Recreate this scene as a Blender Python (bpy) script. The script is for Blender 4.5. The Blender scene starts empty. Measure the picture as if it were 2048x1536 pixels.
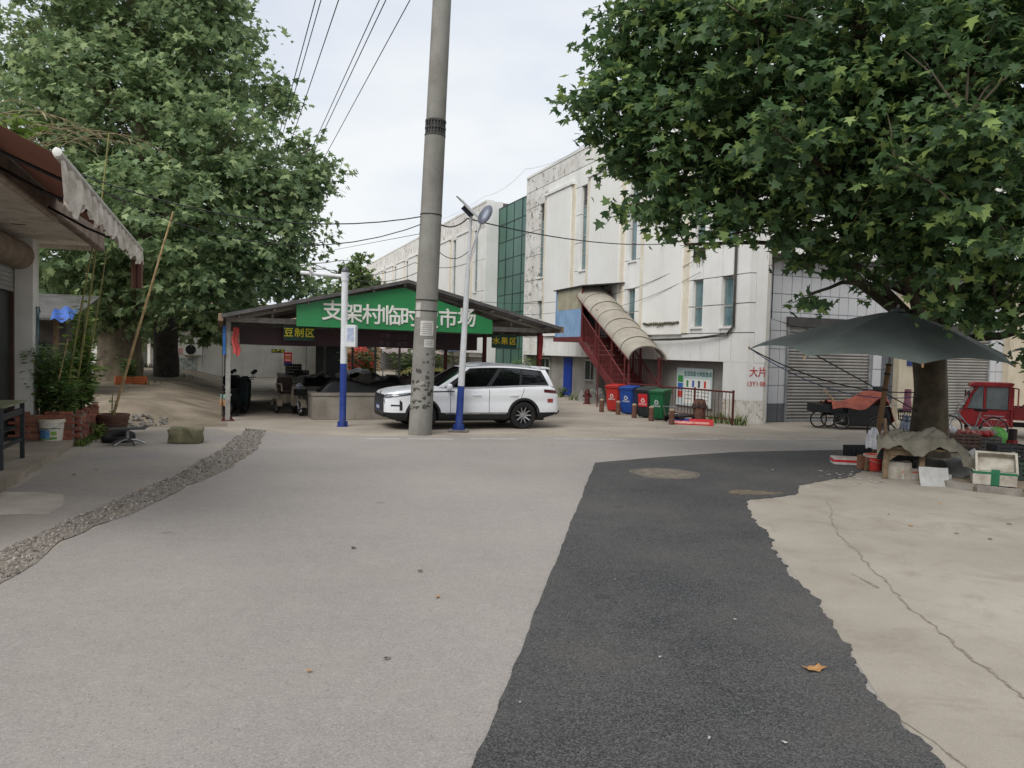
import bpy, bmesh, math, random
import numpy as np
from mathutils import Vector, Matrix, Euler

# ------------------------------------------------------------------ camera, sky, sun, exposure
scene = bpy.context.scene
FPX, CAM_H = 1530.0, 2.1
PITCH, ROLL, YAW = math.radians(2.45), math.radians(1.5), math.radians(20.8)
fwd = np.array([0, math.cos(PITCH), -math.sin(PITCH)]); _r0 = np.array([1.0, 0, 0]); _u0 = np.cross(_r0, fwd)
cam_right = math.cos(ROLL) * _r0 + math.sin(ROLL) * _u0
cam_up = -math.sin(ROLL) * _r0 + math.cos(ROLL) * _u0
cd = bpy.data.cameras.new('camera'); cam = bpy.data.objects.new('camera', cd); scene.collection.objects.link(cam)
cd.sensor_width = 36.0; cd.lens = FPX / 2048 * 36.0; cd.clip_start = 0.05; cd.clip_end = 3000
_m = Matrix.Identity(4)
for i in range(3):
    _m[i][0], _m[i][1], _m[i][2] = cam_right[i], cam_up[i], -fwd[i]
_m[2][3] = CAM_H
cam.matrix_world = _m
scene.camera = cam
SUN_EL, SUN_AZ = math.radians(50), math.radians(206)      # azimuth measured clockwise from +Y
w = bpy.data.worlds.new('World'); scene.world = w; w.use_nodes = True
nt = w.node_tree; nt.nodes.clear(); N = nt.nodes.new; L = nt.links.new
out = N('ShaderNodeOutputWorld'); bg = N('ShaderNodeBackground'); bg.inputs['Strength'].default_value = 0.1
sky = N('ShaderNodeTexSky'); sky.sky_type = 'NISHITA'; sky.sun_disc = False
sky.sun_elevation = SUN_EL; sky.sun_rotation = SUN_AZ; sky.air_density = 1.2; sky.dust_density = 2.0
tc = N('ShaderNodeTexCoord'); mp = N('ShaderNodeMapping'); mp.inputs['Scale'].default_value = (1.0, 1.0, 2.6)
n1 = N('ShaderNodeTexNoise'); n1.inputs['Scale'].default_value = 2.1; n1.inputs['Detail'].default_value = 7; n1.inputs['Roughness'].default_value = 0.52
r1 = N('ShaderNodeValToRGB'); r1.color_ramp.elements[0].position = 0.30; r1.color_ramp.elements[1].position = 0.60
r1.color_ramp.elements[0].color = (4.0, 4.35, 5.0, 1); r1.color_ramp.elements[1].color = (5.5, 5.6, 5.65, 1)
mx = N('ShaderNodeMix'); mx.data_type = 'RGBA'; mx.inputs[0].default_value = 0.91
L(tc.outputs['Generated'], mp.inputs[0]); L(mp.outputs[0], n1.inputs['Vector']); L(n1.outputs['Fac'], r1.inputs[0])
L(sky.outputs[0], mx.inputs[6]); L(r1.outputs[0], mx.inputs[7]); L(mx.outputs[2], bg.inputs['Color']); L(bg.outputs[0], out.inputs[0])
sd = bpy.data.lights.new('sun', 'SUN'); sd.energy = 1.5; sd.angle = math.radians(38); sd.color = (1.0, 0.98, 0.95)
sun = bpy.data.objects.new('sun', sd); scene.collection.objects.link(sun)
_d = Vector((math.sin(SUN_AZ) * math.cos(SUN_EL), math.cos(SUN_AZ) * math.cos(SUN_EL), math.sin(SUN_EL)))
sun.rotation_euler = _d.to_track_quat('Z', 'Y').to_euler(); sun.location = _d * 60
vs = scene.view_settings; vs.view_transform = 'Standard'; vs.look = 'None'; vs.exposure = 0.80; vs.gamma = 1.0; vs.use_curve_mapping = False
scene.cycles.max_bounces = 6; scene.cycles.diffuse_bounces = 3; scene.cycles.transparent_max_bounces = 6
scene.cycles.use_denoising = True

# ------------------------------------------------------------------ pixel -> place helpers (2048 x 1536 photograph)
AX = np.array([-math.sin(YAW), math.cos(YAW)]); BX = np.array([math.cos(YAW), math.sin(YAW)])
def W(s, t, z=0.0):                       # street grid (s across, t along) to world
    return Vector((s * BX[0] + t * AX[0], s * BX[1] + t * AX[1], z))
def ray(x, y): return fwd + (x - 1024) / FPX * cam_right - (y - 768) / FPX * cam_up
def G(x, y, z=0.0):                       # pixel on the level z
    d = ray(x, y); k = (z - CAM_H) / d[2]; return Vector((k * d[0], k * d[1], z))
def ST(p): return (p[0] * BX[0] + p[1] * BX[1], p[0] * AX[0] + p[1] * AX[1], p[2])
def GS(x, y, z=0.0): return ST(G(x, y, z))
def onS(x, y, s0):
    d = ray(x, y); k = s0 / (d[0] * BX[0] + d[1] * BX[1]); return (s0, k * (d[0] * AX[0] + d[1] * AX[1]), CAM_H + k * d[2])
def onT(x, y, t0):
    d = ray(x, y); k = t0 / (d[0] * AX[0] + d[1] * AX[1]); return (k * (d[0] * BX[0] + d[1] * BX[1]), t0, CAM_H + k * d[2])
def onD(x, y, D):
    d = ray(x, y); k = D / d[1]; return Vector((k * d[0], D, CAM_H + k * d[2]))

# ------------------------------------------------------------------ mesh helpers
COL = scene.collection
R = math.radians
rng = random.Random(7)
class MB:
    def __init__(s): s.v = []; s.f = []
    def add(s, verts, faces, M=None):
        o = len(s.v)
        for p in verts:
            p = Vector(p)
            s.v.append(tuple(M @ p) if M is not None else tuple(p))
        s.f += [tuple(i + o for i in f) for f in faces]; return s
    def box(s, x0, x1, y0, y1, z0, z1, M=None):
        return s.add([(x0,y0,z0),(x1,y0,z0),(x1,y1,z0),(x0,y1,z0),(x0,y0,z1),(x1,y0,z1),(x1,y1,z1),(x0,y1,z1)],
                     [(3,2,1,0),(4,5,6,7),(0,1,5,4),(1,2,6,5),(2,3,7,6),(3,0,4,7)], M)
    def cbox(s, c, d, rot=(0,0,0), M=None):
        T = Matrix.Translation(c) @ Euler(rot).to_matrix().to_4x4()
        if M is not None: T = M @ T
        return s.box(-d[0]/2, d[0]/2, -d[1]/2, d[1]/2, -d[2]/2, d[2]/2, T)
    def tube(s, pts, r, n=8, caps=True, M=None):
        pts = [Vector(p) for p in pts]; m = len(pts)
        rr = list(r) if hasattr(r, '__len__') else [r] * m
        vs, fs = [], []; ref = None
        for i, p in enumerate(pts):
            d = (pts[min(i+1, m-1)] - pts[max(i-1, 0)])
            d = d.normalized() if d.length > 1e-9 else Vector((0,0,1))
            if ref is None: ref = d.orthogonal().normalized()
            ref = ref - d * ref.dot(d)
            ref = ref.normalized() if ref.length > 1e-6 else d.orthogonal().normalized()
            b = d.cross(ref)
            for k in range(n):
                a = 2 * math.pi * k / n
                vs.append(p + (ref * math.cos(a) + b * math.sin(a)) * rr[i])
        for i in range(m - 1):
            for k in range(n):
                fs.append((i*n+k, i*n+(k+1) % n, (i+1)*n+(k+1) % n, (i+1)*n+k))
        if caps: fs += [tuple(range(n))[::-1], tuple((m-1)*n+k for k in range(n))]
        return s.add(vs, fs, M)
    def lathe(s, prof, n=20, M=None, sx=1, sy=1, ring=False):
        vs, fs = [], []
        for r, z in prof:
            for k in range(n):
                a = 2 * math.pi * k / n; vs.append((r * math.cos(a) * sx, r * math.sin(a) * sy, z))
        m = len(prof)
        for i in range(m - 1):
            for k in range(n):
                fs.append((i*n+k, i*n+(k+1) % n, (i+1)*n+(k+1) % n, (i+1)*n+k))
        if ring: fs += [((m-1)*n+k, (m-1)*n+(k+1) % n, (k+1) % n, k) for k in range(n)]
        else: fs += [tuple(range(n))[::-1], tuple((m-1)*n+k for k in range(n))]
        return s.add(vs, fs, M)
    def prism(s, poly, z0, z1, M=None):                  # polygon in xy
        n = len(poly)
        vs = [(x, y, z0) for x, y in poly] + [(x, y, z1) for x, y in poly]
        fs = [tuple(range(n))[::-1], tuple(range(n, 2*n))] + [(i, (i+1) % n, n+(i+1) % n, n+i) for i in range(n)]
        return s.add(vs, fs, M)
    def grid(s, fn, nu, nv, M=None, closed=False):
        vs = [fn(i / (nu-1), j / (nv-1)) for i in range(nu) for j in range(nv)]
        fs = [(i*nv+j, (i+1)*nv+j, (i+1)*nv+j+1, i*nv+j+1) for i in range(nu-1) for j in range(nv-1)]
        return s.add(vs, fs, M)
    def mesh(s, name, mat=None, smooth=None, bev=0.0, solid=0.0):
        me = bpy.data.meshes.new(name); me.from_pydata(s.v, [], s.f); me.validate()
        if bev or True:
            bm = bmesh.new(); bm.from_mesh(me)
            if solid:
                bmesh.ops.recalc_face_normals(bm, faces=bm.faces)
                bmesh.ops.solidify(bm, geom=bm.faces[:], thickness=solid)
            bmesh.ops.recalc_face_normals(bm, faces=bm.faces)
            if bev:
                es = [e for e in bm.edges if len(e.link_faces) == 2 and e.calc_face_angle(0) > 0.5]
                bmesh.ops.bevel(bm, geom=es, offset=bev, segments=2, affect='EDGES', clamp_overlap=True)
            bm.to_mesh(me); bm.free()
        if mat is not None: me.materials.append(mat)
        if smooth is not None:
            me.polygons.foreach_set('use_smooth', [True] * len(me.polygons)); me.set_sharp_from_angle(angle=R(smooth))
        return me
    def build(s, name, mat, parent=None, smooth=None, bev=0.0, loc=None, rot=None, solid=0.0):
        return link(s.mesh(name, mat, smooth, bev, solid), name, parent, loc, rot)
def link(me, name, parent=None, loc=None, rot=None):
    o = bpy.data.objects.new(name, me); COL.objects.link(o)
    if parent is not None: o.parent = parent
    if loc is not None: o.location = loc
    if rot is not None: o.rotation_euler = rot
    return o
def tag(o, label=None, cat=None, group=None, kind=None):
    if label: o['label'] = label
    if cat: o['category'] = cat
    if group: o['group'] = group
    if kind: o['kind'] = kind
    return o
def thing(name, label, cat, loc=(0,0,0), rz=0.0, group=None, rot=None):
    o = bpy.data.objects.new(name, None); COL.objects.link(o); o.empty_display_size = 0.2
    o.location = loc; o.rotation_euler = rot if rot else (0, 0, rz)
    return tag(o, label, cat, group)
def copy_tree(o, parent=None):
    c = o.copy(); COL.objects.link(c); c.parent = parent
    for ch in list(o.children): copy_tree(ch, c)
    return c
def text_mesh(body, size, mat, extrude=0.004, bold=0.0):
    cu = bpy.data.curves.new('t', 'FONT'); cu.body = body; cu.size = size; cu.extrude = extrude; cu.bevel_depth = bold; cu.bevel_resolution = 0
    cu.align_x = 'CENTER'; cu.align_y = 'CENTER'; cu.resolution_u = 2
    o = bpy.data.objects.new('t', cu); COL.objects.link(o)
    dg = bpy.context.evaluated_depsgraph_get()
    me = bpy.data.meshes.new_from_object(o.evaluated_get(dg)); bpy.data.objects.remove(o)
    me.materials.clear(); me.materials.append(mat); return me
def text(body, size, mat, parent, loc, face='front', extrude=0.004, bold=0.0, name='lettering'):
    rot = (R(90), 0, 0) if face == 'front' else ((R(90), 0, R(-90)) if face == 'side' else face)
    return link(text_mesh(body, size, mat, extrude, bold), name, parent, loc, rot)

# ------------------------------------------------------------------ materials
def lin(c):
    return tuple(((v/255)/12.92 if v/255 <= .04045 else ((v/255+.055)/1.055)**2.4) for v in c) + (1,)
_mats = {}
def MT(name, c1, c2=None, scale=4.0, rough=0.75, metal=0.0, bump=0.15, bscale=60.0, streak=None, amt=0.5, spec=0.4, fine=0.12, coat=0.0, ramp=(0.35, 0.65), coord='Object', peel=None):
    """colour c1/c2 mixed by a soft noise, fine grain on top, optional run-down stains (streak colour)"""
    if name in _mats: return _mats[name]
    m = bpy.data.materials.new(name); m.use_nodes = True; t = m.node_tree; b = t.nodes['Principled BSDF']
    nn, ll = t.nodes.new, t.links.new
    c2 = c2 or tuple(max(0, v * 0.82) for v in c1[:3])
    tcn = nn('ShaderNodeTexCoord')
    no = nn('ShaderNodeTexNoise'); no.inputs['Scale'].default_value = scale; no.inputs['Detail'].default_value = 8; no.inputs['Roughness'].default_value = .6
    ll(tcn.outputs[coord], no.inputs['Vector'])
    rp = nn('ShaderNodeMapRange'); rp.inputs[1].default_value = ramp[0]; rp.inputs[2].default_value = ramp[1]
    ll(no.outputs['Fac'], rp.inputs[0])
    mi = nn('ShaderNodeMix'); mi.data_type = 'RGBA'; mi.inputs[6].default_value = lin(c1); mi.inputs[7].default_value = lin(c2)
    ll(rp.outputs[0], mi.inputs[0]); col = mi.outputs[2]
    fn = nn('ShaderNodeTexNoise'); fn.inputs['Scale'].default_value = bscale; fn.inputs['Detail'].default_value = 4
    ll(tcn.outputs[coord], fn.inputs['Vector'])
    if fine:
        mr = nn('ShaderNodeMapRange'); mr.inputs[1].default_value = .25; mr.inputs[2].default_value = .75
        mr.inputs[3].default_value = 1 - fine; mr.inputs[4].default_value = 1 + fine
        ll(fn.outputs['Fac'], mr.inputs[0])
        mu = nn('ShaderNodeMix'); mu.data_type = 'RGBA'; mu.blend_type = 'MULTIPLY'; mu.inputs[0].default_value = 1
        ll(col, mu.inputs[6]); ll(mr.outputs[0], mu.inputs[7]); col = mu.outputs[2]
    if streak:
        mp = nn('ShaderNodeMapping'); mp.inputs['Scale'].default_value = (2.2, 2.2, .35)
        ll(tcn.outputs[coord], mp.inputs[0])
        sn = nn('ShaderNodeTexNoise'); sn.inputs['Scale'].default_value = 1.3; sn.inputs['Detail'].default_value = 9; sn.inputs['Roughness'].default_value = .68
        ll(mp.outputs[0], sn.inputs['Vector'])
        sr = nn('ShaderNodeMapRange'); sr.inputs[1].default_value = .5; sr.inputs[2].default_value = .74; sr.inputs[4].default_value = amt
        ll(sn.outputs['Fac'], sr.inputs[0])
        ms = nn('ShaderNodeMix'); ms.data_type = 'RGBA'; ms.inputs[7].default_value = lin(streak)
        ll(sr.outputs[0], ms.inputs[0]); ll(col, ms.inputs[6]); col = ms.outputs[2]
    if peel:
        pc, psc, lo, hi = peel
        pn = nn('ShaderNodeTexNoise'); pn.inputs['Scale'].default_value = psc; pn.inputs['Detail'].default_value = 12; pn.inputs['Roughness'].default_value = .78; pn.inputs['Distortion'].default_value = .6
        ll(tcn.outputs[coord], pn.inputs['Vector'])
        pr_ = nn('ShaderNodeMapRange'); pr_.inputs[1].default_value = lo; pr_.inputs[2].default_value = hi; ll(pn.outputs['Fac'], pr_.inputs[0])
        pm_ = nn('ShaderNodeMix'); pm_.data_type = 'RGBA'; pm_.inputs[7].default_value = lin(pc); ll(pr_.outputs[0], pm_.inputs[0]); ll(col, pm_.inputs[6]); col = pm_.outputs[2]
    ll(col, b.inputs['Base Color'])
    b.inputs['Roughness'].default_value = rough; b.inputs['Metallic'].default_value = metal
    b.inputs['Specular IOR Level'].default_value = spec; b.inputs['Coat Weight'].default_value = coat; b.inputs['Coat Roughness'].default_value = .05
    if bump:
        bp = nn('ShaderNodeBump'); bp.inputs['Strength'].default_value = bump; bp.inputs['Distance'].default_value = .01
        ll(fn.outputs['Fac'], bp.inputs['Height']); ll(bp.outputs[0], b.inputs['Normal'])
    _mats[name] = m; return m
def asphalt(name, base, light, dark, dust, dust_amt, grain=230.0, spread=.5):
    m = bpy.data.materials.new(name); m.use_nodes = True; t = m.node_tree; b = t.nodes['Principled BSDF']; nn, ll = t.nodes.new, t.links.new
    tcn = nn('ShaderNodeTexCoord')
    vo = nn('ShaderNodeTexVoronoi'); vo.inputs['Scale'].default_value = grain; ll(tcn.outputs['Object'], vo.inputs['Vector'])
    vr = nn('ShaderNodeValToRGB'); e = vr.color_ramp.elements
    e[0].color = lin(dark); e[0].position = .0; e[1].color = lin(light); e[1].position = 1.0
    k = e.new(.5); k.color = lin(base)
    sep = nn('ShaderNodeSeparateColor'); ll(vo.outputs['Color'], sep.inputs[0]); ll(sep.outputs[0], vr.inputs[0])
    mb = nn('ShaderNodeMix'); mb.data_type = 'RGBA'; mb.inputs[0].default_value = spread; mb.inputs[6].default_value = lin(base); ll(vr.outputs[0], mb.inputs[7])
    n1 = nn('ShaderNodeTexNoise'); n1.inputs['Scale'].default_value = .55; n1.inputs['Detail'].default_value = 9; n1.inputs['Roughness'].default_value = .62; ll(tcn.outputs['Object'], n1.inputs['Vector'])
    mr = nn('ShaderNodeMapRange'); mr.inputs[1].default_value = .38; mr.inputs[2].default_value = .72; mr.inputs[4].default_value = dust_amt; ll(n1.outputs['Fac'], mr.inputs[0])
    md = nn('ShaderNodeMix'); md.data_type = 'RGBA'; md.inputs[7].default_value = lin(dust); ll(mr.outputs[0], md.inputs[0]); ll(mb.outputs[2], md.inputs[6])
    v2 = nn('ShaderNodeTexVoronoi'); v2.inputs['Scale'].default_value = grain*.3; ll(tcn.outputs['Object'], v2.inputs['Vector'])
    s2 = nn('ShaderNodeSeparateColor'); ll(v2.outputs['Color'], s2.inputs[0])
    for ch, c_, lo in ((0, light, .90), (1, dark, .88)):
        k1 = nn('ShaderNodeMath'); k1.operation = 'GREATER_THAN'; k1.inputs[1].default_value = lo; ll(s2.outputs[ch], k1.inputs[0])
        k2 = nn('ShaderNodeMath'); k2.operation = 'LESS_THAN'; k2.inputs[1].default_value = .012*230/grain*.55; ll(v2.outputs['Distance'], k2.inputs[0])
        k2.inputs[1].default_value = .42
        k3 = nn('ShaderNodeMath'); k3.operation = 'MULTIPLY'; ll(k1.outputs[0], k3.inputs[0]); ll(k2.outputs[0], k3.inputs[1])
        k4 = nn('ShaderNodeMath'); k4.operation = 'MULTIPLY'; k4.inputs[1].default_value = .32; ll(k3.outputs[0], k4.inputs[0])
        k5 = nn('ShaderNodeMix'); k5.data_type = 'RGBA'; k5.inputs[7].default_value = lin(c_); ll(k4.outputs[0], k5.inputs[0]); ll(md.outputs[2], k5.inputs[6]); md = k5
    n2 = nn('ShaderNodeTexNoise'); n2.inputs['Scale'].default_value = 7; n2.inputs['Detail'].default_value = 6; ll(tcn.outputs['Object'], n2.inputs['Vector'])
    m2 = nn('ShaderNodeMapRange'); m2.inputs[1].default_value = .3; m2.inputs[2].default_value = .7; m2.inputs[3].default_value = .96; m2.inputs[4].default_value = 1.035; ll(n2.outputs['Fac'], m2.inputs[0])
    mm = nn('ShaderNodeMix'); mm.data_type = 'RGBA'; mm.blend_type = 'MULTIPLY'; mm.inputs[0].default_value = 1; ll(md.outputs[2], mm.inputs[6]); ll(m2.outputs[0], mm.inputs[7])
    n3 = nn('ShaderNodeTexNoise'); n3.inputs['Scale'].default_value = .16; n3.inputs['Detail'].default_value = 5; ll(tcn.outputs['Object'], n3.inputs['Vector'])
    m3 = nn('ShaderNodeMapRange'); m3.inputs[1].default_value = .3; m3.inputs[2].default_value = .7; m3.inputs[3].default_value = .86; m3.inputs[4].default_value = 1.12; ll(n3.outputs['Fac'], m3.inputs[0])
    q3 = nn('ShaderNodeMix'); q3.data_type = 'RGBA'; q3.blend_type = 'MULTIPLY'; q3.inputs[0].default_value = 1; ll(mm.outputs[2], q3.inputs[6]); ll(m3.outputs[0], q3.inputs[7])
    v4 = nn('ShaderNodeTexVoronoi'); v4.inputs['Scale'].default_value = .9; ll(tcn.outputs['Object'], v4.inputs['Vector'])
    a4 = nn('ShaderNodeMath'); a4.operation = 'MULTIPLY_ADD'; a4.inputs[1].default_value = .10; ll(n2.outputs['Fac'], a4.inputs[0]); ll(v4.outputs['Distance'], a4.inputs[2])
    m4 = nn('ShaderNodeMapRange'); m4.inputs[1].default_value = .07; m4.inputs[2].default_value = .13; m4.inputs[3].default_value = .72; m4.inputs[4].default_value = 1.0; ll(a4.outputs[0], m4.inputs[0])
    q4 = nn('ShaderNodeMix'); q4.data_type = 'RGBA'; q4.blend_type = 'MULTIPLY'; q4.inputs[0].default_value = 1; ll(q3.outputs[2], q4.inputs[6]); ll(m4.outputs[0], q4.inputs[7]); mm = q4
    ll(mm.outputs[2], b.inputs['Base Color']); b.inputs['Roughness'].default_value = .85; b.inputs['Specular IOR Level'].default_value = .3
    bp = nn('ShaderNodeBump'); bp.inputs['Strength'].default_value = .55; bp.inputs['Distance'].default_value = .006
    ll(vo.outputs['Distance'], bp.inputs['Height']); ll(bp.outputs[0], b.inputs['Normal'])
    return m
def leaf_mat(name, dark, mid, bright, trans=.35, pos=(.0, .55, 1.0)):
    m = bpy.data.materials.new(name); m.use_nodes = True; t = m.node_tree; b = t.nodes['Principled BSDF']; nn, ll = t.nodes.new, t.links.new
    g = nn('ShaderNodeNewGeometry'); rp = nn('ShaderNodeValToRGB'); e = rp.color_ramp.elements
    e[0].color = lin(dark); e[0].position = pos[0]; e[1].color = lin(bright); e[1].position = pos[2]; k = e.new(pos[1]); k.color = lin(mid)
    ll(g.outputs['Random Per Island'], rp.inputs[0]); ll(rp.outputs[0], b.inputs['Base Color'])
    b.inputs['Roughness'].default_value = .5; b.inputs['Specular IOR Level'].default_value = .35
    tr = nn('ShaderNodeBsdfTranslucent'); ll(rp.outputs[0], tr.inputs['Color']); ms = nn('ShaderNodeMixShader'); ms.inputs[0].default_value = trans
    ll(b.outputs[0], ms.inputs[1]); ll(tr.outputs[0], ms.inputs[2]); ll(ms.outputs[0], t.nodes['Material Output'].inputs['Surface']); return m
def glass(name, c, rough=.04):
    return MT(name, c, c, rough=rough, spec=.7, bump=0, fine=0)
def anchor(root, *mats):
    for m in mats:
        for nd in m.node_tree.nodes:
            if nd.type == 'TEX_COORD': nd.object = root
m_white = MT('white_paint', (226,225,220), (205,203,196), 2, .6, bump=.05)
m_steel = MT('galvanised_steel', (150,152,153), (120,122,124), 6, .5, .6)
m_dark = MT('dark_plastic', (28,28,30), (18,18,20), 8, .55, bump=.05)
m_black = MT('black_rubber', (22,22,23), (32,31,30), 10, .85)
m_rust = MT('rusty_red_paint', (98,42,40), (70,34,30), 9, .7)
m_wood = MT('weathered_wood', (112,92,70), (78,62,48), 14, .85, bump=.3)
m_foam = MT('dirty_foam', (176,170,158), (120,110,94), 4, .9, bump=.2, ramp=(.4, .75))
m_conc = MT('rough_concrete', (140,135,127), (104,98,90), 2.5, .92, bump=.5, bscale=40)
m_chrome = MT('bare_metal', (190,190,192), (150,150,152), 8, .3, .9, bump=.02)
m_red = MT('red_paint', (150,34,38), (118,26,30), 3, .45, bump=.03)

# ------------------------------------------------------------------ ground, road, patch, markings
def fract(pts, step, amp, seed, closed=True, fixed=()):
    """pixel-free outline roughener: resample edges and push points sideways with layered noise"""
    rg = random.Random(seed); res = []; n = len(pts); acc = 0
    ph = [rg.uniform(0, 6.28) for _ in range(6)]
    for i in range(n if closed else n - 1):
        a, b = Vector(pts[i][:2]), Vector(pts[(i+1) % n][:2]); d = b - a; l = d.length
        k = max(1, int(l / step)); nr = Vector((-d.y, d.x)).normalized() if l > 1e-6 else Vector((0, 0))
        for j in range(k):
            u = acc + l * j / k
            o = sum(math.sin(u * f + ph[q]) * wgt for q, (f, wgt) in enumerate([(2.1, .5), (5.3, .4), (11.7, .3), (23.1, .22), (47.0, .15)]))
            o += rg.uniform(-.35, .35)
            fade = 0 if i in fixed else 1
            res.append(a + d * (j / k) + nr * o * amp * fade)
        acc += l
    return res
def sheet(name, poly, z, mat, thick=0.0, parent=None):
    mb = MB()
    if thick: mb.prism([(p[0], p[1]) for p in poly], z - thick, z)
    else: mb.add([(p[0], p[1], z) for p in poly], [tuple(range(len(poly)))])
    me = bpy.data.meshes.new(name); me.from_pydata(mb.v, [], mb.f)
    bm = bmesh.new(); bm.from_mesh(me); bmesh.ops.triangulate(bm, faces=bm.faces[:]); bmesh.ops.recalc_face_normals(bm, faces=bm.faces[:])
    for f in bm.faces:
        if not thick and f.normal.z < 0: f.normal_flip()
    bm.to_mesh(me); bm.free(); me.materials.append(mat)
    return link(me, name, parent)
def px(poly, z=0.0): return [G(x, y, z) for x, y in poly]

m_dust = MT('dusty_concrete', (166,156,143), (138,129,117), .5, .93, bump=.4, bscale=90, fine=.16)
m_apron = MT('cast_concrete', (161,153,141), (137,129,118), .55, .9, bump=.35, bscale=110, fine=.16, ramp=(.3, .72), peel=((118,108,95), 1.3, .50, .80))
m_old = asphalt('worn_asphalt', (143,137,132), (176,170,164), (98,93,89), (160,152,144), .5, 150, .42)
m_old2 = asphalt('worn_side_asphalt', (143,137,132), (176,170,164), (98,93,89), (166,154,139), .8, 150, .45)
m_fresh = asphalt('fresh_asphalt', (56,56,57), (96,96,96), (24,24,25), (98,94,89), .5, 125, .9)
m_gravel = asphalt('broken_asphalt', (124,117,110), (160,153,144), (76,70,64), (144,132,114), .6, 60, .7)
m_line = MT('worn_road_paint', (196,193,188), (160,153,146), 9, .8, bump=.2, fine=.2)
m_dirt = MT('packed_dirt', (142,128,108), (112,99,82), 1.6, .97, bump=.6, bscale=25, fine=.2)

mb = MB(); mb.box(-500, 500, -300, 900, -.5, 0)
tag(mb.build('ground', m_dust), 'dusty beige concrete ground around the market yard', 'ground', kind='structure')
# old road
road_px = [(528,866),(700,872),(1000,874),(1300,876),(1740,884)]
left_edge = [(-260,1290),(0,1172),(130,1082),(300,1010),(440,945),(505,908)]
road = [Vector((-14, -16, 0)), Vector((24, -16, 0)), Vector((24, 15.5, 0))] + px(road_px[::-1]) + px(left_edge[::-1])
tag(sheet('road', fract(road, .25, .03, 3), .004, m_old), 'worn grey asphalt road crossing the yard', 'road', kind='structure')
# side strip between the trench and the shop kerb
side = px([(-300,1240),(0,1108),(140,1040),(330,962),(430,907),(478,872),(440,858),(330,862),(240,884),(170,905),(60,960),(-200,1090)])
tag(sheet('road_shoulder', fract(side, .25, .05, 5), .006, m_old2), 'dusty strip of old asphalt before the shop step', 'road', kind='structure')
# trench of broken asphalt
trench = px([(-300,1240),(0,1108),(140,1040),(330,962),(430,907),(478,872),(492,858),(530,862),(524,880),(505,908),(440,945),(300,1010),(130,1082),(0,1172),(-260,1290)])
tr_poly = fract(trench, .2, .05, 9)
tag(sheet('trench', tr_poly, .010, m_gravel), 'trench strip of broken asphalt and gravel across the road', 'trench', kind='structure')
def inside(p, poly):
    c = False; j = len(poly) - 1
    for i in range(len(poly)):
        if (poly[i][1] > p[1]) != (poly[j][1] > p[1]) and p[0] < (poly[j][0]-poly[i][0]) * (p[1]-poly[i][1]) / (poly[j][1]-poly[i][1]) + poly[i][0]: c = not c
        j = i
    return c
mb = MB(); rg = random.Random(4); xs = [p[0] for p in tr_poly]; ys = [p[1] for p in tr_poly]; k = 0
while k < 5600:
    p = (rg.uniform(min(xs), max(xs)), rg.uniform(3.5, max(ys)))
    if not inside(p, tr_poly): continue
    if p[1] > 9 and rg.random() < .3: continue
    k += 1; r = rg.choice([.006, .008, .010, .012, .014, .018, .026]) * rg.uniform(.7, 1.2)
    T = Matrix.Translation((p[0], p[1], .010 + r * .25)) @ Euler((rg.uniform(0, 6), rg.uniform(0, 6), rg.uniform(0, 6))).to_matrix().to_4x4()
    a, b, c = r * rg.uniform(.7, 1.3), r * rg.uniform(.6, 1.1), r * rg.uniform(.4, .8)
    mb.add([(a,0,0),(-a,0,0),(0,b,0),(0,-b,0),(0,0,c),(0,0,-c)], [(0,2,4),(2,1,4),(1,3,4),(3,0,4),(2,0,5),(1,2,5),(3,1,5),(0,3,5)], T)
m_stone = leaf_mat('gravel_bits', (98,92,86), (130,123,115), (164,156,146), 0.0)
tag(mb.build('gravel', m_stone), 'loose gravel bits lying in the road trench', 'gravel', kind='stuff')
# cast concrete apron
apron = px([(1495,1000),(1500,1040),(1540,1085),(1610,1180),(1690,1290),(1760,1400),(1850,1500),(1900,1560),(2060,1720)]) + [Vector((30,-2,0)), Vector((30,13.0,0))] + px([(2048,930),(1900,925),(1760,930),(1690,955),(1600,972),(1580,995)])
tag(sheet('apron', apron, .007, m_apron), 'pale cast concrete apron in front of the stall', 'pavement', kind='structure')
# fresh asphalt patch
patch_l = px([(880,1700),(948,1536),(1190,927)])
patch_t = px([(1190,927),(1340,914),(1480,905),(1730,900),(2100,905),(2100,925),(1745,935)])
patch_r = px([(1745,935),(1690,957),(1635,965),(1600,972),(1588,990),(1540,997),(1496,1000),(1502,1036),(1540,1082),(1562,1122),(1612,1182),(1648,1232),(1690,1292),(1730,1350),(1762,1398),(1800,1452),(1860,1500),(1885,1545),(1990,1700)])
poly = fract(patch_l, .12, .012, 1, False) + fract(patch_t, .15, .012, 2, False) + fract(patch_r, .045, .045, 6, False)
tag(sheet('asphalt_patch', poly, .018, m_fresh, .02), 'fresh dark asphalt patch laid over the old road', 'road', kind='structure')
# manhole patch
c = G(1330, 949); mb = MB(); poly = [(c.x + 0.62 * math.cos(a) * (1 + .03 * math.sin(5 * a)), c.y + .62 * math.sin(a)) for a in [i * math.pi / 24 for i in range(48)]]
o = tag(sheet('manhole_cover', poly, .024, MT('dusty_cover', (120,111,99), (86,80,73), 8, .9, bump=.6, bscale=50), .02), 'round dust covered manhole cover set in dark asphalt', 'manhole')
mb = MB()
mb.add([(c.x + r * math.cos(a), c.y + r * math.sin(a), .0255) for r in (.60, .53) for a in [i * math.pi / 24 for i in range(48)]], [(i, (i+1) % 48, 48 + (i+1) % 48, 48 + i) for i in range(48)])
mb.build('rim', MT('cover_rim', (92,86,78), (70,66,60), 12), o)
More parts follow.
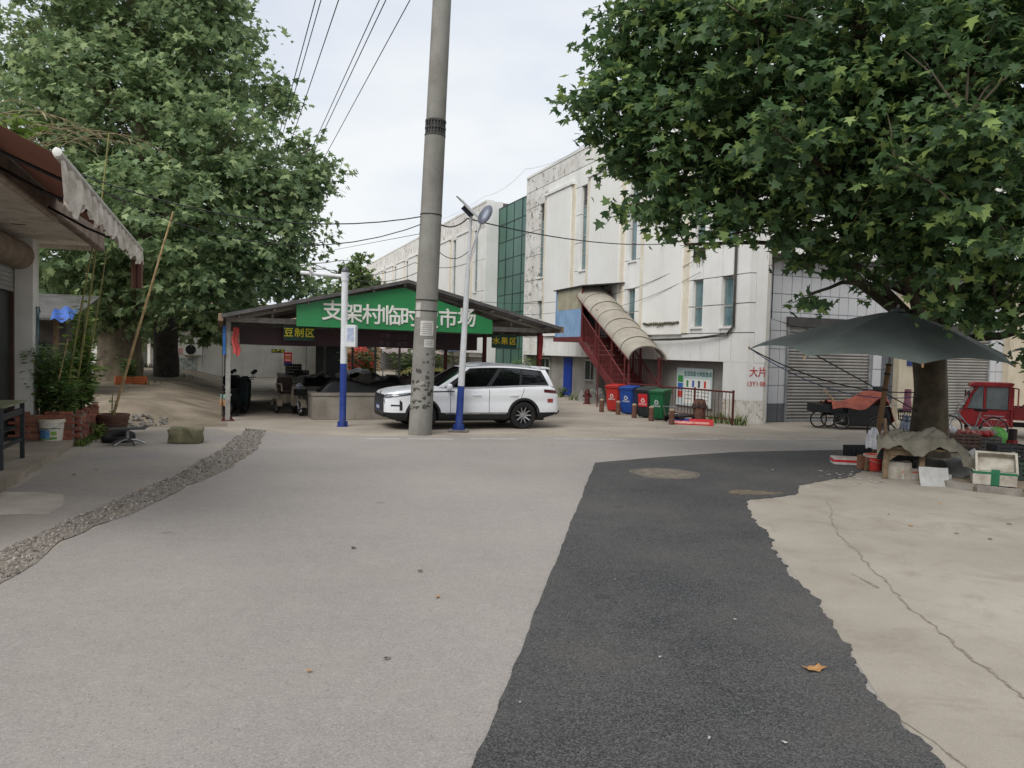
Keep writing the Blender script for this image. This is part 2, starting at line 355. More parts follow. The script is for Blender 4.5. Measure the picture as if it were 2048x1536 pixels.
# lane markings
for i, (a, b) in enumerate([(730,800),(815,905),(939,1035),(1107,1247),(1337,1438),(1488,1556),(1595,1673)]):
    p = [G(a, 878 + i*.2, .0), G(b, 878.6 + i*.2, .0)]; d = (p[1] - p[0]).normalized(); n = Vector((-d.y, d.x, 0)) * .07
    tag(sheet('lane_marking', fract([p[0]-n, p[1]-n, p[1]+n, p[0]+n], .12, .012, i), .009, m_line), 'worn white dash of the broken road line', 'road marking', 'dashes of the road line')
# cracks on the apron
def crack(pts, wdt, seed, mat, z, name, label):
    P = fract(px(pts), .05, .032, seed, False); rg = random.Random(seed); Lp, Rp = [], []
    for i, p in enumerate(P):
        d = (P[min(i+1, len(P)-1)] - P[max(0, i-1)]).normalized(); n = Vector((-d.y, d.x)); ww = wdt * (i / len(P) * .9 + .25) * rg.uniform(.35, 1.4)
        Lp.append(p + n * ww); Rp.append(p - n * ww * rg.uniform(.4, 1))
    mb = MB(); n = len(P)
    mb.add([(q.x, q.y, z) for q in Lp] + [(q.x, q.y, z) for q in Rp], [(i, i+1, n+i+1, n+i) for i in range(n-1)])
    return tag(mb.build(name, mat), label, 'crack', kind='structure')
m_crk = MT('crumbled_crack', (142,133,118), (114,105,92), 22, .95, bump=.8, bscale=45, fine=.25)
crack([(1655,1005),(1672,1062),(1725,1122),(1790,1185),(1850,1240),(1905,1290),(1975,1345),(2060,1412),(2250,1580),(2500,1800)], .017, 21, m_crk, .011, 'pavement_crack', 'long crumbling crack running across the pale concrete apron')
crack([(1700,1150),(1740,1170),(1760,1182)], .02, 22, m_crk, .012, 'pavement_crack', 'short hairline crack branching on the pale apron')
crack([(1800,1440),(1850,1478),(1960,1560)], .012, 23, m_crk, .012, 'pavement_crack', 'thin dark crack beside the patch tip')
m_stain = MT('brown_stain', (112,98,80), (84,76,66), 12, .95, bump=.3)
for i, (x, y, r) in enumerate([(1522,988,.40),(1500,985,.26)]):
    c = G(x, y); poly = fract([Vector((c.x + r * math.cos(a), c.y + r*.35 * math.sin(a), 0)) for a in [k * math.pi / 8 for k in range(16)]], .03, r * .3, 40 + i)
    tag(sheet('ground_stain', poly, .0205 + i*.001, m_stain), ['brown mud stain on dark asphalt by the apron edge','faint mud smear beside the larger mud stain'][i], 'stain', kind='structure')
# kerbed tree bed
bed_line = [Vector((8.55, 16.9, 0)), Vector((7.9, 15.2, 0))] + px([(1858,948),(1866,962),(1890,975),(1950,984),(2048,995),(2150,1000),(2300,998)]) + [Vector((12.5,12.0,0)), Vector((15,14,0)), Vector((15,17.2,0))]
tag(sheet('tree_bed', [(p.x, p.y) for p in bed_line], .09, m_dirt, .10), 'raised bed of trodden soil under the plane tree', 'soil', kind='structure')
kerb = thing('bed_kerb', 'curved concrete kerb stones edging the tree bed', 'kerb', bed_line[2]); kerb['kind'] = 'structure'
for k in range(len(bed_line) - 1):
    a, b = bed_line[k], bed_line[k+1]; n = max(1, int((b-a).length / .8)); d = (b-a).normalized(); nr = Vector((-d.y, d.x, 0))
    for j in range(n):
        p = a.lerp(b, j/n) + d*.004; q = a.lerp(b, (j+1)/n) - d*.004; h = .12 + rng.uniform(-.01, .01); o = bed_line[2]
        mb = MB(); mb.prism([tuple((v-o)[:2]) for v in (p-nr*.02, q-nr*.02, q+nr*.15, p+nr*.15)], -.02, h); mb.build('kerb_stone', m_conc, kerb, bev=.02)
# shop platform with worn step
plat = [W(-2.66, -6), W(-2.78, 12.5), W(-2.70, 17.3), W(-2.5, 19.6), W(-3.2, 19.8), W(-4.3, 21.5), W(-14, 21.5), W(-14, -6)]
tag(sheet('shop_platform', fract(plat, .3, .03, 12, fixed=(5,6,7)), .12, MT('platform_concrete', (158,146,130), (124,113,98), .9, .93, bump=.5, bscale=60, fine=.18), .12), 'raised concrete platform along the shop front', 'platform', kind='structure')
tag(sheet('concrete_patch', fract(px([(-200,1100),(-60,985),(60,985),(128,990),(135,1005),(95,1030),(-40,1030)]), .1, .03, 14), .0085, MT('mended_concrete', (178,170,158), (150,142,131), 1.2, .92, bump=.35), 0), 'mended pale concrete patch before the shop step', 'pavement', kind='structure')
# lane bank beside the pavilion
lane = [GS(*q) for q in [(415,842),(300,846),(245,835),(262,808)]]
def lane_z(s, t):
    f = max(0, min(1, (t - 21.2 + .25*math.sin(s*2.1)) / 2.2)); g = max(0, min(1, (.05 - s) / 1.3)); h = max(0, min(1, (-s - 1.2) / .8))
    return .30 * f*f*(3-2*f) * g + .12*h*f + .03 * math.sin(s*3.1 + t*1.7) * f * g
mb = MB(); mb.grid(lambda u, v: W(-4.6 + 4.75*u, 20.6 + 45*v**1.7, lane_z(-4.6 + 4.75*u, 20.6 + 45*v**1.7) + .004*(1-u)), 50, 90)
tag(mb.build('lane', MT('dusty_lane_shaded', (140,128,111), (106,95,80), .8, .95, bump=.6, bscale=35, fine=.2), smooth=60), 'rutted dirt and concrete lane under the big tree', 'lane', kind='structure')  # dusty base colour darkened to carry the shade under the big tree
mb = MB(); rg = random.Random(31)
for i in range(70):
    s, t = rg.uniform(-2.6, -1.3), rg.uniform(20.7, 22.0); r = rg.uniform(.02, .09)
    mb.cbox(W(s, t, lane_z(s, t) + r*.3), (r*2, r*1.5, r), (rg.uniform(0, .6), rg.uniform(0, .6), rg.uniform(0, 3)))
tag(mb.build('rubble', m_conc, bev=.008), 'small broken concrete rubble at the lane bank', 'rubble', kind='stuff')
# grass along edges
def tuft(mb, p, n, h, rg, spread=.12):
    for i in range(n):
        a = rg.uniform(0, 6.28); l = h * rg.uniform(.5, 1.1); q = Vector(p) + Vector((rg.gauss(0, spread), rg.gauss(0, spread), 0))
        d = Vector((math.cos(a), math.sin(a), 0)); b = Vector((-d.y, d.x, 0)) * h * .05
        m1 = q + d*l*.25 + Vector((0, 0, l*.6)); e = q + d*l*.7 + Vector((0, 0, l*.85))
        mb.add([q-b, q+b, m1+b*.8, m1-b*.8, e], [(0,1,2,3), (3,2,4)])
gm = MB(); rg = random.Random(3)
for i in range(90):
    u = rg.random(); p = W(-2.62 + .12*u, 17.0 + 2.6*u, .0); tuft(gm, p, 7, .16, rg, .06)
for q in [(1445,842),(1480,850),(1462,848),(1425,846),(1110,795),(1145,800)]:
    tuft(gm, G(*q), 26, .4, rg, .16)
for q in [(290,742),(300,745),(385,740),(270,790),(340,770)]:
    p = G(*q); tuft(gm, p + Vector((0,0,.2)), 40, .5, rg, .5)
m_grass = leaf_mat('weed_grass', (62,84,36), (96,118,52), (138,146,78), .3)
tag(gm.build('grass', m_grass), 'scruffy green weeds sprouting along kerbs and walls', 'grass', kind='stuff')

# ------------------------------------------------------------------ the big white building (grid frame: x = s, y = t)
S0, T0, HB = 15.45, 19.88, 11.55
m_clad = MT('white_cladding', (234,233,230), (220,219,214), .7, .7, bump=.06, bscale=90, streak=(168,160,146), amt=.16, fine=.04)
m_cladb = MT('flaking_cladding', (228,226,221), (206,202,195), 1.2, .8, bump=.3, bscale=30, streak=(150,142,130), amt=.4, fine=.06, peel=((96,88,78), 3.2, .555, .60))
m_joint = MT('dark_joint', (112,107,100), (84,79,73), 3, .9)
m_cream = MT('cream_panel', (232,231,227), (224,222,216), .5, .75, bump=.08, streak=(198,190,172), amt=.22, fine=.03)
m_stained = MT('cream_reveal', (226,219,202), (210,200,180), 1.5, .8, streak=(170,150,120), amt=.3)
m_grey_wall = MT('grey_render', (150,147,142), (124,120,114), .9, .9, bump=.3, streak=(92,86,80), amt=.4)
m_tile = MT('grey_wall_tile', (186,187,189), (176,177,179), .6, .5, bump=.03, streak=(150,146,140), amt=.12, fine=.03)
m_tile2 = MT('dark_wall_tile', (98,100,104), (80,82,86), 1.5, .5, bump=.05)
m_pane = MT('window_pane', (112,138,142), (74,96,100), 1.3, .12, spec=.8, bump=.03, bscale=6, fine=.05)
m_alu = MT('aluminium_frame', (172,172,168), (150,149,144), 7, .5, .3)
m_green_glass = MT('green_glass', (48,104,86), (34,82,68), .35, .32, spec=.5, bump=.04, bscale=3, fine=.04, streak=(84,128,112), amt=.4)
m_green_bar = MT('green_mullion', (16,52,46), (12,40,36), 4, .5)
m_shut = MT('shutter_steel', (150,147,141), (124,120,114), .8, .5, .35, bump=.04, streak=(96,90,82), amt=.5)
anchor_later = True
bld = thing('market_building', 'large three storey white building with green glass recess and stained cladding', 'building', W(0, 0, 0), YAW)
def bbox(name, mat, s0, s1, t0, t1, z0, z1, bev=0.0, parent=None):
    mb = MB(); mb.box(s0, s1, t0, t1, z0, z1); return mb.build(name, mat, parent or bld, bev=bev)
anchor(bld, m_clad, m_cladb, m_cream, m_stained, m_tile, m_green_glass, m_shut, m_pane)
bays = [37.0, 32.0, 27.4, 22.72]
wins = [(37.3, 36.55, 5.98, 9.85), (37.2, 36.75, 3.75, 4.85), (32.28, 31.68, 5.92, 9.8), (27.66, 27.06, 5.88, 9.78), (27.72, 27.16, 3.12, 4.77),
        (23.0, 22.42, 5.92, 9.75), (23.03, 22.43, 3.12, 4.75), (21.36, 20.76, 3.1, 4.73), (21.36, 20.76, 5.92, 9.7)]
# core walls (joint coloured), split round the recessed glass part; the cladding sits on them
bbox('wall_core', m_joint, S0+.24, S0+.64, T0+.05, 39.2, 1.95, HB-.1)
bbox('wall_core', m_joint, S0+.645, 60, 20.98, 39.2, 1.95, HB-.1)
bbox('wall_core', m_joint, S0+.24, 60, 46.04, 98.6, 1.95, HB-.1)
bbox('wall_core', m_joint, S0+.95, 60, 39.2, 46.04, 0, HB-.45)
bbox('roof_coping', m_clad, S0-.02, S0+.5, T0-.02, 39.22, HB-.1, HB+.02)
bbox('roof_coping', m_clad, S0-.02, S0+.5, 46.02, 98.6, HB-.1, HB+.02)
bbox('return_wall', m_clad, S0+.03, S0+1.1, 46.0, 46.2, 0, HB-.05)
bbox('return_wall', m_clad, S0+.03, S0+1.1, 39.1, 39.25, 0, HB-.05)
# ground floor recess: grey rendered wall set back under the white storeys
bbox('ground_floor_wall', m_grey_wall, S0+.42, 60, T0+1.2, 39.2, 0, 1.96)
bbox('ground_floor_wall', m_grey_wall, S0+.45, 60, 46.1, 98.6, 0, 1.96)
bbox('corner_face', m_clad, S0+.246, S0+.66, T0-.004, T0+.045, 1.935, HB-.12)
bbox('corner_pier', m_clad, S0, S0+.65, T0, T0+1.25, .72, 1.93, .01)
bbox('pier_foot', MT('flaking_pier', (224,220,212), (200,192,180), 1.5, .85, bump=.4, bscale=25, streak=(150,128,98), amt=.6, peel=((132,106,78), 4.0, .53, .60)), S0-.004, S0+.654, T0-.004, T0+1.25, 0, .718)
for t in (39.1, 30.6):
    bbox('pier', m_grey_wall, S0+.03, S0+.5, t-.35, t, 0, 1.94)
# cladding panels
tl = sorted(set([19.88, 20.76, 21.36, 22.43, 23.02] + [23.6, 24.5, 25.4, 26.3] + [27.1, 27.7, 28.4, 29.3, 30.2, 31.2] + [31.68, 32.28, 33.2, 34.2, 35.2, 36.15] + [36.65, 37.25, 38.1, 39.2]))
zl = [1.92, 2.88, 3.82, 4.75, 5.90, 7.2, 8.5, 9.78, 10.65, 11.45]
def hits(t0, t1, z0, z1):
    for a, b, c, d in wins:
        if min(t1, a) - max(t0, b) > .12 and min(z1, d) - max(z0, c) > .1: return (b, a, c, d)
    return None
panels = [(23.6, 26.32, 2.86, 10.0), (28.35, 31.2, 2.9, 9.97), (33.2, 36.15, 2.9, 10.0)]
pm = {}
def panel(t0, t1, z0, z1, mat):
    k = (round(t1-t0, 3), round(z1-z0, 3), mat.name)
    if k not in pm:
        mb = MB(); g = .012; mb.box(0, .24, g, t1-t0-g, g, z1-z0-g); pm[k] = mb.mesh('cladding_panel', mat, bev=.008)
    link(pm[k], 'cladding_panel', bld, (S0 + rng.uniform(0, .006), t0, z0))
for i in range(len(tl)-1):
    for j in range(len(zl)-1):
        a, b, c, d = tl[i], tl[i+1], zl[j], zl[j+1]; m = ((a+b)/2, (c+d)/2)
        if any(p[0] <= m[0] <= p[1] and p[2] <= m[1] <= p[3] for p in panels): continue
        mat = m_cladb if (a >= 36.1 or c > 10.6) else m_clad
        h = hits(a, b, c, d)
        if h is None: panel(a, b, c, d, mat)
        else:
            if h[2] > c + .15: panel(a, b, c, h[2], mat)
            if h[3] < d - .15: panel(a, b, h[3], d, mat)
            if h[0] > a + .15: panel(a, h[0], max(c, h[2]), min(d, h[3]), mat)
            if h[1] < b - .15: panel(h[1], b, max(c, h[2]), min(d, h[3]), mat)
for a, b, c, d in panels:
    bbox('raised_panel', m_cream, S0-.10, S0+.235, a, b, c, d, .015)
    bbox('panel_cornice', m_clad, S0-.16, S0-.005, a-.25, b+.25, d+.01, d+.16, .01)
    bbox('panel_reveal', m_stained, S0-.045, S0+.2, a-.34, a-.004, c+.05, d-.005)
    bbox('panel_reveal', m_stained, S0-.045, S0+.2, b+.004, b+.34, c+.05, d-.005)
def window(b, a, c, d, s=S0, louv=False, parent=bld):
    """tall narrow opening: dark reveal, aluminium frame, panes between rails"""
    w = MB(); f = .045; x0, x1 = s+.12, s+.17
    w.box(x0, x1, b, b+f, c, d); w.box(x0, x1, a-f, a, c, d); w.box(x0, x1, b+f, a-f, c, c+f); w.box(x0, x1, b+f, a-f, d-f, d)
    cuts = [c] + ([c+.75, c+1.6, c+2.5, d-.95] if d-c > 2.5 else [c+.68]) + [d]
    for z in cuts[1:-1]: w.box(x0-.004, x1+.004, b+f, a-f, z-f*.6, z+f*.6)
    o = w.build('window', m_alu, parent)
    for k in range(len(cuts)-1):
        mb = MB()
        if louv and k == len(cuts)-2:
            for q in range(10): mb.cbox((s+.15, (a+b)/2, cuts[k]+.06 + q*(cuts[k+1]-cuts[k]-.1)/10), (.05, a-b-2*f, .02), (0, .6, 0))
            mb.build('louvre', m_alu, o)
        else:
            mb.box(x0+.018, x1-.018, b+f, a-f, cuts[k]+f*.6, cuts[k+1]-f*.6); mb.build('pane', m_pane, o)
    mb = MB(); mb.box(s-.05, s+.1, b-.05, a+.05, c-.07, c-.004); mb.build('sill', m_clad, o)
    mb = MB(); mb.box(s+.19, s+.23, b, a, c, d); mb.build('reveal_back', MT('dark_interior', (34,38,40), (24,27,29), 2, .9), o)
for i, (a, b, c, d) in enumerate(wins): window(b, a, c, d, louv=(i in (0, 2)))
# soot stains of ferns / mould on ledges, real crusts
crust = MB(); rg = random.Random(17)
def mould(s, t0, t1, z0, z1, n, drip=.3):
    for i in range(n):
        t = rg.uniform(t0, t1); l = abs(rg.gauss(0, drip)) * .6 + .02; wd = rg.uniform(.008, .028); z = rg.uniform(z0, z1)
        crust.cbox((s - .004, t, z - l/2), (.012, wd, l), (rg.uniform(-.2, .2), 0, 0))
mould(S0-.003, 22.35, 23.05, 5.6, 5.9, 200, .28)
mould(S0-.003, 36.2, 36.6, 4.2, 6.2, 200, .25)
moss = MB()
for i in range(900):
    t = 23.66 + 2.5*rg.random(); cl = .5 + .5*math.sin(t*5.1) * math.sin(t*2.3 + 1); z = 3.30 + rg.gauss(0, .02) - abs(rg.gauss(0, .07))*cl; r_ = rg.uniform(.01, .035); a_ = rg.uniform(0, 6.28)
    p_ = Vector((S0 - .112 - rg.random()*.03, t, z)); moss.add([p_ + Vector((0, r_*math.cos(a_+k*2.1), r_*math.sin(a_+k*2.1))) + Vector((rg.uniform(-.02, .01), 0, 0)) for k in range(3)], [(0,1,2)])
moss.build('ledge_moss', MT('ledge_moss', (74,70,54), (104,96,76), 9, .95), bld)['kind'] = 'stuff'
crust.build('mould_crust', MT('black_mould', (62,56,48), (104,94,80), 10, .95, bump=.5), bld)['kind'] = 'stuff'
# far wing: pilaster strips, tall windows and raised panels repeat along its length
for k in range(10):
    t = 47.6 + 5.0 * k
    if t + 5 > 98: break
    window(t, t+.7, 5.9, 9.9)
    bbox('raised_panel', m_cream, S0-.1, S0+.235, t+1.35, t+4.4, 2.9, 10.0)
    bbox('panel_cornice', m_clad, S0-.16, S0-.005, t+1.1, t+4.65, 10.02, 10.18)
    bbox('panel_reveal', m_stained, S0-.045, S0+.2, t+1.0, t+1.346, 2.95, 9.98)
fz = [1.92, 4.0, 5.9, 7.9, 9.9, 11.45]
for i in range(26):
    for j in range(5):
        t = 46.04 + i * 2.0; m = t + 1.0
        k = int((m - 47.6) // 5.0) if m > 47.6 else -1; off = (m - 47.6) - 5*k
        mat = m_cladb if j == 4 else m_clad
        mb = MB()
        segs = [(t, t+2.0)]
        if j in (2, 3) and True:
            new = []
            for a, b in segs:
                for kk in range(10):
                    c0, c1 = 47.6+5*kk, 48.3+5*kk
                    if c0 < b and c1 > a:
                        if c0 - a > .1: new.append((a, c0))
                        a = max(a, c1)
                if b - a > .1: new.append((a, b))
            segs = new
        for a, b in segs: panel(a, b, fz[j], fz[j+1], mat)
# recessed green glass wall: panes between mullions
gs = S0 + .86
for i in range(5):
    t0, t1 = 39.26 + i*1.34, 39.26 + (i+1)*1.34
    for j in range(10):
        z0, z1 = .05 + j*1.1, .05 + (j+1)*1.1
        mb = MB(); mb.box(0, .03, .03, t1-t0-.03, .03, z1-z0-.03)
        key = ('gp',)
        if key not in pm: pm[key] = mb.mesh('glass_pane', m_green_glass)
        link(pm[key], 'glass_pane', bld, (gs + rng.uniform(-.004, .004), t0, z0), (rng.uniform(-.006, .006), 0, rng.uniform(-.006, .006)))
mb = MB()
for i in range(6): mb.box(gs-.02, gs+.045, 39.23+i*1.34, 39.29+i*1.34, 0, 11.08)
for j in range(11): mb.box(gs-.015, gs+.045, 39.25, 46.0, .02+j*1.1, .08+j*1.1)
mb.build('mullion_frame', m_green_bar, bld)
# ground floor doors and windows of the near wing
bbox('blue_door', MT('blue_door_paint', (34,66,158), (28,54,134), 3, .5, bump=.05), S0+.36, S0+.415, 33.6, 34.5, 0, 1.86)
mb = MB()
for k in range(7): mb.box(S0+.345, S0+.362, 33.65+k*.12, 33.69+k*.12, .05, 1.8)
mb.build('door_rib', MT('blue_door_paint', (0,0,0)), bld)
for t in (30.9, 36.2):
    w = MB(); w.box(S0+.33, S0+.41, t, t+.06, .9, 1.75); w.box(S0+.33, S0+.41, t+1.14, t+1.2, .9, 1.75); w.box(S0+.33, S0+.41, t, t+1.2, .82, .9); w.box(S0+.33, S0+.41, t, t+1.2, 1.75, 1.82); w.box(S0+.34, S0+.40, t+.57, t+.63, .9, 1.75)
    o = w.build('window', m_alu, bld)
    mb = MB(); mb.box(S0+.37, S0+.39, t+.06, t+1.14, .9, 1.75); mb.build('pane', MT('dim_pane', (52,62,62), (36,42,42), 2, .15), o)
# far wing shops under the white storeys: roller shutters and a blue canopy
for t, w_ in ((47.0, 2.6), (50.4, 2.8), (54.0, 2.8), (58, 3)):
    mb = MB()
    for q in range(14): mb.cbox((S0+.40, t+w_/2, .1+q*.115), (.05, w_, .10), (0, .25, 0))
    mb.build('roller_shutter', m_shut, bld)
    bbox('shutter_box', m_white, S0+.22, S0+.44, t-.1, t+w_+.1, 1.66, 1.92)
mb = MB(); mb.add([(S0-.7, 49.8, 1.95), (S0-.7, 53.6, 1.95), (S0+.2, 53.6, 2.3), (S0+.2, 49.8, 2.3)], [(0,1,2,3)])
mb.build('shop_canopy', MT('blue_canopy', (36,58,104), (28,44,80), 3), bld, solid=.03)
# grey tiled wing with roller shutters, seen past the corner pier
TW = 20.35
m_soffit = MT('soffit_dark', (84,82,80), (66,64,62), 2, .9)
bbox('return_pier', MT('pier_return', (196,193,187), (182,177,168), 1.2, .8, streak=(140,122,100), amt=.25), S0+.651, S0+.80, T0+.02, TW+.3, 0, 5.6)
bbox('tiled_wall_core', MT('grey_joint', (156,154,151), (138,136,133), 3, .9), S0+.7, 60, TW+.05, TW+.6, 0, 5.4)
bbox('upper_storey', m_clad, S0+.6, 60, T0+.06, TW+.7, 5.42, HB-.2)
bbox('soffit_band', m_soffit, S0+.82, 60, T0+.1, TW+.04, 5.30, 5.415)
for k in range(26):
    for j in range(5):
        panel_k = ('up', j); 
        if panel_k not in pm:
            mb = MB(); mb.box(.012, 1.188, 0, .05, .012, 1.188); pm[panel_k] = mb.mesh('cladding_panel', m_clad if j < 4 else m_cladb, bev=.008)
        if k < 14: link(pm[panel_k], 'cladding_panel', bld, (S0+.66 + k*1.2, T0+.008, 5.43 + j*1.2))
shutters = [(17.40, 20.85, 3.15), (23.6, 26.6, 3.15), (29, 32, 3.15)]
tk = {}
for k in range(44):
    for j in range(9):
        a = S0 + .82 + k*.40; z = .002 + j*.6
        if any(sa - .12 < a + .2 < sb + .12 and z + .3 < zz + .05 for sa, sb, zz in shutters): continue
        dark = (j == 0 and 0 < k < 3) or (j in (1, 2, 3) and 12 < k < 16)
        key = ('tile', dark)
        if key not in tk:
            mb = MB(); mb.box(.009, .391, 0, .05, .009, .591); tk[key] = mb.mesh('wall_tile', m_tile2 if dark else m_tile, bev=.004)
        link(tk[key], 'wall_tile', bld, (a, TW + rng.uniform(-.004, .003), z))
for sa, sb, zz in shutters:
    o = bbox('shutter_guide', m_steel, sa-.08, sa, TW-.06, TW+.05, 0, zz); bbox('shutter_guide', m_steel, sb, sb+.08, TW-.06, TW+.05, 0, zz)
    bbox('shutter_housing', MT('housing_dark', (70,68,66), (50,48,46), 3), sa-.1, sb+.1, TW-.10, TW+.05, zz+.01, zz+.32)
    key = ('slat', sb-sa)
    mb = MB(); n = 6
    prof = [(0, 0), (-.022, .015), (-.03, .045), (-.022, .075), (0, .092)]
    w_ = sb - sa
    mb.add([(x, p[0], p[1]) for x in (0, w_) for p in prof], [(i, i+1, 5+i+1, 5+i) for i in range(4)])
    me = mb.mesh('shutter_slat', m_shut, smooth=60)
    for q in range(int(zz/.105)): link(me, 'shutter_slat', bld, (sa, TW+.0, .02 + q*.105))
    bbox('shutter_bottom_bar', m_steel, sa, sb, TW-.04, TW+.02, 0, .05)
for s in (22.0, 27.4): bbox('tiled_pier', MT('beige_pier', (188,178,158), (166,154,132), 1.4, .7, streak=(130,116,96), amt=.3), s, s+.95, TW-.25, TW-.006, 0, 5.25)
bbox('dark_doorway', MT('dark_interior', (0,0,0)), 21.1, 21.75, TW-.03, TW-.012, .0, 1.2)
# red hand painted writing on the pier, blue number plate, pipes
m_redtxt = MT('red_spray', (190,48,52), (170,40,44), 8)
text('大片', .34, m_redtxt, bld, (S0+.42, T0-.006, 1.62), 'front', .002, .002)
text('13Y1·00', .22, m_redtxt, bld, (S0+.36, T0-.006, 1.26), 'front', .002, .002)
bbox('number_plate', MT('blue_plate', (40,56,110), (30,44,92), 5), 22.35, 22.62, TW-.27, TW-.252, 1.95, 2.2)
mb = MB(); pts = [W(0,0,0)]
mb.tube([(S0-.05, 20.62, z) for z in (9, 6, 4.2, 3.1)] + [(S0-.06, 20.9, 2.86), (S0-.14, 22.3, 2.74), (S0-.17, 24, 2.70), (S0-.17, 26.2, 2.68)], .03, 6)
mb.tube([(S0-.05, 20.55, z) for z in (9, 6, 4.2, 3.05)] + [(S0-.06, 20.9, 2.80), (S0-.14, 22.4, 2.70), (S0-.17, 24, 2.66), (S0-.17, 26, 2.65)], .02, 6)
mb.build('cable_bundle', MT('cable_grey', (70,68,64), (92,88,82), 8), bld, smooth=60)
mb = MB(); mb.tube([(S0+.9, T0+.05, 9), (S0+.9, T0+.05, 3.35), (S0+1.6, T0+.05, 3.2), (S0+3, TW-.03, 3.05)], .015, 5)
mb.build('wall_cable', m_dark, bld)
# ------------------------------------------------------------------ external stair with vaulted canopy (grid frame)
st_ = thing('outside_stair', 'dark red steel outside stair climbing to a blue cabin under a vaulted canopy', 'staircase', W(0, 0, 0), YAW)
m_sred = MT('stair_red_paint', (116,48,48), (88,38,38), 5, .65, bump=.1, streak=(60,30,28), amt=.4)
SA, SB_ = 13.95, 15.25                 # outer / wall side of the flight
tb, tt, zt = 24.75, 28.8, 2.78          # bottom, top, landing height
n = 15
for k in range(n):
    t = tb + (tt - tb) * (k + .5) / n; z = zt * (k + 1) / n
    mb = MB(); mb.box(SA+.03, SB_, t-.17, t+.17, z-.035, z); mb.box(SA+.03, SB_, t-.175, t-.16, z-.16, z-.036); mb.build('tread', m_sred, st_)
for s in (SA, SB_):
    mb = MB(); mb.add([(s, tb-.35, 0), (s, tb+.05, 0), (s, tt+.1, zt-.26), (s, tt+.1, zt+.02), (s, tb-.35, .16)], [(0,1,2,3,4)]); mb.build('stringer', m_sred, st_, solid=.05)
for s in (SA+.02, SB_-.02):
    for k in range(34):
        t = tb + (tt - tb) * k / 33; z = zt * k / 33
        mb = MB(); mb.box(s-.011, s+.011, t-.011, t+.011, z+.02, z+1.0); mb.build('baluster', m_sred, st_)
    mb = MB(); mb.tube([(s, tb-.1, .98), (s, tt, zt+1.0)], .03, 8); mb.build('handrail', m_sred, st_, smooth=40)
    for k in range(4):
        t = tb + (tt-tb)*k/3; mb = MB(); mb.box(s-.03, s+.03, t-.03, t+.03, zt*k/3-.05 if k else 0, zt*k/3+2.0); mb.build('post', m_sred, st_)
mb = MB(); mb.box(SA-.02, S0+.2, tt-.05, 31.6, zt-.2, zt); mb.build('landing', m_sred, st_)
# cabin at the head of the stair
m_blue = MT('blue_sheet', (138,168,200), (118,149,184), 2, .55, bump=.05, streak=(140,150,160), amt=.3)
m_buff = MT('buff_sheet', (168,162,140), (148,142,120), 2, .6, bump=.05, streak=(120,112,92), amt=.3)
def ribbed(s, t0, t1, z0, z1, mat, name, axis='s'):
    mb = MB(); k = int((t1-t0)/.055); vs = []
    for i in range(k+1):
        t = t0 + (t1-t0)*i/k; o = .018 if i % 4 in (1, 2) else 0
        vs += [(s-o, t, z0), (s-o, t, z1)] if axis == 's' else [(t, s-o, z0), (t, s-o, z1)]
    mb.add(vs, [(2*i, 2*i+2, 2*i+3, 2*i+1) for i in range(k)]); return mb.build(name, mat, st_)
ribbed(SA, tt+.02, 31.3, zt, 3.95, m_blue, 'cabin_panel'); ribbed(SA-.004, tt+.02, 31.3, 3.95, 4.85, m_buff, 'cabin_panel')
ribbed(31.3, SA, S0-.12, zt, 4.85, m_blue, 'cabin_panel', 't')
mb = MB(); mb.box(SA-.05, SA+.01, 31.26, 31.36, zt, 4.88); mb.build('corner_trim', m_blue, st_)
mb = MB(); mb.add([(SA-.12, tt-.3, 4.90), (SA-.12, 31.5, 4.86), (S0-.02, 31.5, 5.02), (S0-.02, tt-.9, 5.06)], [(0,1,2,3)]); mb.build('cabin_roof', MT('dark_sheet', (62,60,58), (48,46,44), 4), st_, solid=.05)
mb = MB(); mb.box(SA+.2, S0-.13, 31.0, 31.2, zt+.01, 4.7); mb.build('cabin_back', MT('dark_interior', (0,0,0)), st_)
# vaulted canopy: arched corrugated sections along the slope
m_can = MT('aged_canopy_sheet', (164,158,146), (142,136,124), 1.6, .7, bump=.25, bscale=45, streak=(124,114,96), amt=.35)
NS = 7
def vault(u, v, off=0.0):
    # u along the slope 0..1, v across 0..1
    t = 24.5 + (29.0 - 24.5)*u; zb = 1.90 + (4.42-1.90)*u; a = math.pi * v
    return ((SA+SB_)/2 - math.cos(a)*(.78+off), t, zb + math.sin(a)*(.50+off))
for k in range(NS):
    mb = MB(); mb.grid(lambda u, v: vault((k + u*.995)/NS, v, .012*(k % 2)), 3, 15); mb.build('canopy_sheet', m_can, st_, smooth=60, solid=.018)
for k in range(NS+1):
    mb = MB(); mb.tube([vault(min(k/NS, .999), v/14, .022) for v in range(15)], .012, 5); mb.build('canopy_rib', MT('rib_grey', (120,112,98), (96,88,76), 5), st_, smooth=60)
for s in ((SA+SB_)/2-.78, (SA+SB_)/2+.78):
    mb = MB(); mb.tube([(s, 24.5, 1.90), (s, 29.0, 4.42)], .025, 6); mb.build('canopy_rail', m_sred, st_)
    for t, zb, zz in ((24.8, 0, 2.07), (26.9, 0, 3.24)): mb = MB(); mb.tube([(s, t, zb), (s, t, zz)], .025, 6); mb.build('canopy_post', m_sred, st_)
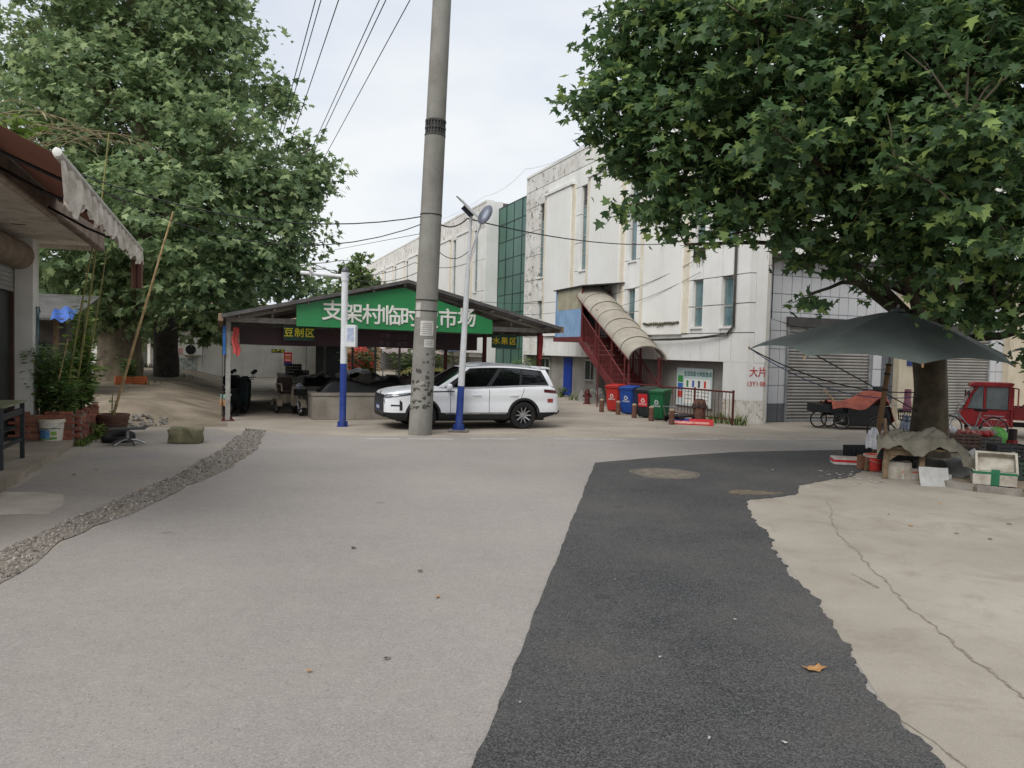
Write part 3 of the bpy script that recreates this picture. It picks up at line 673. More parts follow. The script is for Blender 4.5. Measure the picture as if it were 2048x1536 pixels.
# low railing in front of the stair foot and wall
rl = thing('yard_railing', 'rusty red steel railing with thin bars before the notice board', 'railing', W(14.35, 22.2, 0), YAW)
pa = [(13.98, 24.6), (14.2, 22.9), (14.44, 21.2), (14.68, 19.5)]
for i in range(3):
    a, b = Vector(pa[i]), Vector(pa[i+1]); o = Vector((14.35, 22.2))
    a, b = a-o, b-o
    mb = MB(); mb.tube([(a.x, a.y, 1.02), (b.x, b.y, 1.02)], .03, 6); mb.build('top_rail', m_rust, rl)
    mb = MB(); mb.tube([(a.x, a.y, .18), (b.x, b.y, .18)], .018, 6); mb.build('bottom_rail', m_rust, rl)
    for k in range(11):
        q = a.lerp(b, k/11); mb = MB(); mb.box(q.x-.007, q.x+.007, q.y-.007, q.y+.007, .18, 1.02); mb.build('bar', m_rust, rl)
for q in pa:
    mb = MB(); mb.box(q[0]-14.35-.025, q[0]-14.35+.025, q[1]-22.2-.025, q[1]-22.2+.025, 0, 1.08); mb.build('post', m_rust, rl)
# notice board
nb = thing('notice_board', 'pale waste sorting notice board with coloured panels on the grey wall', 'notice board', W(S0+.40, 23.3, .98), YAW)
mb = MB(); mb.box(-.03, .0, -1.1, 1.1, -.68, .68); mb.build('board', MT('board_face', (206,220,222), (190,208,204), 1.5, .4, bump=.02, fine=.03), nb)
mb = MB()
for z in (-.7, .68): mb.box(-.04, .005, -1.12, 1.12, z, z+.02)
for t in (-1.12, 1.10): mb.box(-.04, .005, t, t+.02, -.68, .68)
mb.build('frame', m_alu, nb)
def nbox(name, c, t0, t1, z0, z1):
    mb = MB(); mb.box(-.033 if c[0] == 236 else -.037, -.031, t0, t1, z0, z1); mb.build(name, MT('print_%02x%02x%02x' % c, c, c, fine=.05, bump=0, rough=.45), nb)
for i, (c, zz) in enumerate([((70,150,80), .16), ((60,110,190), -.12), ((200,70,64), -.40)]): nbox('print_block', c, .70, 1.02, zz, zz+.24)
nbox('print_block', (236,236,230), -.98, .62, -.6, .30)
for i, c in enumerate([(60,140,76), (50,96,176), (60,74,90), (206,60,54)]): nbox('bin_picture', c, .34-i*.36, .46-i*.36, .0, .24)
for k in range(9): nbox('text_line', (150,160,162), -.9+(k % 3)*.5, -.5+(k % 3)*.5, -.18-.13*(k//3), -.15-.13*(k//3))
text('生活垃圾分类投放点', .19, MT('board_title', (58,104,96), (58,104,96), bump=0), nb, (-.034, -.22, .47), 'side', .001, .004)

# ------------------------------------------------------------------ market pavilion (grid frame, front at local y = 0)
PT = 22.15
pav = thing('market_pavilion', 'open market pavilion with low gable roof and green sign gable', 'pavilion', W(0, PT, 0), YAW)
m_psteel = MT('pale_painted_steel', (164,162,156), (134,131,126), 5, .6, .2, streak=(100,84,70), amt=.35)
m_under = MT('roof_underside', (140,134,128), (112,106,100), 1.2, .8, bump=.1)
m_rooft = MT('blue_roof_sheet', (70,92,118), (54,72,96), 2, .5, streak=(110,104,96), amt=.4)
m_sgreen = MT('sign_green', (46,130,76), (40,118,68), .8, .4, bump=.02, fine=.03)
PL, PR, PP, EZ, PZ, PLEN = .12, 9.55, 4.90, 2.86, 4.0, 17.0
def roof_z(s): return EZ + (PZ - EZ) * (1 - abs(s - PP) / (PP - PL if s < PP else PR - PP))
for a, b in ((PL-.12, PP), (PP, PR+.12)):
    for k in range(6):
        y0, y1 = -.75 + k*(PLEN+1)/6, -.75 + (k+1)*(PLEN+1)/6 + .05
        mb = MB(); nu = 60
        mb.grid(lambda u, v: (a+(b-a)*u, y0+(y1-y0)*v, roof_z(a+(b-a)*u) + .012*(k % 2)), 3, 2)
        mb.build('roof_sheet', m_rooft, pav, solid=.045)
        mb = MB(); mb.grid(lambda u, v: (a+(b-a)*u, y0+(y1-y0)*v, roof_z(a+(b-a)*u) - .055 - .012*math.cos(v*60)), 3, 90)
        mb.build('roof_lining', m_under, pav, smooth=60)
mb = MB()
for sg, (a, b) in enumerate(((PL-.14, PP), (PP, PR+.14))):
    mb.add([(a, -.8, roof_z(a)-.05), (b, -.8, roof_z(b)-.05), (b, -.8, roof_z(b)+.05), (a, -.8, roof_z(a)+.05), (a, -.74, roof_z(a)-.05), (b, -.74, roof_z(b)-.05), (b, -.74, roof_z(b)+.05), (a, -.74, roof_z(a)+.05)],
           [(0,1,2,3), (7,6,5,4), (0,4,5,1), (3,2,6,7), (0,3,7,4), (1,5,6,2)])
mb.build('verge_trim', MT('verge_grey', (96,94,92), (74,72,70), 4), pav)
mb = MB(); mb.box(PL-.22, PL-.1, -.78, PLEN+.2, EZ-.16, EZ+.03); mb.build('eave_gutter', MT('rusty_gutter', (150,124,100), (112,90,72), 3, .7), pav)
mb = MB(); mb.box(PR+.1, PR+.22, -.78, PLEN+.2, EZ-.16, EZ+.03); mb.build('eave_gutter', MT('rusty_gutter', (0,0,0)), pav)
mb = MB()
for k in range(9):
    for q in range(9):
        s = PL + .1 + (PR-PL-.2)*q/8
    y = -.3 + k*2.1
    for a, b in ((PL, PP), (PP, PR)):
        mb.tube([(a, y, roof_z(a)-.14), (b, y, roof_z(b)-.14)], .05, 4)
for q in range(11):
    s = PL + .3 + (PR-PL-.6)*q/10; mb.box(s-.03, s+.03, -.7, PLEN, roof_z(s)-.13, roof_z(s)-.07)
mb.build('rafter', m_under, pav)
for k in range(4):
    y = .05 + k*5.4
    mb = MB(); mb.box(.1, 9.45, y, y+.12, 2.70, 2.84); mb.build('tie_beam', m_psteel, pav)
    for q in range(1, 8):
        s = PL + (PR-PL)*q/8; mb = MB(); mb.box(s-.03, s+.03, y+.02, y+.1, 2.83, roof_z(s)-.15); mb.build('truss_strut', m_under, pav)
for s, nm in ((.16, 0), (9.35, 1)):
    for k in range(4):
        y = .05 + k*5.4
        mb = MB(); mb.box(s-.065, s+.065, y-.005, y+.125, .012, 2.70); o = mb.build('post', m_psteel if s < 5 else m_rust, pav, bev=.008)
        mb = MB(); mb.box(s-.17, s+.17, y-.11, y+.23, 0, .014)
        for dx in (-1, 1): mb.add([(s+dx*.066, y+.05, .014), (s+dx*.16, y+.05, .014), (s+dx*.066, y+.05, .17), (s+dx*.066, y+.065, .014), (s+dx*.16, y+.065, .014), (s+dx*.066, y+.065, .17)], [(0,1,2), (3,4,5), (0,1,4,3), (1,2,5,4), (2,0,3,5)])
        mb.build('foot_plate', m_rust, o)
    for k in range(3):
        y = .2 + k*5.4
        mb = MB(); mb.box(s-.05, s+.05, y, y+5.2, 2.60, 2.69); mb.build('eave_beam', m_psteel, pav)
# side screen of dark sheeting on the lane side
mb = MB(); mb.add([(.02, 1.0, .05), (.02, 7.5, .05), (.02, 7.5, 2.5), (.02, 1.0, 2.5)], [(0,1,2,3)]); mb.build('side_screen', MT('grey_sheeting', (62,62,64), (46,46,48), 2, .8), pav, solid=.02)
# green gable sign with raised white characters
SGY = -.64
sg = [onT(x, y, PT+SGY)[::2] for x, y in ((593,652),(985,668),(985,641),(808,575),(593,609))]
sg = [(a, min(b, roof_z(a) - .06)) for a, b in sg]
mb = MB(); mb.add([(x, SGY, z) for x, z in sg] + [(x, SGY+.05, z) for x, z in sg], [(0,1,2,3,4), (9,8,7,6,5)] + [(i, (i+1) % 5, 5+(i+1) % 5, 5+i) for i in range(5)])
sign = mb.build('sign_board', m_sgreen, pav)
m_ch = MT('sign_white', (222,220,214), (206,203,196), 3, .5, bump=.02)
for ch, xx, yy in [('支',665,624),('架',705,629),('村',745,632),('临',783,634),('时',820,637),('农',858,641),('市',896,640),('场',934,638)]:
    s, _, z = onT(xx, yy, PT + SGY - .01)
    text(ch, .585, m_ch, sign, (s, SGY-.01, z), 'front', .008, .010, 'character')
for q in (2.55, 3.8, 5.1, 6.4):
    mb = MB(); mb.box(q-.004, q+.004, SGY-.0035, SGY-.0005, 2.68, 3.2); mb.build('sheet_seam', MT('seam_green', (26,92,52), (24,86,48), 3), sign)
# ---- things hanging in the pavilion
def hang_sign(name, label, chars, s0, s1, z0, z1, t, board, ink, size, group=None):
    o = thing(name, label, 'sign', W((s0+s1)/2, t, z0), YAW); w_ = s1-s0; h = z1-z0
    mb = MB(); mb.box(-w_/2, w_/2, 0, .04, 0, h); mb.build('board', board, o, bev=.006)
    for i, ch in enumerate(chars): text(ch, size, ink, o, (-w_/2 + w_*(i+.5)/len(chars), -.004, h/2), 'front', .002, .005, 'character')
    for x in (-w_*.4, w_*.4): mb = MB(); mb.tube([(x, .02, h), (x, .02, 2.72-z0)], .006, 4); mb.build('hanger', m_steel, o)
m_yel = MT('sign_yellow', (232,222,48), (214,204,40), 4, .5, bump=0)
m_dgr = MT('sign_dark_green', (22,62,48), (18,50,40), 3, .5)
hang_sign('section_sign', 'dark green hanging sign with yellow characters for bean products', '豆制区', 1.60, 2.46, 2.24, 2.66, PT+.18, m_dgr, m_yel, .27)
hang_sign('section_sign', 'dim dark hanging sign with grey characters beside the bean products sign', '冷冻区', 1.00, 1.64, 2.26, 2.60, PT+1.2, MT('sign_dim', (40,40,40), (32,32,32), 3), MT('dim_ink', (92,92,88), (74,74,70), 3), .27)  # board and ink in darker greys than the other section signs
hang_sign('section_sign', 'dark green hanging sign with yellow characters for fruit', '水果区', 7.74, 8.56, 2.19, 2.60, PT+.05, m_dgr, MT('sign_amber', (216,190,48), (196,170,40), 4), .24)
hang_sign('section_sign', 'small green sign with yellow characters on the white back wall', '水产区', 2.95, 3.75, 1.60, 1.84, PT+28.9, m_dgr, m_yel, .22)
bn = thing('slogan_banner', 'long dark maroon banner with dim slogan characters under the green sign', 'banner', W(3.9, PT+.62, 2.10), YAW)
mb = MB(); mb.grid(lambda u, v: (-3.45 + 7.0*u, .012*math.sin(u*40), .5*v - .015*math.sin(u*9)), 60, 4); mb.build('cloth', MT('maroon_cloth', (62,34,38), (44,28,34), .7, .6, bump=.05), bn, solid=.006)
for r_, line in enumerate(['平等公正法治', '敬业诚信友善']):
    for i, ch in enumerate(line): text(ch, .17, MT('banner_ink', (104,86,88), (92,76,78), 3), bn, (.55 + (i//2)*.52 + (i % 2)*.18, -.02, .34 - r_*.22), 'front', .001, .002, 'character')
rc = MB(); rc.grid(lambda u, v: (.02 + .20*u*(1-.25*v) + .02*math.sin(v*9), -.03 + .025*math.sin(u*12+v*5), -.74*(1-v) + .05*math.sin(u*7)*(1-v)), 10, 14)
tag(rc.build('red_cloth', MT('coral_cloth', (206,96,90), (184,78,74), 3, .8), loc=W(.24, PT+.0, 2.55), rot=(0, 0, YAW), solid=.006, smooth=60), 'coral red cloth hanging from the pale pavilion post', 'cloth')
mb = MB(); mb.grid(lambda u, v: (.07*u, .01*math.sin(v*11), -.8*(1-v)), 4, 8)
tag(mb.build('blue_strap', MT('blue_strap', (44,104,170), (36,88,150), 4), loc=W(.02, PT+.02, 2.6), rot=(0, 0, YAW), solid=.01), 'blue strap hanging beside the pale pavilion post', 'strap')
mb = MB(); mb.grid(lambda u, v: (.14*u, .02*math.sin(u*8+v*3), -.75*(1-v)), 6, 8)
tag(mb.build('red_ribbon', m_red, loc=W(9.26, PT-.03, 2.62), rot=(0, 0, YAW), solid=.008), 'red cloth strip hanging at the fruit section post', 'cloth')
# ---- concrete counters
m_ctr = MT('counter_concrete', (150,144,134), (118,111,101), 1.1, .9, bump=.4, bscale=30, streak=(86,80,72), amt=.5)
def counter(label, s0, s1, t0, t1, h=.78):
    o = thing('market_counter', label, 'counter', W((s0+s1)/2, (t0+t1)/2, 0), YAW, 'concrete counters in the pavilion')
    a, b = (s1-s0)/2, (t1-t0)/2
    mb = MB(); mb.box(-a, a, -b, b, 0, h-.08); mb.build('plinth', m_ctr, o, bev=.012)
    mb = MB(); mb.box(-a-.03, a+.03, -b-.03, b+.03, h-.079, h); mb.build('slab', m_ctr, o, bev=.015)
    return o
counter('broad concrete counter with bare end face beside the white car', 2.42, 6.6, 22.3, 23.5, .76)
counter('concrete counter behind the parked mobility scooter', 2.5, 3.7, 25.6, 31.0)
counter('concrete counter with a tipped heap of trays', 2.5, 3.7, 31.9, 38.5)
counter('middle row concrete counter under black sheets', 5.2, 6.4, 25.4, 32.5)
counter('back end concrete counter of the middle row', 5.2, 6.4, 33.2, 38)
counter('concrete counter under the fruit section sign', 7.7, 8.7, 24.4, 31.5)
counter('far concrete counter beyond the fruit section', 7.7, 8.7, 32.3, 38)
# black plastic sheeting heaps and crates on the counters
m_bsheet = MT('black_sheeting', (20,20,21), (32,32,34), 4, .45, bump=.2, bscale=12)
def heap(label, s0, s1, t0, t1, z, h, seed, mat=m_bsheet, name='sheet_heap', cat='tarpaulin', drop=.35):
    rg = random.Random(seed); ph = [rg.uniform(0, 6.28) for _ in range(8)]
    def f(u, v):
        e = min(1, min(u, 1-u, v, 1-v) / .14); e = e*e*(3-2*e)
        zz = h * (.55 + .25*math.sin(5*u+ph[0])*math.cos(4*v+ph[1]) + .14*math.sin(13*u+ph[2]+3*v) + .1*math.sin(17*v+ph[3]) + .05*math.sin(31*u+ph[4])*math.sin(27*v+ph[5]))
        return ((s1-s0)*(u-.5)*(1.0+.02*math.sin(v*20+ph[6])), (t1-t0)*(v-.5)*(1+.02*math.sin(u*20)), max(zz, .02)*e - drop*(1-e))
    mb = MB(); mb.grid(f, 34, 34)
    return tag(mb.build(name, mat, loc=W((s0+s1)/2, (t0+t1)/2, z), rot=(0, 0, YAW), smooth=50), label, cat)
heap('black sheeting heaped over goods on the broad front counter', 2.5, 6.7, 22.75, 23.55, .76, .42, 1, drop=.05)
heap('black sheeting over goods behind the mobility scooter', 2.4, 3.8, 25.6, 30.8, .78, .40, 2)
heap('black sheeting over the middle row counter', 5.1, 6.5, 25.4, 32.3, .78, .42, 3)
heap('dark covered heap on the back middle counter', 5.1, 6.5, 33.3, 37.9, .78, .35, 4)
heap('dark covered goods below the fruit section sign', 7.6, 8.8, 24.5, 31.2, .78, .55, 5)
m_brn = MT('brown_sacking', (62,54,48), (44,38,34), 5, .9, bump=.3)
heap('brown sacking mound on the broad front counter', 5.0, 6.5, 22.7, 23.5, .80, .62, 6, m_brn, drop=.05)
m_crate = MT('plastic_crate_black', (34,36,38), (24,25,27), 5, .6)
def crate(label, loc, rz, w_, d_, h, mat, group=None, tilt=(0, 0), name='crate'):
    o = thing(name, label, 'crate', loc, 0, group, rot=(tilt[0], tilt[1], rz))
    mb = MB(); mb.box(-w_/2, w_/2, -d_/2, d_/2, 0, .02); mb.build('floor', mat, o)
    for y in (-d_/2, d_/2-.02):
        mb = MB()
        for k in range(4): mb.box(-w_/2, w_/2, y, y+.02, .022 + k*h/4, .022 + k*h/4 + h*.17)
        for k in range(6): x = -w_/2 + (w_-.03)*k/5; mb.box(x, x+.03, y-.004, y+.024, .021, h)
        mb.build('side', mat, o)
    for x in (-w_/2, w_/2-.02):
        mb = MB()
        for k in range(4): mb.box(x, x+.02, -d_/2+.021, d_/2-.021, .022 + k*h/4, .022 + k*h/4 + h*.17)
        for k in range(4): y = -d_/2+.03 + (d_-.09)*k/3; mb.box(x-.003, x+.023, y, y+.03, .021, h)
        mb.build('end', mat, o)
    return o
crate('black slatted crate on the far counter in the market', W(3.1, 33.0, .78), YAW, .6, .4, .3, m_crate)
crate('black slatted crate standing on its mate in the market', W(3.0, 35.5, .78), YAW+.3, .6, .4, .5, m_crate)
# ------------------------------------------------------------------ what shows through the pavilion
m_bwall = MT('pale_back_wall', (214,212,204), (196,192,182), .8, .8, streak=(150,142,128), amt=.25)
bw = thing('back_house', 'plain white walled house beyond the pavilion with pink trim', 'house', W(1.5, 52, 0), YAW)
for k in range(4):
    mb = MB(); mb.box(-5.0+k*2.35, -2.66+k*2.35, -.0, .2, 0, 3.4); mb.build('wall_panel', m_bwall, bw, bev=.01)
mb = MB(); mb.box(-5.2, 4.6, .21, 8, 0, 3.3); mb.build('wall', m_bwall, bw)
mb = MB(); mb.add([(-5.4, -.5, 3.35), (4.7, -.5, 3.35), (4.7, 4.2, 4.9), (-5.4, 4.2, 4.9), (4.7, 8.6, 3.35), (-5.4, 8.6, 3.35)], [(0,1,2,3), (3,2,4,5)]); mb.build('roof', MT('peach_roof', (176,150,126), (150,124,102), 2), bw, solid=.12)
mb = MB(); mb.box(-5.1, -2.7, -.06, -.001, 1.45, 1.75); mb.build('trim_band', MT('pink_band', (190,150,146), (170,132,128), 3), bw)
mb = MB(); mb.box(-4.8, -3.0, -.05, -.001, .25, 1.15); mb.build('mural', MT('mural_print', (176,180,176), (108,114,108), 5), bw)
ac = thing('air_conditioner', 'white wall air conditioner with round fan grille on the back house', 'air conditioner', W(-1.7, 51.75, 1.32), YAW)
mb = MB(); mb.box(-.55, .55, -.18, .18, 0, .72); mb.build('case', m_white, ac, bev=.03)
mb = MB(); mb.lathe([(.30, 0), (.30, .03), (.1, .04)], 20, Matrix.Translation((-.12, -.18, .36)) @ Matrix.Rotation(R(90), 4, 'X')); mb.build('fan_grille', m_dark, ac)
mb = MB(); mb.box(-.45, -.40, -.1, .24, -.06, -.001); mb.box(.40, .45, -.1, .24, -.06, -.001); mb.build('bracket', m_steel, ac)
ps = thing('red_poster', 'red and blue poster on the pale wall seen through the pavilion', 'poster', W(3.95, 50.9, .80), YAW); ps.scale = (.45, 1, .45)
mb = MB(); mb.box(-.55, .55, 0, .02, 0, 1.9); mb.build('sheet', MT('poster_red', (208,40,52), (190,34,46), 2, .5, bump=0), ps)
mb = MB(); mb.box(-.55, .55, -.004, -.0005, 0, .5); mb.build('blue_foot', MT('poster_blue', (42,62,140), (36,54,122), 2), ps)
mb = MB(); mb.tube([(-.4, .01, -.55), (-.4, .01, .1)], .02, 5); mb.tube([(.4, .01, -.55), (.4, .01, .1)], .02, 5); mb.build('stand_leg', m_steel, ps)
for i, z in enumerate((1.5, 1.15, .8)):
    for k in range(3): mb = MB(); mb.box(-.36+k*.26, -.16+k*.26, -.006, -.002, z-.1, z+.1); mb.build('print', MT('poster_ink%d' % (i % 2), [(244,226,220), (240,180,90)][i % 2], None, 6, bump=0), ps)
m_peach = MT('peach_wall', (206,172,140), (186,152,122), 1, .85, streak=(140,120,100), amt=.3)
def simple_house(name, label, s0, s1, t0, dep, h, wall, roofm, nwin, rise=1.2, storeys=1):
    o = thing(name, label, 'house', W((s0+s1)/2, t0, 0), YAW); a = (s1-s0)/2
    mb = MB(); mb.box(-a, a, 0, dep, 0, h); mb.build('wall', wall, o)
    mb = MB(); mb.add([(-a-.3, -.5, h), (a+.3, -.5, h), (a+.3, dep/2, h+rise), (-a-.3, dep/2, h+rise), (a+.3, dep+.5, h), (-a-.3, dep+.5, h)], [(0,1,2,3), (3,2,4,5), (1,4,2), (0,3,5)]); mb.build('roof', roofm, o)
    for st in range(storeys):
        for k in range(nwin):
            x = -a + (s1-s0)*(k+.5)/nwin; z = .9 + st*3.0
            mb = MB(); mb.box(x-.62, x+.62, -.05, -.001, z-.05, z+1.4); w_ = mb.build('window', m_alu, o)
            mb = MB(); mb.box(x-.55, x-.03, -.06, -.051, z+.02, z+1.33); mb.box(x+.03, x+.55, -.06, -.051, z+.02, z+1.33); mb.build('pane', MT('dim_pane', (0,0,0)), w_)
    return o
m_troof = MT('old_tile_roof', (120,104,92), (92,80,70), 3, .9, bump=.5, bscale=20)
simple_house('peach_house', 'peach coloured house behind the pavilion yard', 5.6, 14.0, 72, 8, 4.6, m_peach, m_troof, 3)
simple_house('grey_house', 'low grey house at the lane end beneath the trees', -16, -6.2, 78, 8, 3.6, m_bwall, m_troof, 3)
simple_house('white_house', 'white plastered house beside the lane past the cabinet', -9.5, -5.2, 54, 9, 3.1, m_white, m_troof, 2, .9)
# red tent and white marquee
tent = thing('red_tent', 'bright red folding tent in the yard behind the pavilion', 'tent', W(9.3, 55, 0), YAW); tent.scale = (.62, .62, .85)
mb = MB(); mb.add([(-1.3, -1.3, 1.95), (1.3, -1.3, 1.95), (1.3, 1.3, 1.95), (-1.3, 1.3, 1.95), (0, 0, 2.75)], [(0,1,4), (1,2,4), (2,3,4), (3,0,4)]); mb.build('canopy', MT('tent_red', (186,50,48), (164,42,42), 2, .7), tent)
mb = MB(); mb.grid(lambda u, v: (-1.3+2.6*u, -1.3+.05*math.sin(u*20), .2+1.75*v), 24, 4); mb.grid(lambda u, v: (-1.3+.04*math.sin(u*20), -1.3+2.6*u, .2+1.75*v), 24, 4); mb.build('side_wall', MT('tent_red', (0,0,0)), tent)
mb = MB()
for x in (-1.28, 1.28):
    for y in (-1.28, 1.28): mb.tube([(x, y, 0), (x, y, 1.95)], .03, 5)
mb.build('leg', m_steel, tent)
mq = thing('white_marquee', 'white market marquee with pink shaded roof beside the red tent', 'marquee', W(13.2, 56, 0), YAW)
mb = MB(); mb.grid(lambda u, v: (-2.6+5.2*u, -2.+4*v, 2.75-.9*abs(u-.5)*1.6+.15*math.sin(v*3.1)), 12, 6); mb.build('canopy', MT('marquee_white', (226,214,214), (206,188,190), 1, .7), mq, smooth=60)
mb = MB(); mb.grid(lambda u, v: (-2.6+5.2*u, -2.01, 1.75+.3*v+.04*math.sin(u*50)), 50, 2); mb.build('valance', MT('marquee_white', (0,0,0)), mq)
for x in (-2.5, 2.5):
    for y in (-1.9, 1.9): mb = MB(); mb.tube([(x, y, 0), (x, y, 2.05)], .04, 6); mb.build('leg', m_steel, mq)
blu = thing('leaning_shelter', 'dark blue tarpaulin shelter sloping beside the white back house', 'shelter', W(6.2, 49, 0), YAW)
mb = MB(); mb.add([(-1.4, 0, 2.3), (1.2, 0, 2.5), (1.2, 2.4, 2.7), (-1.4, 2.4, 2.6)], [(0,1,2,3)]); mb.build('roof', MT('shelter_blue', (44,62,96), (34,48,76), 2), blu, solid=.04)
mb = MB(); mb.add([(-.6, 1.2, 0), (1.2, 1.2, 0), (1.2, 1.2, 2.5), (-.6, 1.2, 2.4)], [(0,1,2,3)]); mb.build('curtain', m_dark, blu, solid=.03)
for x in (-1.3, 1.1): mb = MB(); mb.tube([(x, .05, 0), (x, .05, 2.4)], .035, 6); mb.build('pole', m_steel, blu)
for i, s in enumerate((4.6, 5.9, 7.0, 8.2)):
    mb = MB(); mb.box(-.05, .05, -.05, .05, 0, 2.7); mb.box(-.12, .12, -.12, .12, 0, .03)
    tag(mb.build('steel_post', m_psteel, loc=W(s, PT+15.2, 0), rot=(0, 0, YAW)), 'thin grey steel post near the back of the pavilion', 'post', 'posts at the back of the pavilion')

# ------------------------------------------------------------------ poles
pole = thing('utility_pole', 'thick leaning concrete utility pole pasted with torn notices', 'utility pole', G(840, 869))
pb = G(840, 869); ptop = onD(884, 0, pb.y + .1) - pb
m_pole = MT('pole_concrete', (138,137,130), (118,116,109), 1.4, .9, bump=.35, bscale=45, streak=(88,86,80), amt=.4, fine=.14)
def pcen(z): return Vector((ptop.x * z / ptop.z, ptop.y * z / ptop.z, z))
def prad(z): return .283 - .0045 * z
zj = onD(872, 256, pb.y).z
mb = MB(); zs = [-.05, .1] + [k*.7 for k in range(1, 40) if k*.7 < zj-.25] + [zj-.2]
mb.tube([pcen(z) for z in zs], [prad(z) for z in zs], 32); mb.build('shaft', m_pole, pole, smooth=40)
mb = MB(); zs = [zj+.2, zj+1, zj+3, zj+5, zj+7]; mb.tube([pcen(z) for z in zs], [prad(z)-.012 for z in zs], 32); mb.build('upper_shaft', m_pole, pole, smooth=40)
mb = MB(); mb.tube([pcen(zj-.19), pcen(zj+.19)], prad(zj)-.03, 24); 
for z in (zj-.17, zj, zj+.17): mb.tube([pcen(z-.02), pcen(z+.02)], prad(z)+.006, 32)
for k in range(20):
    a = k*2*math.pi/20; o = Vector((math.cos(a), math.sin(a), 0))*(prad(zj)-.012); mb.cbox(pcen(zj)+o, (.018, .03, .34), (0, 0, a))
mb.build('joint_flange', MT('dark_flange', (84,84,82), (60,60,59), 6, .7, .3), pole)
for z in (pb.z+3.02, 3.28, 5.35):
    mb = MB(); mb.tube([pcen(z-.012), pcen(z+.012)], prad(z)+.008, 32); mb.build('wire_band', m_dark, pole)
def on_pole(name, ang, z0, z1, wdt, mat, off=.004, tear=0, seed=0):
    rg = random.Random(seed); mb = MB(); n = 9
    def f(u, v):
        z = z0 + (z1-z0)*v + (rg.uniform(-1, 1)*tear if v in (0, 1) else 0); a = ang + (u-.5)*wdt/prad(z)
        c = pcen(z); return c + Vector((math.cos(a), math.sin(a), 0))*(prad(z)+off)
    mb.grid(f, n, 4); return mb.build(name, mat, pole, smooth=60)
m_paper = MT('old_paper', (196,194,188), (170,166,158), 6, .85); m_ink = MT('notice_ink', (96,96,100), (120,118,116), 12, .8)
face = math.atan2(-pb.y, -pb.x)           # direction from the pole towards the road
on_pole('notice', face+.15, 2.42, 2.78, .33, m_paper, .006)
for k in range(6): on_pole('notice_text', face+.15+.04*(k % 2), 2.70-k*.048, 2.715-k*.048, .24, m_ink, .008)
on_pole('notice', face+.42, 2.14, 2.33, .26, m_paper, .007)
for k in range(3): on_pole('notice_text', face+.42, 2.28-k*.045, 2.295-k*.045, .18, m_ink, .009)
on_pole('metal_tag', face-.82, 2.86, 3.22, .16, m_paper, .006)
rg = random.Random(2)
m_scr = MT('paste_remains', (54,52,50), (84,80,76), 14, .9); m_scr2 = MT('paste_pale', (160,156,148), (138,134,126), 14, .9)
for k in range(64):
    z = rg.choice([rg.uniform(.62, .80), rg.uniform(.95, 1.30), rg.uniform(.6, 2.0)]); l = rg.uniform(.02, .12)
    on_pole('paste_scrap', face + rg.uniform(-1.25, 1.25), z, z+l*rg.uniform(.3, 1), rg.uniform(.02, .12), m_scr if rg.random() < .6 else m_scr2, .003 + k*.00006, .02, k)
# camera pole, white over blue
cp = thing('camera_pole', 'white and blue camera pole with a short arm and control box', 'camera pole', G(685, 853))
c0 = G(685, 853); ht = onD(684, 545, c0.y).z; zb = onD(684, 727, c0.y).z
m_pblue = MT('pole_blue', (36,64,140), (30,52,118), 4, .5, streak=(110,108,104), amt=.3); m_pwhite = MT('pole_white', (216,218,220), (196,198,200), 3, .45, bump=.03, streak=(160,156,150), amt=.25)
mb = MB(); mb.tube([(0, 0, 0), (0, 0, zb)], .088, 20); mb.build('lower_pole', m_pblue, cp, smooth=40)
mb = MB(); mb.tube([(0, 0, zb), (0, 0, ht)], .084, 20); mb.build('upper_pole', m_pwhite, cp, smooth=40)
mb = MB(); mb.tube([(0, 0, ht-.1), (-.2, 0, ht-.09), (-1.18, .1, ht-.02)], .05, 12); mb.build('arm', m_pwhite, cp, smooth=40)
mb = MB(); mb.tube([(0, 0, ht-.22), (0, 0, ht+.0)], .10, 16); mb.build('collar', m_pwhite, cp, smooth=40)
mb = MB(); mb.lathe([(.095, 0), (.1, .03), (.08, .10), (.04, .15), (.0, .16)], 16, Matrix.Translation((0, 0, ht))); mb.build('dome_camera', MT('dome_grey', (90,92,96), (70,72,76), 5, .3), cp, smooth=50)
mb = MB(); mb.cbox((-.92, -.02, ht+.08), (.10, .14, .07)); mb.tube([(-.9, 0, ht+.02), (-.9, 0, ht-.12)], .02, 6); mb.build('bullet_camera', m_white, cp)
mb = MB(); mb.box(.07, .34, -.18, .10, 2.10, 2.68); o = mb.build('control_box', m_pwhite, cp, bev=.012)
mb = MB(); mb.box(.12, .29, -.186, -.181, 2.25, 2.6); mb.build('label_print', MT('box_print', (186,192,206), (140,152,186), 18, .6, bump=0), o)
mb = MB()
for k in range(4): a = k*math.pi/2+.4; mb.cbox((.10*math.cos(a), .10*math.sin(a), .07), (.07, .012, .14), (0, 0, a))
mb.box(-.13, .13, -.13, .13, 0, .02); mb.build('base_plate', m_pblue, cp)
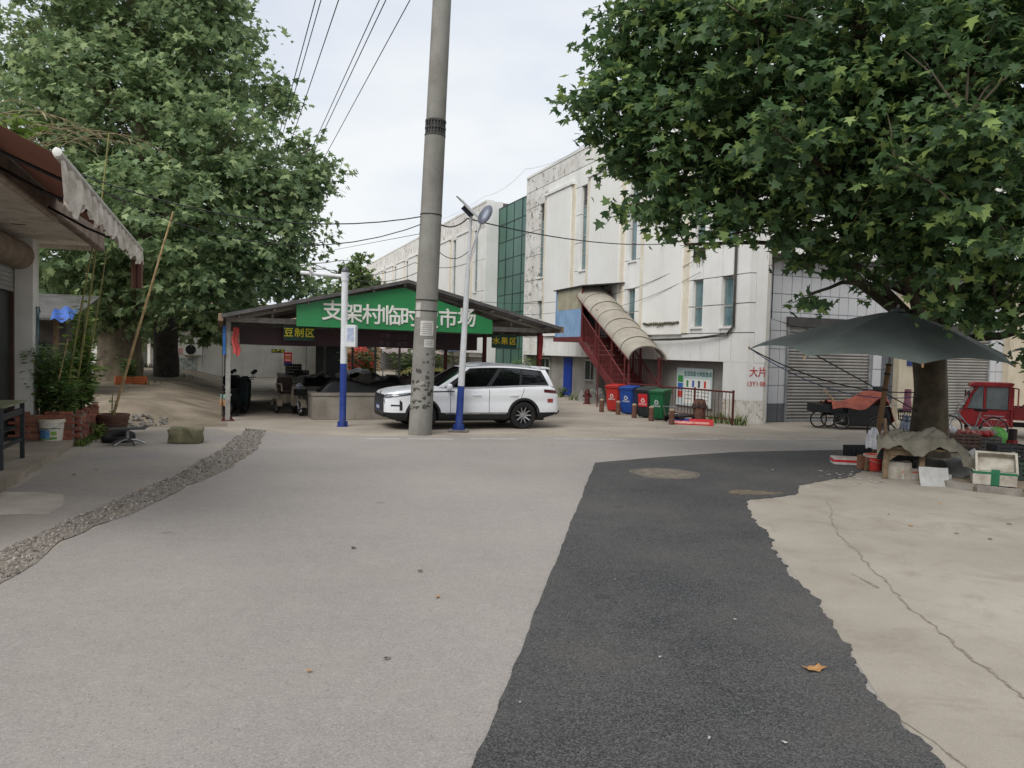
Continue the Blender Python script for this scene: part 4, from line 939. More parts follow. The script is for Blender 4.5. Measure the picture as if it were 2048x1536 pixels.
# solar street lamp
sl = thing('street_lamp', 'solar street lamp with white over blue pole and tilted panel', 'street lamp', G(917, 863))
c0 = G(917, 863); tp = onD(942, 432, c0.y) - c0; zb = onD(925, 772, c0.y).z
def sc(z): return Vector((tp.x*z/tp.z, tp.y*z/tp.z, z))
mb = MB(); mb.tube([sc(.0), sc(zb)], [.098, .088], 20); mb.build('lower_pole', m_pblue, sl, smooth=40)
mb = MB(); mb.tube([sc(zb), sc(3.0), sc(4.2)], [.086, .07, .062], 20); mb.tube([sc(4.2), sc(tp.z)], [.045, .042], 14); mb.build('upper_pole', m_pwhite, sl, smooth=40)
mb = MB(); a0 = sc(4.35); mb.tube([a0, a0+Vector((.10, -.1, .35)), a0+Vector((.25, -.3, .75)), a0+Vector((.36, -.42, 1.02))], .028, 10); mb.tube([a0+Vector((0, 0, -.12)), a0+Vector((.14, -.14, .25)), a0+Vector((.27, -.32, .78))], .012, 6); mb.build('arm', m_pwhite, sl, smooth=50)
hd = a0 + Vector((.42, -.47, 1.12)); T = Matrix.Translation(hd) @ Euler((R(62), R(12), R(-28))).to_matrix().to_4x4()
mb = MB()
prof = [(.0, -.02), (.12, -.045), (.16, -.02), (.165, .01), (.14, .04), (.06, .07), (0, .075)]
mb.lathe([(max(r, .002), z) for r, z in prof], 24, T, 1.0, 1.75); mb.build('lamp_head', MT('lamp_grey', (112,116,128), (92,96,108), 4, .4, .4), sl, smooth=40)
mb = MB(); mb.box(-.09, .09, -.12, .17, -.055, -.03, T); mb.build('lens', MT('lamp_lens', (150,154,160), (120,124,130), 20, .2), sl, bev=.01)
pt = sc(tp.z); T = Matrix.Translation(pt + Vector((-.02, 0, .14))) @ Euler((0, R(44), R(-12))).to_matrix().to_4x4()
mb = MB(); mb.box(-.42, .42, -.30, .30, 0, .035, T); o = mb.build('solar_panel', m_alu, sl)
mb = MB(); mb.box(-.40, .40, -.28, .28, .036, .04, T); mb.build('cells', MT('solar_cells', (24,30,52), (18,22,40), 6, .15), o)
mb = MB(); mb.box(-.18, .12, -.10, .10, -.13, -.002, T); mb.build('battery_box', MT('battery_dark', (52,58,72), (40,44,56), 5), sl)
mb = MB(); mb.box(-.26, .26, -.26, .26, 0, .05); mb.build('footing', m_conc, sl, bev=.02)
mb = MB(); mb.box(-.16, .16, -.16, .16, .05, .07)
for k in range(4): a = k*math.pi/2+.78; mb.cbox((.13*math.cos(a), .13*math.sin(a), .13), (.09, .012, .13), (0, 0, a))
mb.build('base_plate', m_pblue, sl)
# ------------------------------------------------------------------ overhead wires
m_wire = MT('black_wire', (34,35,38), (26,27,29), 4, .6, bump=0)
def wire(label, pts, r, group='overhead wires', sag=0.0):
    P = []
    for i in range(len(pts)-1):
        a, b = Vector(pts[i]), Vector(pts[i+1])
        for k in range(12): u = k/12; P.append(a.lerp(b, u) - Vector((0, 0, sag*4*u*(1-u))))
    P.append(Vector(pts[-1])); mb = MB(); mb.tube(P, r, 5)
    return tag(mb.build('overhead_wire', m_wire, smooth=60), label, 'wire', group)
for i, (x, y) in enumerate([(630,0), (641,0), (676,0), (757,0), (770,0), (818,0)]):
    p = ST(G(x, y, 10.2 + .35*(i % 2))); wire('high power line running down the lane over the pavilion', [W(p[0], 3, p[2]), W(p[0], 40, p[2]-.1), W(p[0], 95, p[2])], .013, 'power lines over the lane')
pz = lambda z: pb + pcen(z)
wire('black service cable from the shop awning to the concrete pole', [onD(150, 345, 15.5), pz(5.36)], .014, sag=.55)
wire('lower black service cable from the shop awning to the concrete pole', [onD(150, 352, 15.5), pz(5.22)], .012, sag=.95)
wire('thick black cable from the concrete pole to the white building', [pz(5.30), onD(935, 437, 19.6), W(S0-.1, 25.0, 6.25), W(S0-.1, 20.2, 6.75)], .017, sag=.22)
c1 = G(685, 853) + Vector((0, 0, 3.95))
wire('thin cable from camera pole to concrete pole', [c1, pz(4.1)], .009, sag=.25)
wire('slack cable from concrete pole to the street lamp arm', [pz(4.75), c0 + Vector((.15, -.1, 4.6))], .010, sag=.3)
wire('cable rising from the camera pole past the street lamp', [c1, onD(830, 525, 19.9), c0 + Vector((.1, 0, 4.3))], .008, sag=.12)
wire('thin cable strung from the camera pole along the white building', [c1 + Vector((0, 0, -.05)), W(S0-.3, 33, 4.55), W(S0-.06, 23, 5.4)], .009, sag=.35)
wire('second thin cable strung low along the white building', [c1 + Vector((0, 0, -.12)), W(S0-.35, 33, 4.05), W(S0-.06, 22.5, 5.0)], .008, sag=.45)
wire('fine roof cable sloping to the concrete pole', [onD(640, 505, 40), pz(4.95)], .008)
wire('loose cable along the parapet of the white building', [W(S0-.1, 60, HB+.7), W(S0-.1, 46.1, HB+.25), W(S0-.05, 39.3, HB+.5), W(S0-.05, 31, HB+.15)], .006, sag=.3)

# ------------------------------------------------------------------ white SUV
m_carp = MT('car_white', (226,228,231), (220,222,226), 1, .28, bump=0, fine=0, coat=.6, spec=.5)
m_clad_b = MT('car_black_trim', (24,25,27), (30,31,33), 9, .6, bump=.08)
m_cglass = MT('car_glass', (12,14,16), (9,11,12), 3, .04, spec=.8, bump=0, fine=0)
m_lamp = MT('car_lamp', (150,158,168), (60,64,70), 26, .1, spec=.8, bump=0)
m_tail = MT('car_tail_lamp', (92,14,18), (60,10,14), 9, .15, bump=0)
def interp(x, tab):
    xs = [a for a, _ in tab]; ys = [b for _, b in tab]
    return float(np.interp(x, xs[::-1], ys[::-1])) if xs[0] > xs[-1] else float(np.interp(x, xs, ys))
WT = [(-2.36,.70),(-2.33,.79),(-2.25,.855),(-2.1,.895),(-1.8,.92),(-1.3,.935),(0,.935),(1.42,.935),(1.8,.92),(2.05,.885),(2.2,.83),(2.3,.74),(2.36,.62)]
ZS = [(-2.36,.98),(-2.3,1.06),(-2.1,1.13),(-1.3,1.12),(-.3,1.075),(.6,1.05),(1.0,1.06),(1.42,1.04),(1.8,1.005),(2.1,.965),(2.3,.93),(2.36,.90)]
ZT = [(-2.36,1.0),(-2.3,1.08),(-2.1,1.14),(-1.3,1.14),(.6,1.10),(1.0,1.12),(1.42,1.085),(1.8,1.045),(2.1,1.0),(2.3,.955),(2.36,.915)]
ZB = [(-2.36,.42),(-2.2,.34),(-1.8,.25),(-1.3,.23),(1.5,.23),(1.9,.22),(2.2,.25),(2.36,.32)]
def section(x):
    w_, zs, zt, zb = interp(x, WT), interp(x, ZS), interp(x, ZT), interp(x, ZB)
    return [(0, zb), (w_*.84, zb), (w_*.955, zb+.04), (w_*.985, zb+.12), (w_*.99, .44), (w_*1.0, .56), (w_*.982, .68), (w_*.985, .78), (w_*.992, .86),
            (w_*.985, zs-.10), (w_*.965, zs-.04), (w_*.93, zs), (w_*.82, zs+(zt-zs)*.4), (w_*.45, zt-.006), (0, zt)]
def y_side(x, z):
    sct = section(x)[2:12]; return float(np.interp(z, [p[1] for p in sct], [p[0] for p in sct]))
def nose_shift(x, z):
    f = max(0, (x-2.0)/.36); q = max(0, min(1, (z-.72)/.25)); q2 = max(0, min(1, (.45-z)/.2))
    r_ = max(0, (-2.05-x)/.31); p = max(0, min(1, (z-.85)/.3)); p2 = max(0, min(1, (.62-z)/.3))
    return -f*(.10*q*q + .07*q2*q2) + r_*(.10*p + .0*p2)
th = R(21); phi = math.pi + th
pr = G(1040, 857); off = Matrix.Rotation(phi, 3, 'Z') @ Vector((-1.29, .80, 0))
CAR_SCALE = 1.03
car = thing('white_suv', 'white parked sport utility car with black cladding behind the concrete pole', 'car', (pr.x-off.x, pr.y-off.y, 0), phi)
X = sorted(set([round(v, 3) for v in np.linspace(-2.36, 2.36, 60)] + [a for a, _ in WT]))
mb = MB(); K = 15; loops = []
for x in X:
    sct = section(x); row = []
    for y, z in sct: row.append((x + nose_shift(x, z), y, z))
    for y, z in sct[-2:0:-1]: row.append((x + nose_shift(x, z), -y, z))
    loops.append(row)
nl = len(loops[0]); vs_ = [p for r_ in loops for p in r_]
fs_ = [(i*nl+j, i*nl+(j+1) % nl, (i+1)*nl+(j+1) % nl, (i+1)*nl+j) for i in range(len(X)-1) for j in range(nl)]
for base in (0, (len(X)-1)*nl):
    for j in range(K-1):
        a, b, c, d = j, j+1, (nl-j-1) % nl, (nl-j) % nl
        q = [base+a, base+b, base+c, base+d]; q2 = []
        for v in q:
            if v not in q2: q2.append(v)
        if len(q2) > 2: fs_.append(tuple(q2))
mb.add(vs_, fs_)
me = mb.mesh('body', m_carp); me.materials.append(m_clad_b)
for p in me.polygons:
    c = p.center
    zlim = .44
    if c.z < zlim and abs(c.x) < 2.37: p.material_index = 1
body = link(me, 'body', car)
cut = MB()
for cx in (1.42, -1.29): 
    for sgn in (-1, 1): cut.tube([(cx, sgn*.56, .36), (cx, sgn*1.2, .36)], .405, 40)
co = link(cut.mesh('cut', m_clad_b), 'cut')
md = body.modifiers.new('b', 'BOOLEAN'); md.object = co; md.operation = 'DIFFERENCE'; md.solver = 'EXACT'
try: md.material_mode = 'TRANSFER'
except Exception: pass
co.parent = car; bpy.context.view_layer.update()
me2 = bpy.data.meshes.new_from_object(body.evaluated_get(bpy.context.evaluated_depsgraph_get()))
body.modifiers.clear(); body.data = me2; bpy.data.objects.remove(co)
me2.polygons.foreach_set('use_smooth', [True]*len(me2.polygons)); me2.set_sharp_from_angle(angle=R(28))
# greenhouse
def belt(u):
    x = 1.02 - 3.20*u; return Vector((x, .872 - .07*max(0, (u-.6)/.4)**2 - .015*max(0, (.2-u)/.2), interp(x, ZS) + .01))
def crown_(u):
    x = .16 - 2.16*u; return Vector((x, .655 - .03*u, 1.575 + .075*math.sin(math.pi*min(1, u*.9+.12)) - .02*u))
def side(u, v, sgn=1, off=0.0):
    p = belt(u).lerp(crown_(u), v); p.y += .035*math.sin(math.pi*v) + off; p.y *= sgn; return p
mb = MB()
for sgn in (1, -1): mb.grid(lambda u, v: side(u, v, sgn), 28, 8)
mb.grid(lambda v, w_: side(0, v) * 1.0 if False else Vector((side(0, v).x + .16*(1-(2*w_-1)**2)*(1-.3*v), side(0, v).y*(2*w_-1), side(0, v).z + .02*(1-(2*w_-1)**2))), 8, 14)
mb.grid(lambda v, w_: Vector((side(1, v).x - .08*(1-(2*w_-1)**2), side(1, v).y*(2*w_-1), side(1, v).z + .01*(1-(2*w_-1)**2))), 8, 14)
def roof_pt(u, w_, o=0.0):
    p = crown_(u); q = 1-(2*w_-1)**2; return Vector((p.x + (.112*(1-u) - .08*u)*q*(1 if u in (0, 1) else (abs(2*u-1))), p.y*(2*w_-1), p.z + .045*q + .01 + o))
mb.grid(roof_pt, 24, 14)
mb.build('cabin_shell', m_carp, car, smooth=50)
def win(poly, sgn, name='window', mat=None, off=.008, n=8):
    mb = MB(); (a, b, c, d) = poly
    def f(i, j):
        u = (a[0]*(1-i)+b[0]*i)*(1-j) + (d[0]*(1-i)+c[0]*i)*j; v = (a[1]*(1-i)+b[1]*i)*(1-j) + (d[1]*(1-i)+c[1]*i)*j
        return side(u, v, sgn, off)
    mb.grid(f, n, 6); return mb.build(name, mat or m_cglass, car, smooth=60)
for sgn in (1, -1):
    win([(.035, .03), (.955, .05), (.93, .93), (.03, .93)], sgn, 'window_surround', m_clad_b, .004, 20)
    win([(.10, .08), (.385, .07), (.385, .90), (.06, .88)], sgn)
    win([(.43, .07), (.675, .08), (.665, .90), (.43, .90)], sgn)
    win([(.70, .10), (.93, .26), (.86, .86), (.69, .89)], sgn)
    mb = MB(); mb.tube([side(.0+.99*k/20, .005, sgn, .012) for k in range(21)], .010, 5); mb.build('belt_trim', m_chrome, car, smooth=60)
    mb = MB(); mb.tube([roof_pt(.12+.7*k/14, .5+sgn*.44, .035 if 0 < k < 14 else .0) for k in range(15)], .018, 6); mb.build('roof_rail', m_chrome, car, smooth=60)
mb = MB(); mb.grid(lambda v, w_: Vector((side(0, v*.9+.05).x + .16*(1-(1.84*w_-.92)**2)*(1-.3*(v*.9+.05)) + .012, side(0, v*.9+.05).y*(1.84*w_-.92), side(0, v*.9+.05).z + .02*(1-(1.84*w_-.92)**2)+.006)), 8, 14); mb.build('windscreen', m_cglass, car, smooth=60)
mb = MB(); mb.grid(lambda v, w_: Vector((side(1, v*.8+.1).x - .08*(1-(1.8*w_-.9)**2) - .012, side(1, v*.8+.1).y*(1.8*w_-.9), side(1, v*.8+.1).z+.01)), 8, 12); mb.build('rear_glass', m_cglass, car, smooth=60)
mb = MB(); mb.grid(lambda u, w_: (-1.9-.30*u + .05*(2*w_-1)**2, .60*(2*w_-1), 1.62+.03*(1-(2*w_-1)**2)-.015*u), 4, 12); mb.build('roof_spoiler', m_carp, car, smooth=60, solid=.03)
# patches on the body skin
def skin(x0, x1, z0a, z0b, z1a, z1b, sgn, mat, name, off=.006, nx=10, nz=4, parent=None):
    mb = MB()
    def f(i, j):
        x = x0+(x1-x0)*i; z = (z0a+(z0b-z0a)*i)*(1-j) + (z1a+(z1b-z1a)*i)*j
        y = y_side(x, z); return ((x+nose_shift(x, z)) + (.006 if x > 2.2 else 0), sgn*(y+off), z)
    mb.grid(f, nx, nz); return mb.build(name, mat, parent or car, smooth=60)
for sgn in (1, -1):
    skin(2.355, 1.62, .80, .90, .885, .955, sgn, m_dark, 'headlamp', .006, 14)
    skin(2.34, 1.80, .815, .905, .87, .945, sgn, m_lamp, 'headlamp_lens', .011, 12)
    skin(2.33, 1.95, .79, .885, .805, .895, sgn, m_chrome, 'lamp_strip', .010, 8)
    skin(2.22, 1.98, .60, .60, .64, .635, sgn, m_clad_b, 'fog_slot', .008); skin(2.02, 1.95, .50, .50, .76, .70, sgn, m_clad_b, 'fog_slot', .009, 4)
    skin(-2.355, -1.86, .93, .97, 1.02, 1.05, sgn, m_tail, 'tail_lamp', .008, 10)
    skin(.85, -.80, .405, .40, .43, .425, sgn, m_chrome, 'sill_strip', .008, 18)
    skin(1.30, .62, .955, .975, .985, .998, sgn, m_clad_b, 'wing_trim', .008, 8)
    for x, nm in ((.72, 0), (-.32, 1)):
        mb = MB(); mb.grid(lambda i, j: (x - .02*i + .0*j + (.0 if nm == 0 else 0), sgn*(y_side(x, .40+.62*j)+.0035), .40+.64*j), 2, 10)
        mb.add([(x-.006, sgn*(y_side(x, z)+.004), z) for z in np.linspace(.40, 1.04, 10)] + [(x+.006, sgn*(y_side(x, z)+.004), z) for z in np.linspace(.40, 1.04, 10)], [(i, i+1, 11+i, 10+i) for i in range(9)])
        m2 = MB(); m2.v = mb.v[-20:]; m2.f = [tuple(i - (len(mb.v)-20) for i in f) for f in mb.f[-9:]]; m2.build('door_gap', m_dark, car)
    m2 = MB(); xs_ = -1.30; zz = np.linspace(.78, 1.06, 6); m2.add([(xs_+(1.06-z)*.35, sgn*(y_side(xs_, z)+.004), z) for z in zz] + [(xs_+.012+(1.06-z)*.35, sgn*(y_side(xs_, z)+.004), z) for z in zz], [(i, i+1, 7+i, 6+i) for i in range(5)]); m2.build('door_gap', m_dark, car)
    for x in (-.10, -1.12):
        mb = MB(); mb.tube([(x, sgn*(y_side(x, .88)+.004), .885), (x+.04, sgn*(y_side(x, .88)+.03), .89), (x+.20, sgn*(y_side(x, .88)+.03), .89), (x+.24, sgn*(y_side(x, .88)+.004), .885)], .013, 6); mb.build('door_handle', m_carp, car, smooth=60)
    for cx in (1.42, -1.29):
        mb = MB(); n = 28
        def arch(i, j):
            a = R(-6 + 192*i); r_ = .402 + .062*j; x = cx + r_*math.cos(a); z = .36 + r_*math.sin(a); return (x, sgn*(y_side(x, max(z, .30)) + (.016 if j < .9 else .006)), z)
        mb.grid(arch, n, 3); mb.build('wheel_arch', m_clad_b, car, smooth=60)
    mb = MB(); T = Matrix.Translation((.78, sgn*1.0, 1.10)); mb.lathe([(.0001, -.085), (.07, -.08), (.098, -.03), (.10, .03), (.07, .075), (.0001, .085)], 16, T, .75, 1.25); o = mb.build('mirror', m_carp, car, smooth=60)
    mb = MB(); mb.tube([(.80, sgn*.86, 1.06), (.79, sgn*.96, 1.06)], .025, 6); mb.build('mirror_arm', m_clad_b, o)
def front(y0, y1, z0, z1, mat, name, off=.012, taper=0.0):
    mb = MB()
    def f(i, j):
        z = z0+(z1-z0)*j; y = (y0+(y1-y0)*i)*(1+taper*(j-.5)); x = 2.36 + nose_shift(2.36, z)
        if abs(y) > .60: 
            x -= (abs(y)-.60)*.55
        return (x+off, y, z)
    mb.grid(f, 16, 8); return mb.build(name, mat, car, smooth=60)
front(-.66, .66, .40, .86, MT('car_grille', (26,27,29), (58,60,64), 90, .4), 'grille', .010, -.10); front(-.60, .60, .30, .40, m_clad_b, 'bumper_insert', .012)
front(-.22, .22, .47, .61, MT('plate_blue', (44,70,150), (38,60,132), 3, .5, bump=0), 'number_plate', .022)
for k in range(7): front(-.18+k*.055, -.145+k*.055, .50, .58, MT('plate_ink', (220,222,226), (200,202,206), 30, bump=0), 'plate_mark', .026)
front(-.60, .60, .855, .875, m_chrome, 'grille_trim', .014)
mb = MB(); mb.lathe([(.055, 0), (.055, .012), (.02, .014)], 20, Matrix.Translation((2.315, 0, .90)) @ Matrix.Rotation(R(80), 4, 'Y'), 1, .8); mb.build('badge', m_chrome, car)
mb = MB(); mb.box(-2.42, -2.1, -.72, .72, .36, .52); mb.build('rear_bumper', m_clad_b, car, bev=.05)
# rear quarter sticker
skin(-2.14, -1.97, .70, .70, .80, .80, 1, MT('sticker_red', (196,60,60), (60,56,56), 40, bump=0), 'sticker', .008, 4)
# wheels
def wheel(parent, x, y, z, rad, wid, sgn, name='wheel', spokes=10):
    o = bpy.data.objects.new(name, None); COL.objects.link(o); o.parent = parent; o.location = (x, y, z); o.rotation_euler = (R(-90)*sgn, 0, 0)
    h = wid/2; ri = rad*.66
    mb = MB(); mb.lathe([(ri, -h*.85), (ri+.02, -h), (rad-.03, -h), (rad, -h*.7), (rad, h*.7), (rad-.03, h), (ri+.02, h), (ri, h*.85)], 36, ring=True); mb.build('tyre', m_black, o, smooth=35)
    mb = MB(); mb.lathe([(ri-.02, -h*.6), (ri-.001, -h*.6), (ri-.001, h*.9), (ri-.02, h*.92), (ri-.035, h*.3)], 32, ring=True); mb.lathe([(ri-.02, -h*.3), (ri-.02, -h*.25)], 32); mb.build('barrel', m_dark, o, smooth=35)
    mb = MB()
    for k in range(spokes):
        a = 2*math.pi*k/spokes; T = Matrix.Rotation(a, 4, 'Z'); mb.add([(.03, -.022, h*.55), (ri-.01, -.012, h*.9), (ri-.01, .012, h*.9), (.03, .022, h*.55), (.03, -.03, h*.3), (ri-.01, -.02, h*.5), (ri-.01, .02, h*.5), (.03, .03, h*.3)], [(0,1,2,3), (0,4,5,1), (3,2,6,7), (4,7,6,5)], T)
    mb.lathe([(.06, h*.4), (.065, h*.62), (.03, h*.68)], 16)
    mb.build('rim', m_chrome, o)
    return o
for x in (1.42, -1.29):
    for sgn in (1, -1): wheel(car, x, sgn*.80, .36, .36, .235, sgn)
mb = MB(); mb.box(-2.0, 2.0, -.6, .6, .20, .34); mb.build('underbody', m_dark, car); car.scale = (CAR_SCALE,)*3

# ------------------------------------------------------------------ two-wheelers
def bike_wheel(parent, x, z, rad, tw, name='wheel', y=0.0, spokes=0, rimm=None):
    o = bpy.data.objects.new(name, None); COL.objects.link(o); o.parent = parent; o.location = (x, y, z); o.rotation_euler = (R(90), 0, 0)
    mb = MB(); n = 30; mb.tube([((rad-tw)*math.cos(a), (rad-tw)*math.sin(a), 0) for a in [2*math.pi*k/n for k in range(n+1)]], tw, 8, False); mb.build('tyre', m_black, o, smooth=60)
    mb = MB()
    if spokes:
        for k in range(spokes): a = 2*math.pi*k/spokes; mb.tube([(0, 0, .03 if k % 2 else -.03), ((rad-tw*1.5)*math.cos(a), (rad-tw*1.5)*math.sin(a), 0)], .003, 3, False)
        mb.tube([((rad-tw*1.9)*math.cos(a), (rad-tw*1.9)*math.sin(a), 0) for a in [2*math.pi*k/n for k in range(n+1)]], tw*.45, 6, False)
        mb.lathe([(.02, -.04), (.02, .04)], 10)
    else:
        mb.lathe([(rad-tw*1.9, -tw*.6), (rad-tw*1.6, -tw*.6), (rad-tw*1.6, tw*.6), (rad-tw*1.9, tw*.6)], 24, ring=True)
        for k in range(6): a = 2*math.pi*k/6; mb.tube([(.03*math.cos(a), .03*math.sin(a), 0), ((rad-tw*1.8)*math.cos(a), (rad-tw*1.8)*math.sin(a), 0)], .015, 5)
        mb.lathe([(.05, -tw*.7), (.05, tw*.7)], 14)
    mb.build('rim', rimm or m_chrome, o); return o
def scooter(label, loc, rz, paint, rear_box=False):
    o = thing('motor_scooter', label, 'scooter', loc, rz)
    bike_wheel(o, .62, .24, .24, .05); bike_wheel(o, -.60, .24, .24, .055)
    mb = MB(); prof = [(-.85,.62),(-.80,.72),(-.5,.74),(-.1,.66),(.05,.58),(.10,.34),(.36,.30),(.40,.36),(.16,.44),(.12,.30),(-.2,.26),(-.55,.42),(-.82,.56)]
    prof = [(-.86,.60),(-.80,.72),(-.45,.72),(-.05,.68),(.02,.40),(.02,.26),(-.25,.26),(-.42,.42),(-.80,.52)]
    mb.prism(prof, -.14, .14, Matrix.Rotation(R(90), 4, 'X')); mb.build('rear_body', paint, o, bev=.05, smooth=40)
    mb = MB(); mb.prism([(-.80,.74),(-.72,.83),(-.35,.80),(.0,.80),(.05,.74),(-.3,.72)], -.13, .13, Matrix.Rotation(R(90), 4, 'X')); mb.build('seat', m_black, o, bev=.03, smooth=40)
    mb = MB(); mb.box(-.0, .42, -.15, .15, .24, .30); mb.build('footboard', m_dark, o, bev=.02)
    mb = MB(); mb.prism([(.38,.26),(.46,.26),(.52,.95),(.42,.98),(.36,.60)], -.19, .19, Matrix.Rotation(R(90), 4, 'X')); mb.build('leg_shield', paint, o, bev=.03, smooth=40)
    mb = MB(); mb.grid(lambda u, v: (.62+.30*math.cos(R(35+130*u)), -.07+.14*v, .24+.30*math.sin(R(35+130*u))), 10, 3); mb.build('front_mudguard', paint, o, solid=.015)
    mb = MB(); mb.tube([(.62, .08, .24), (.47, .08, .75)], .02, 6); mb.tube([(.62, -.08, .24), (.47, -.08, .75)], .02, 6); mb.build('fork', m_chrome, o)
    mb = MB(); mb.cbox((.46, 0, 1.0), (.18, .24, .16)); mb.build('headset', paint, o, bev=.04)
    mb = MB(); mb.lathe([(.075, 0), (.08, .03), (.06, .05)], 16, Matrix.Translation((.53, 0, 1.0)) @ Matrix.Rotation(R(90), 4, 'Y')); mb.build('headlight', m_lamp, o, smooth=40)
    mb = MB(); mb.tube([(.36, -.36, 1.06), (.42, -.2, 1.04), (.42, .2, 1.04), (.36, .36, 1.06)], .014, 6); mb.build('handlebar', m_dark, o)
    for s_ in (-1, 1):
        mb = MB(); mb.tube([(.40, s_*.26, 1.05), (.42, s_*.32, 1.22)], .006, 5); mb.lathe([(.05, -.01), (.055, 0), (.05, .01)], 12, Matrix.Translation((.42, s_*.33, 1.25)) @ Matrix.Rotation(R(90), 4, 'Y'), 1, 1.4); mb.build('mirror', m_dark, o)
    mb = MB(); mb.cbox((-.88, 0, .62), (.05, .18, .09)); mb.build('tail_light', m_tail, o, bev=.01)
    mb = MB(); mb.cbox((-.93, 0, .42), (.012, .26, .20), (0, -.25, 0)); p_ = mb.build('number_plate', MT('scooter_plate', (206,160,116), (150,110,80), 30, .6), o)
    mb = MB(); mb.cbox((-.93, .02, .60), (.012, .18, .13), (0, -.25, 0)); mb.build('permit_plate', MT('permit_green', (180,204,196), (84,140,122), 24, .6), o)
    mb = MB(); mb.tube([(-.25, -.02, .22), (-.35, -.16, .0)], .012, 5); mb.build('kick_stand', m_dark, o)
    if rear_box: mb = MB(); mb.box(-1.0, -.55, -.2, .2, .84, 1.15); mb.build('rear_box', m_dark, o, bev=.04)
    return o
m_sblk = MT('scooter_black', (40,48,48), (30,36,36), 3, .3, bump=.02)
g = GS(470, 832); scooter('black motor scooter seen from behind beside the pale pavilion post', W(g[0]+.05, g[1]+.35, .0), YAW + R(68), m_sblk)
scooter('dark motor scooter parked deep inside by the side screen', W(.55, 25.6, .0), YAW + R(70), MT('scooter_grey', (50,52,54), (38,40,42), 3, .4), True)
# covered three wheeler at the post: a dark canopy tricycle
def mobility(label, loc, rz):
    o = thing('mobility_scooter', label, 'scooter', loc, rz); mbe = MT('scooter_beige', (150,140,124), (118,108,94), 4, .5, streak=(80,74,66), amt=.4)
    bike_wheel(o, .62, .22, .22, .05); bike_wheel(o, -.48, .2, .2, .05, y=.30); bike_wheel(o, -.48, .2, .2, .05, y=-.30)
    mb = MB(); mb.box(-.62, .35, -.24, .24, .26, .32); mb.build('deck', m_dark, o, bev=.02)
    mb = MB(); mb.box(-.60, -.12, -.22, .22, .32, .62); mb.build('battery_box', mbe, o, bev=.04)
    mb = MB(); mb.box(-.62, -.08, -.25, .25, .63, .74); mb.build('seat', MT('seat_brown', (72,54,46), (56,42,36), 5), o, bev=.04)
    mb = MB(); mb.box(-.68, -.58, -.25, .25, .74, 1.10); mb.build('backrest', MT('seat_brown', (0,0,0)), o, bev=.04)
    for s_ in (-1, 1):
        mb = MB(); mb.tube([(-.58, s_*.28, .66), (-.56, s_*.30, .92), (-.15, s_*.30, .92), (-.12, s_*.28, .70)], .022, 6); mb.build('armrest', MT('arm_pale', (176,168,152), (150,142,128), 4), o, smooth=60)
        mb = MB(); mb.grid(lambda u, v: (-.48+.27*math.cos(R(10+160*u)), s_*(.22+.17*v), .2+.27*math.sin(R(10+160*u))), 10, 3); mb.build('rear_mudguard', mbe, o, solid=.012)
    mb = MB(); mb.prism([(.34,.28),(.44,.28),(.50,.86),(.40,.92),(.33,.55)], -.20, .20, Matrix.Rotation(R(90), 4, 'X')); mb.build('leg_shield', mbe, o, bev=.03, smooth=40)
    mb = MB(); mb.grid(lambda u, v: (.62+.27*math.cos(R(10+150*u)), -.09+.18*v, .22+.28*math.sin(R(10+150*u))), 10, 3); mb.build('front_mudguard', mbe, o, solid=.015)
    mb = MB(); mb.tube([(.62, .07, .22), (.47, .07, .8)], .018, 6); mb.tube([(.62, -.07, .22), (.47, -.07, .8)], .018, 6); mb.build('fork', m_chrome, o)
    mb = MB(); mb.lathe([(.03, 0), (.10, .04), (.105, .1), (.08, .12)], 18, Matrix.Translation((.42, 0, .88)) @ Matrix.Rotation(R(85), 4, 'Y')); mb.build('headlight', m_lamp, o, smooth=40)
    mb = MB(); mb.tube([(.30, -.34, 1.0), (.40, -.2, .96), (.40, .2, .96), (.30, .34, 1.0)], .014, 6); mb.build('handlebar', m_dark, o)
    mb = MB(); mb.box(.47, .70, -.17, .17, .62, .80); mb.build('basket', m_dark, o)
    return o
g = GS(588, 832); mobility('beige three wheeled mobility scooter parked in the market aisle', W(g[0], g[1]+.6, .0), YAW + R(-72))
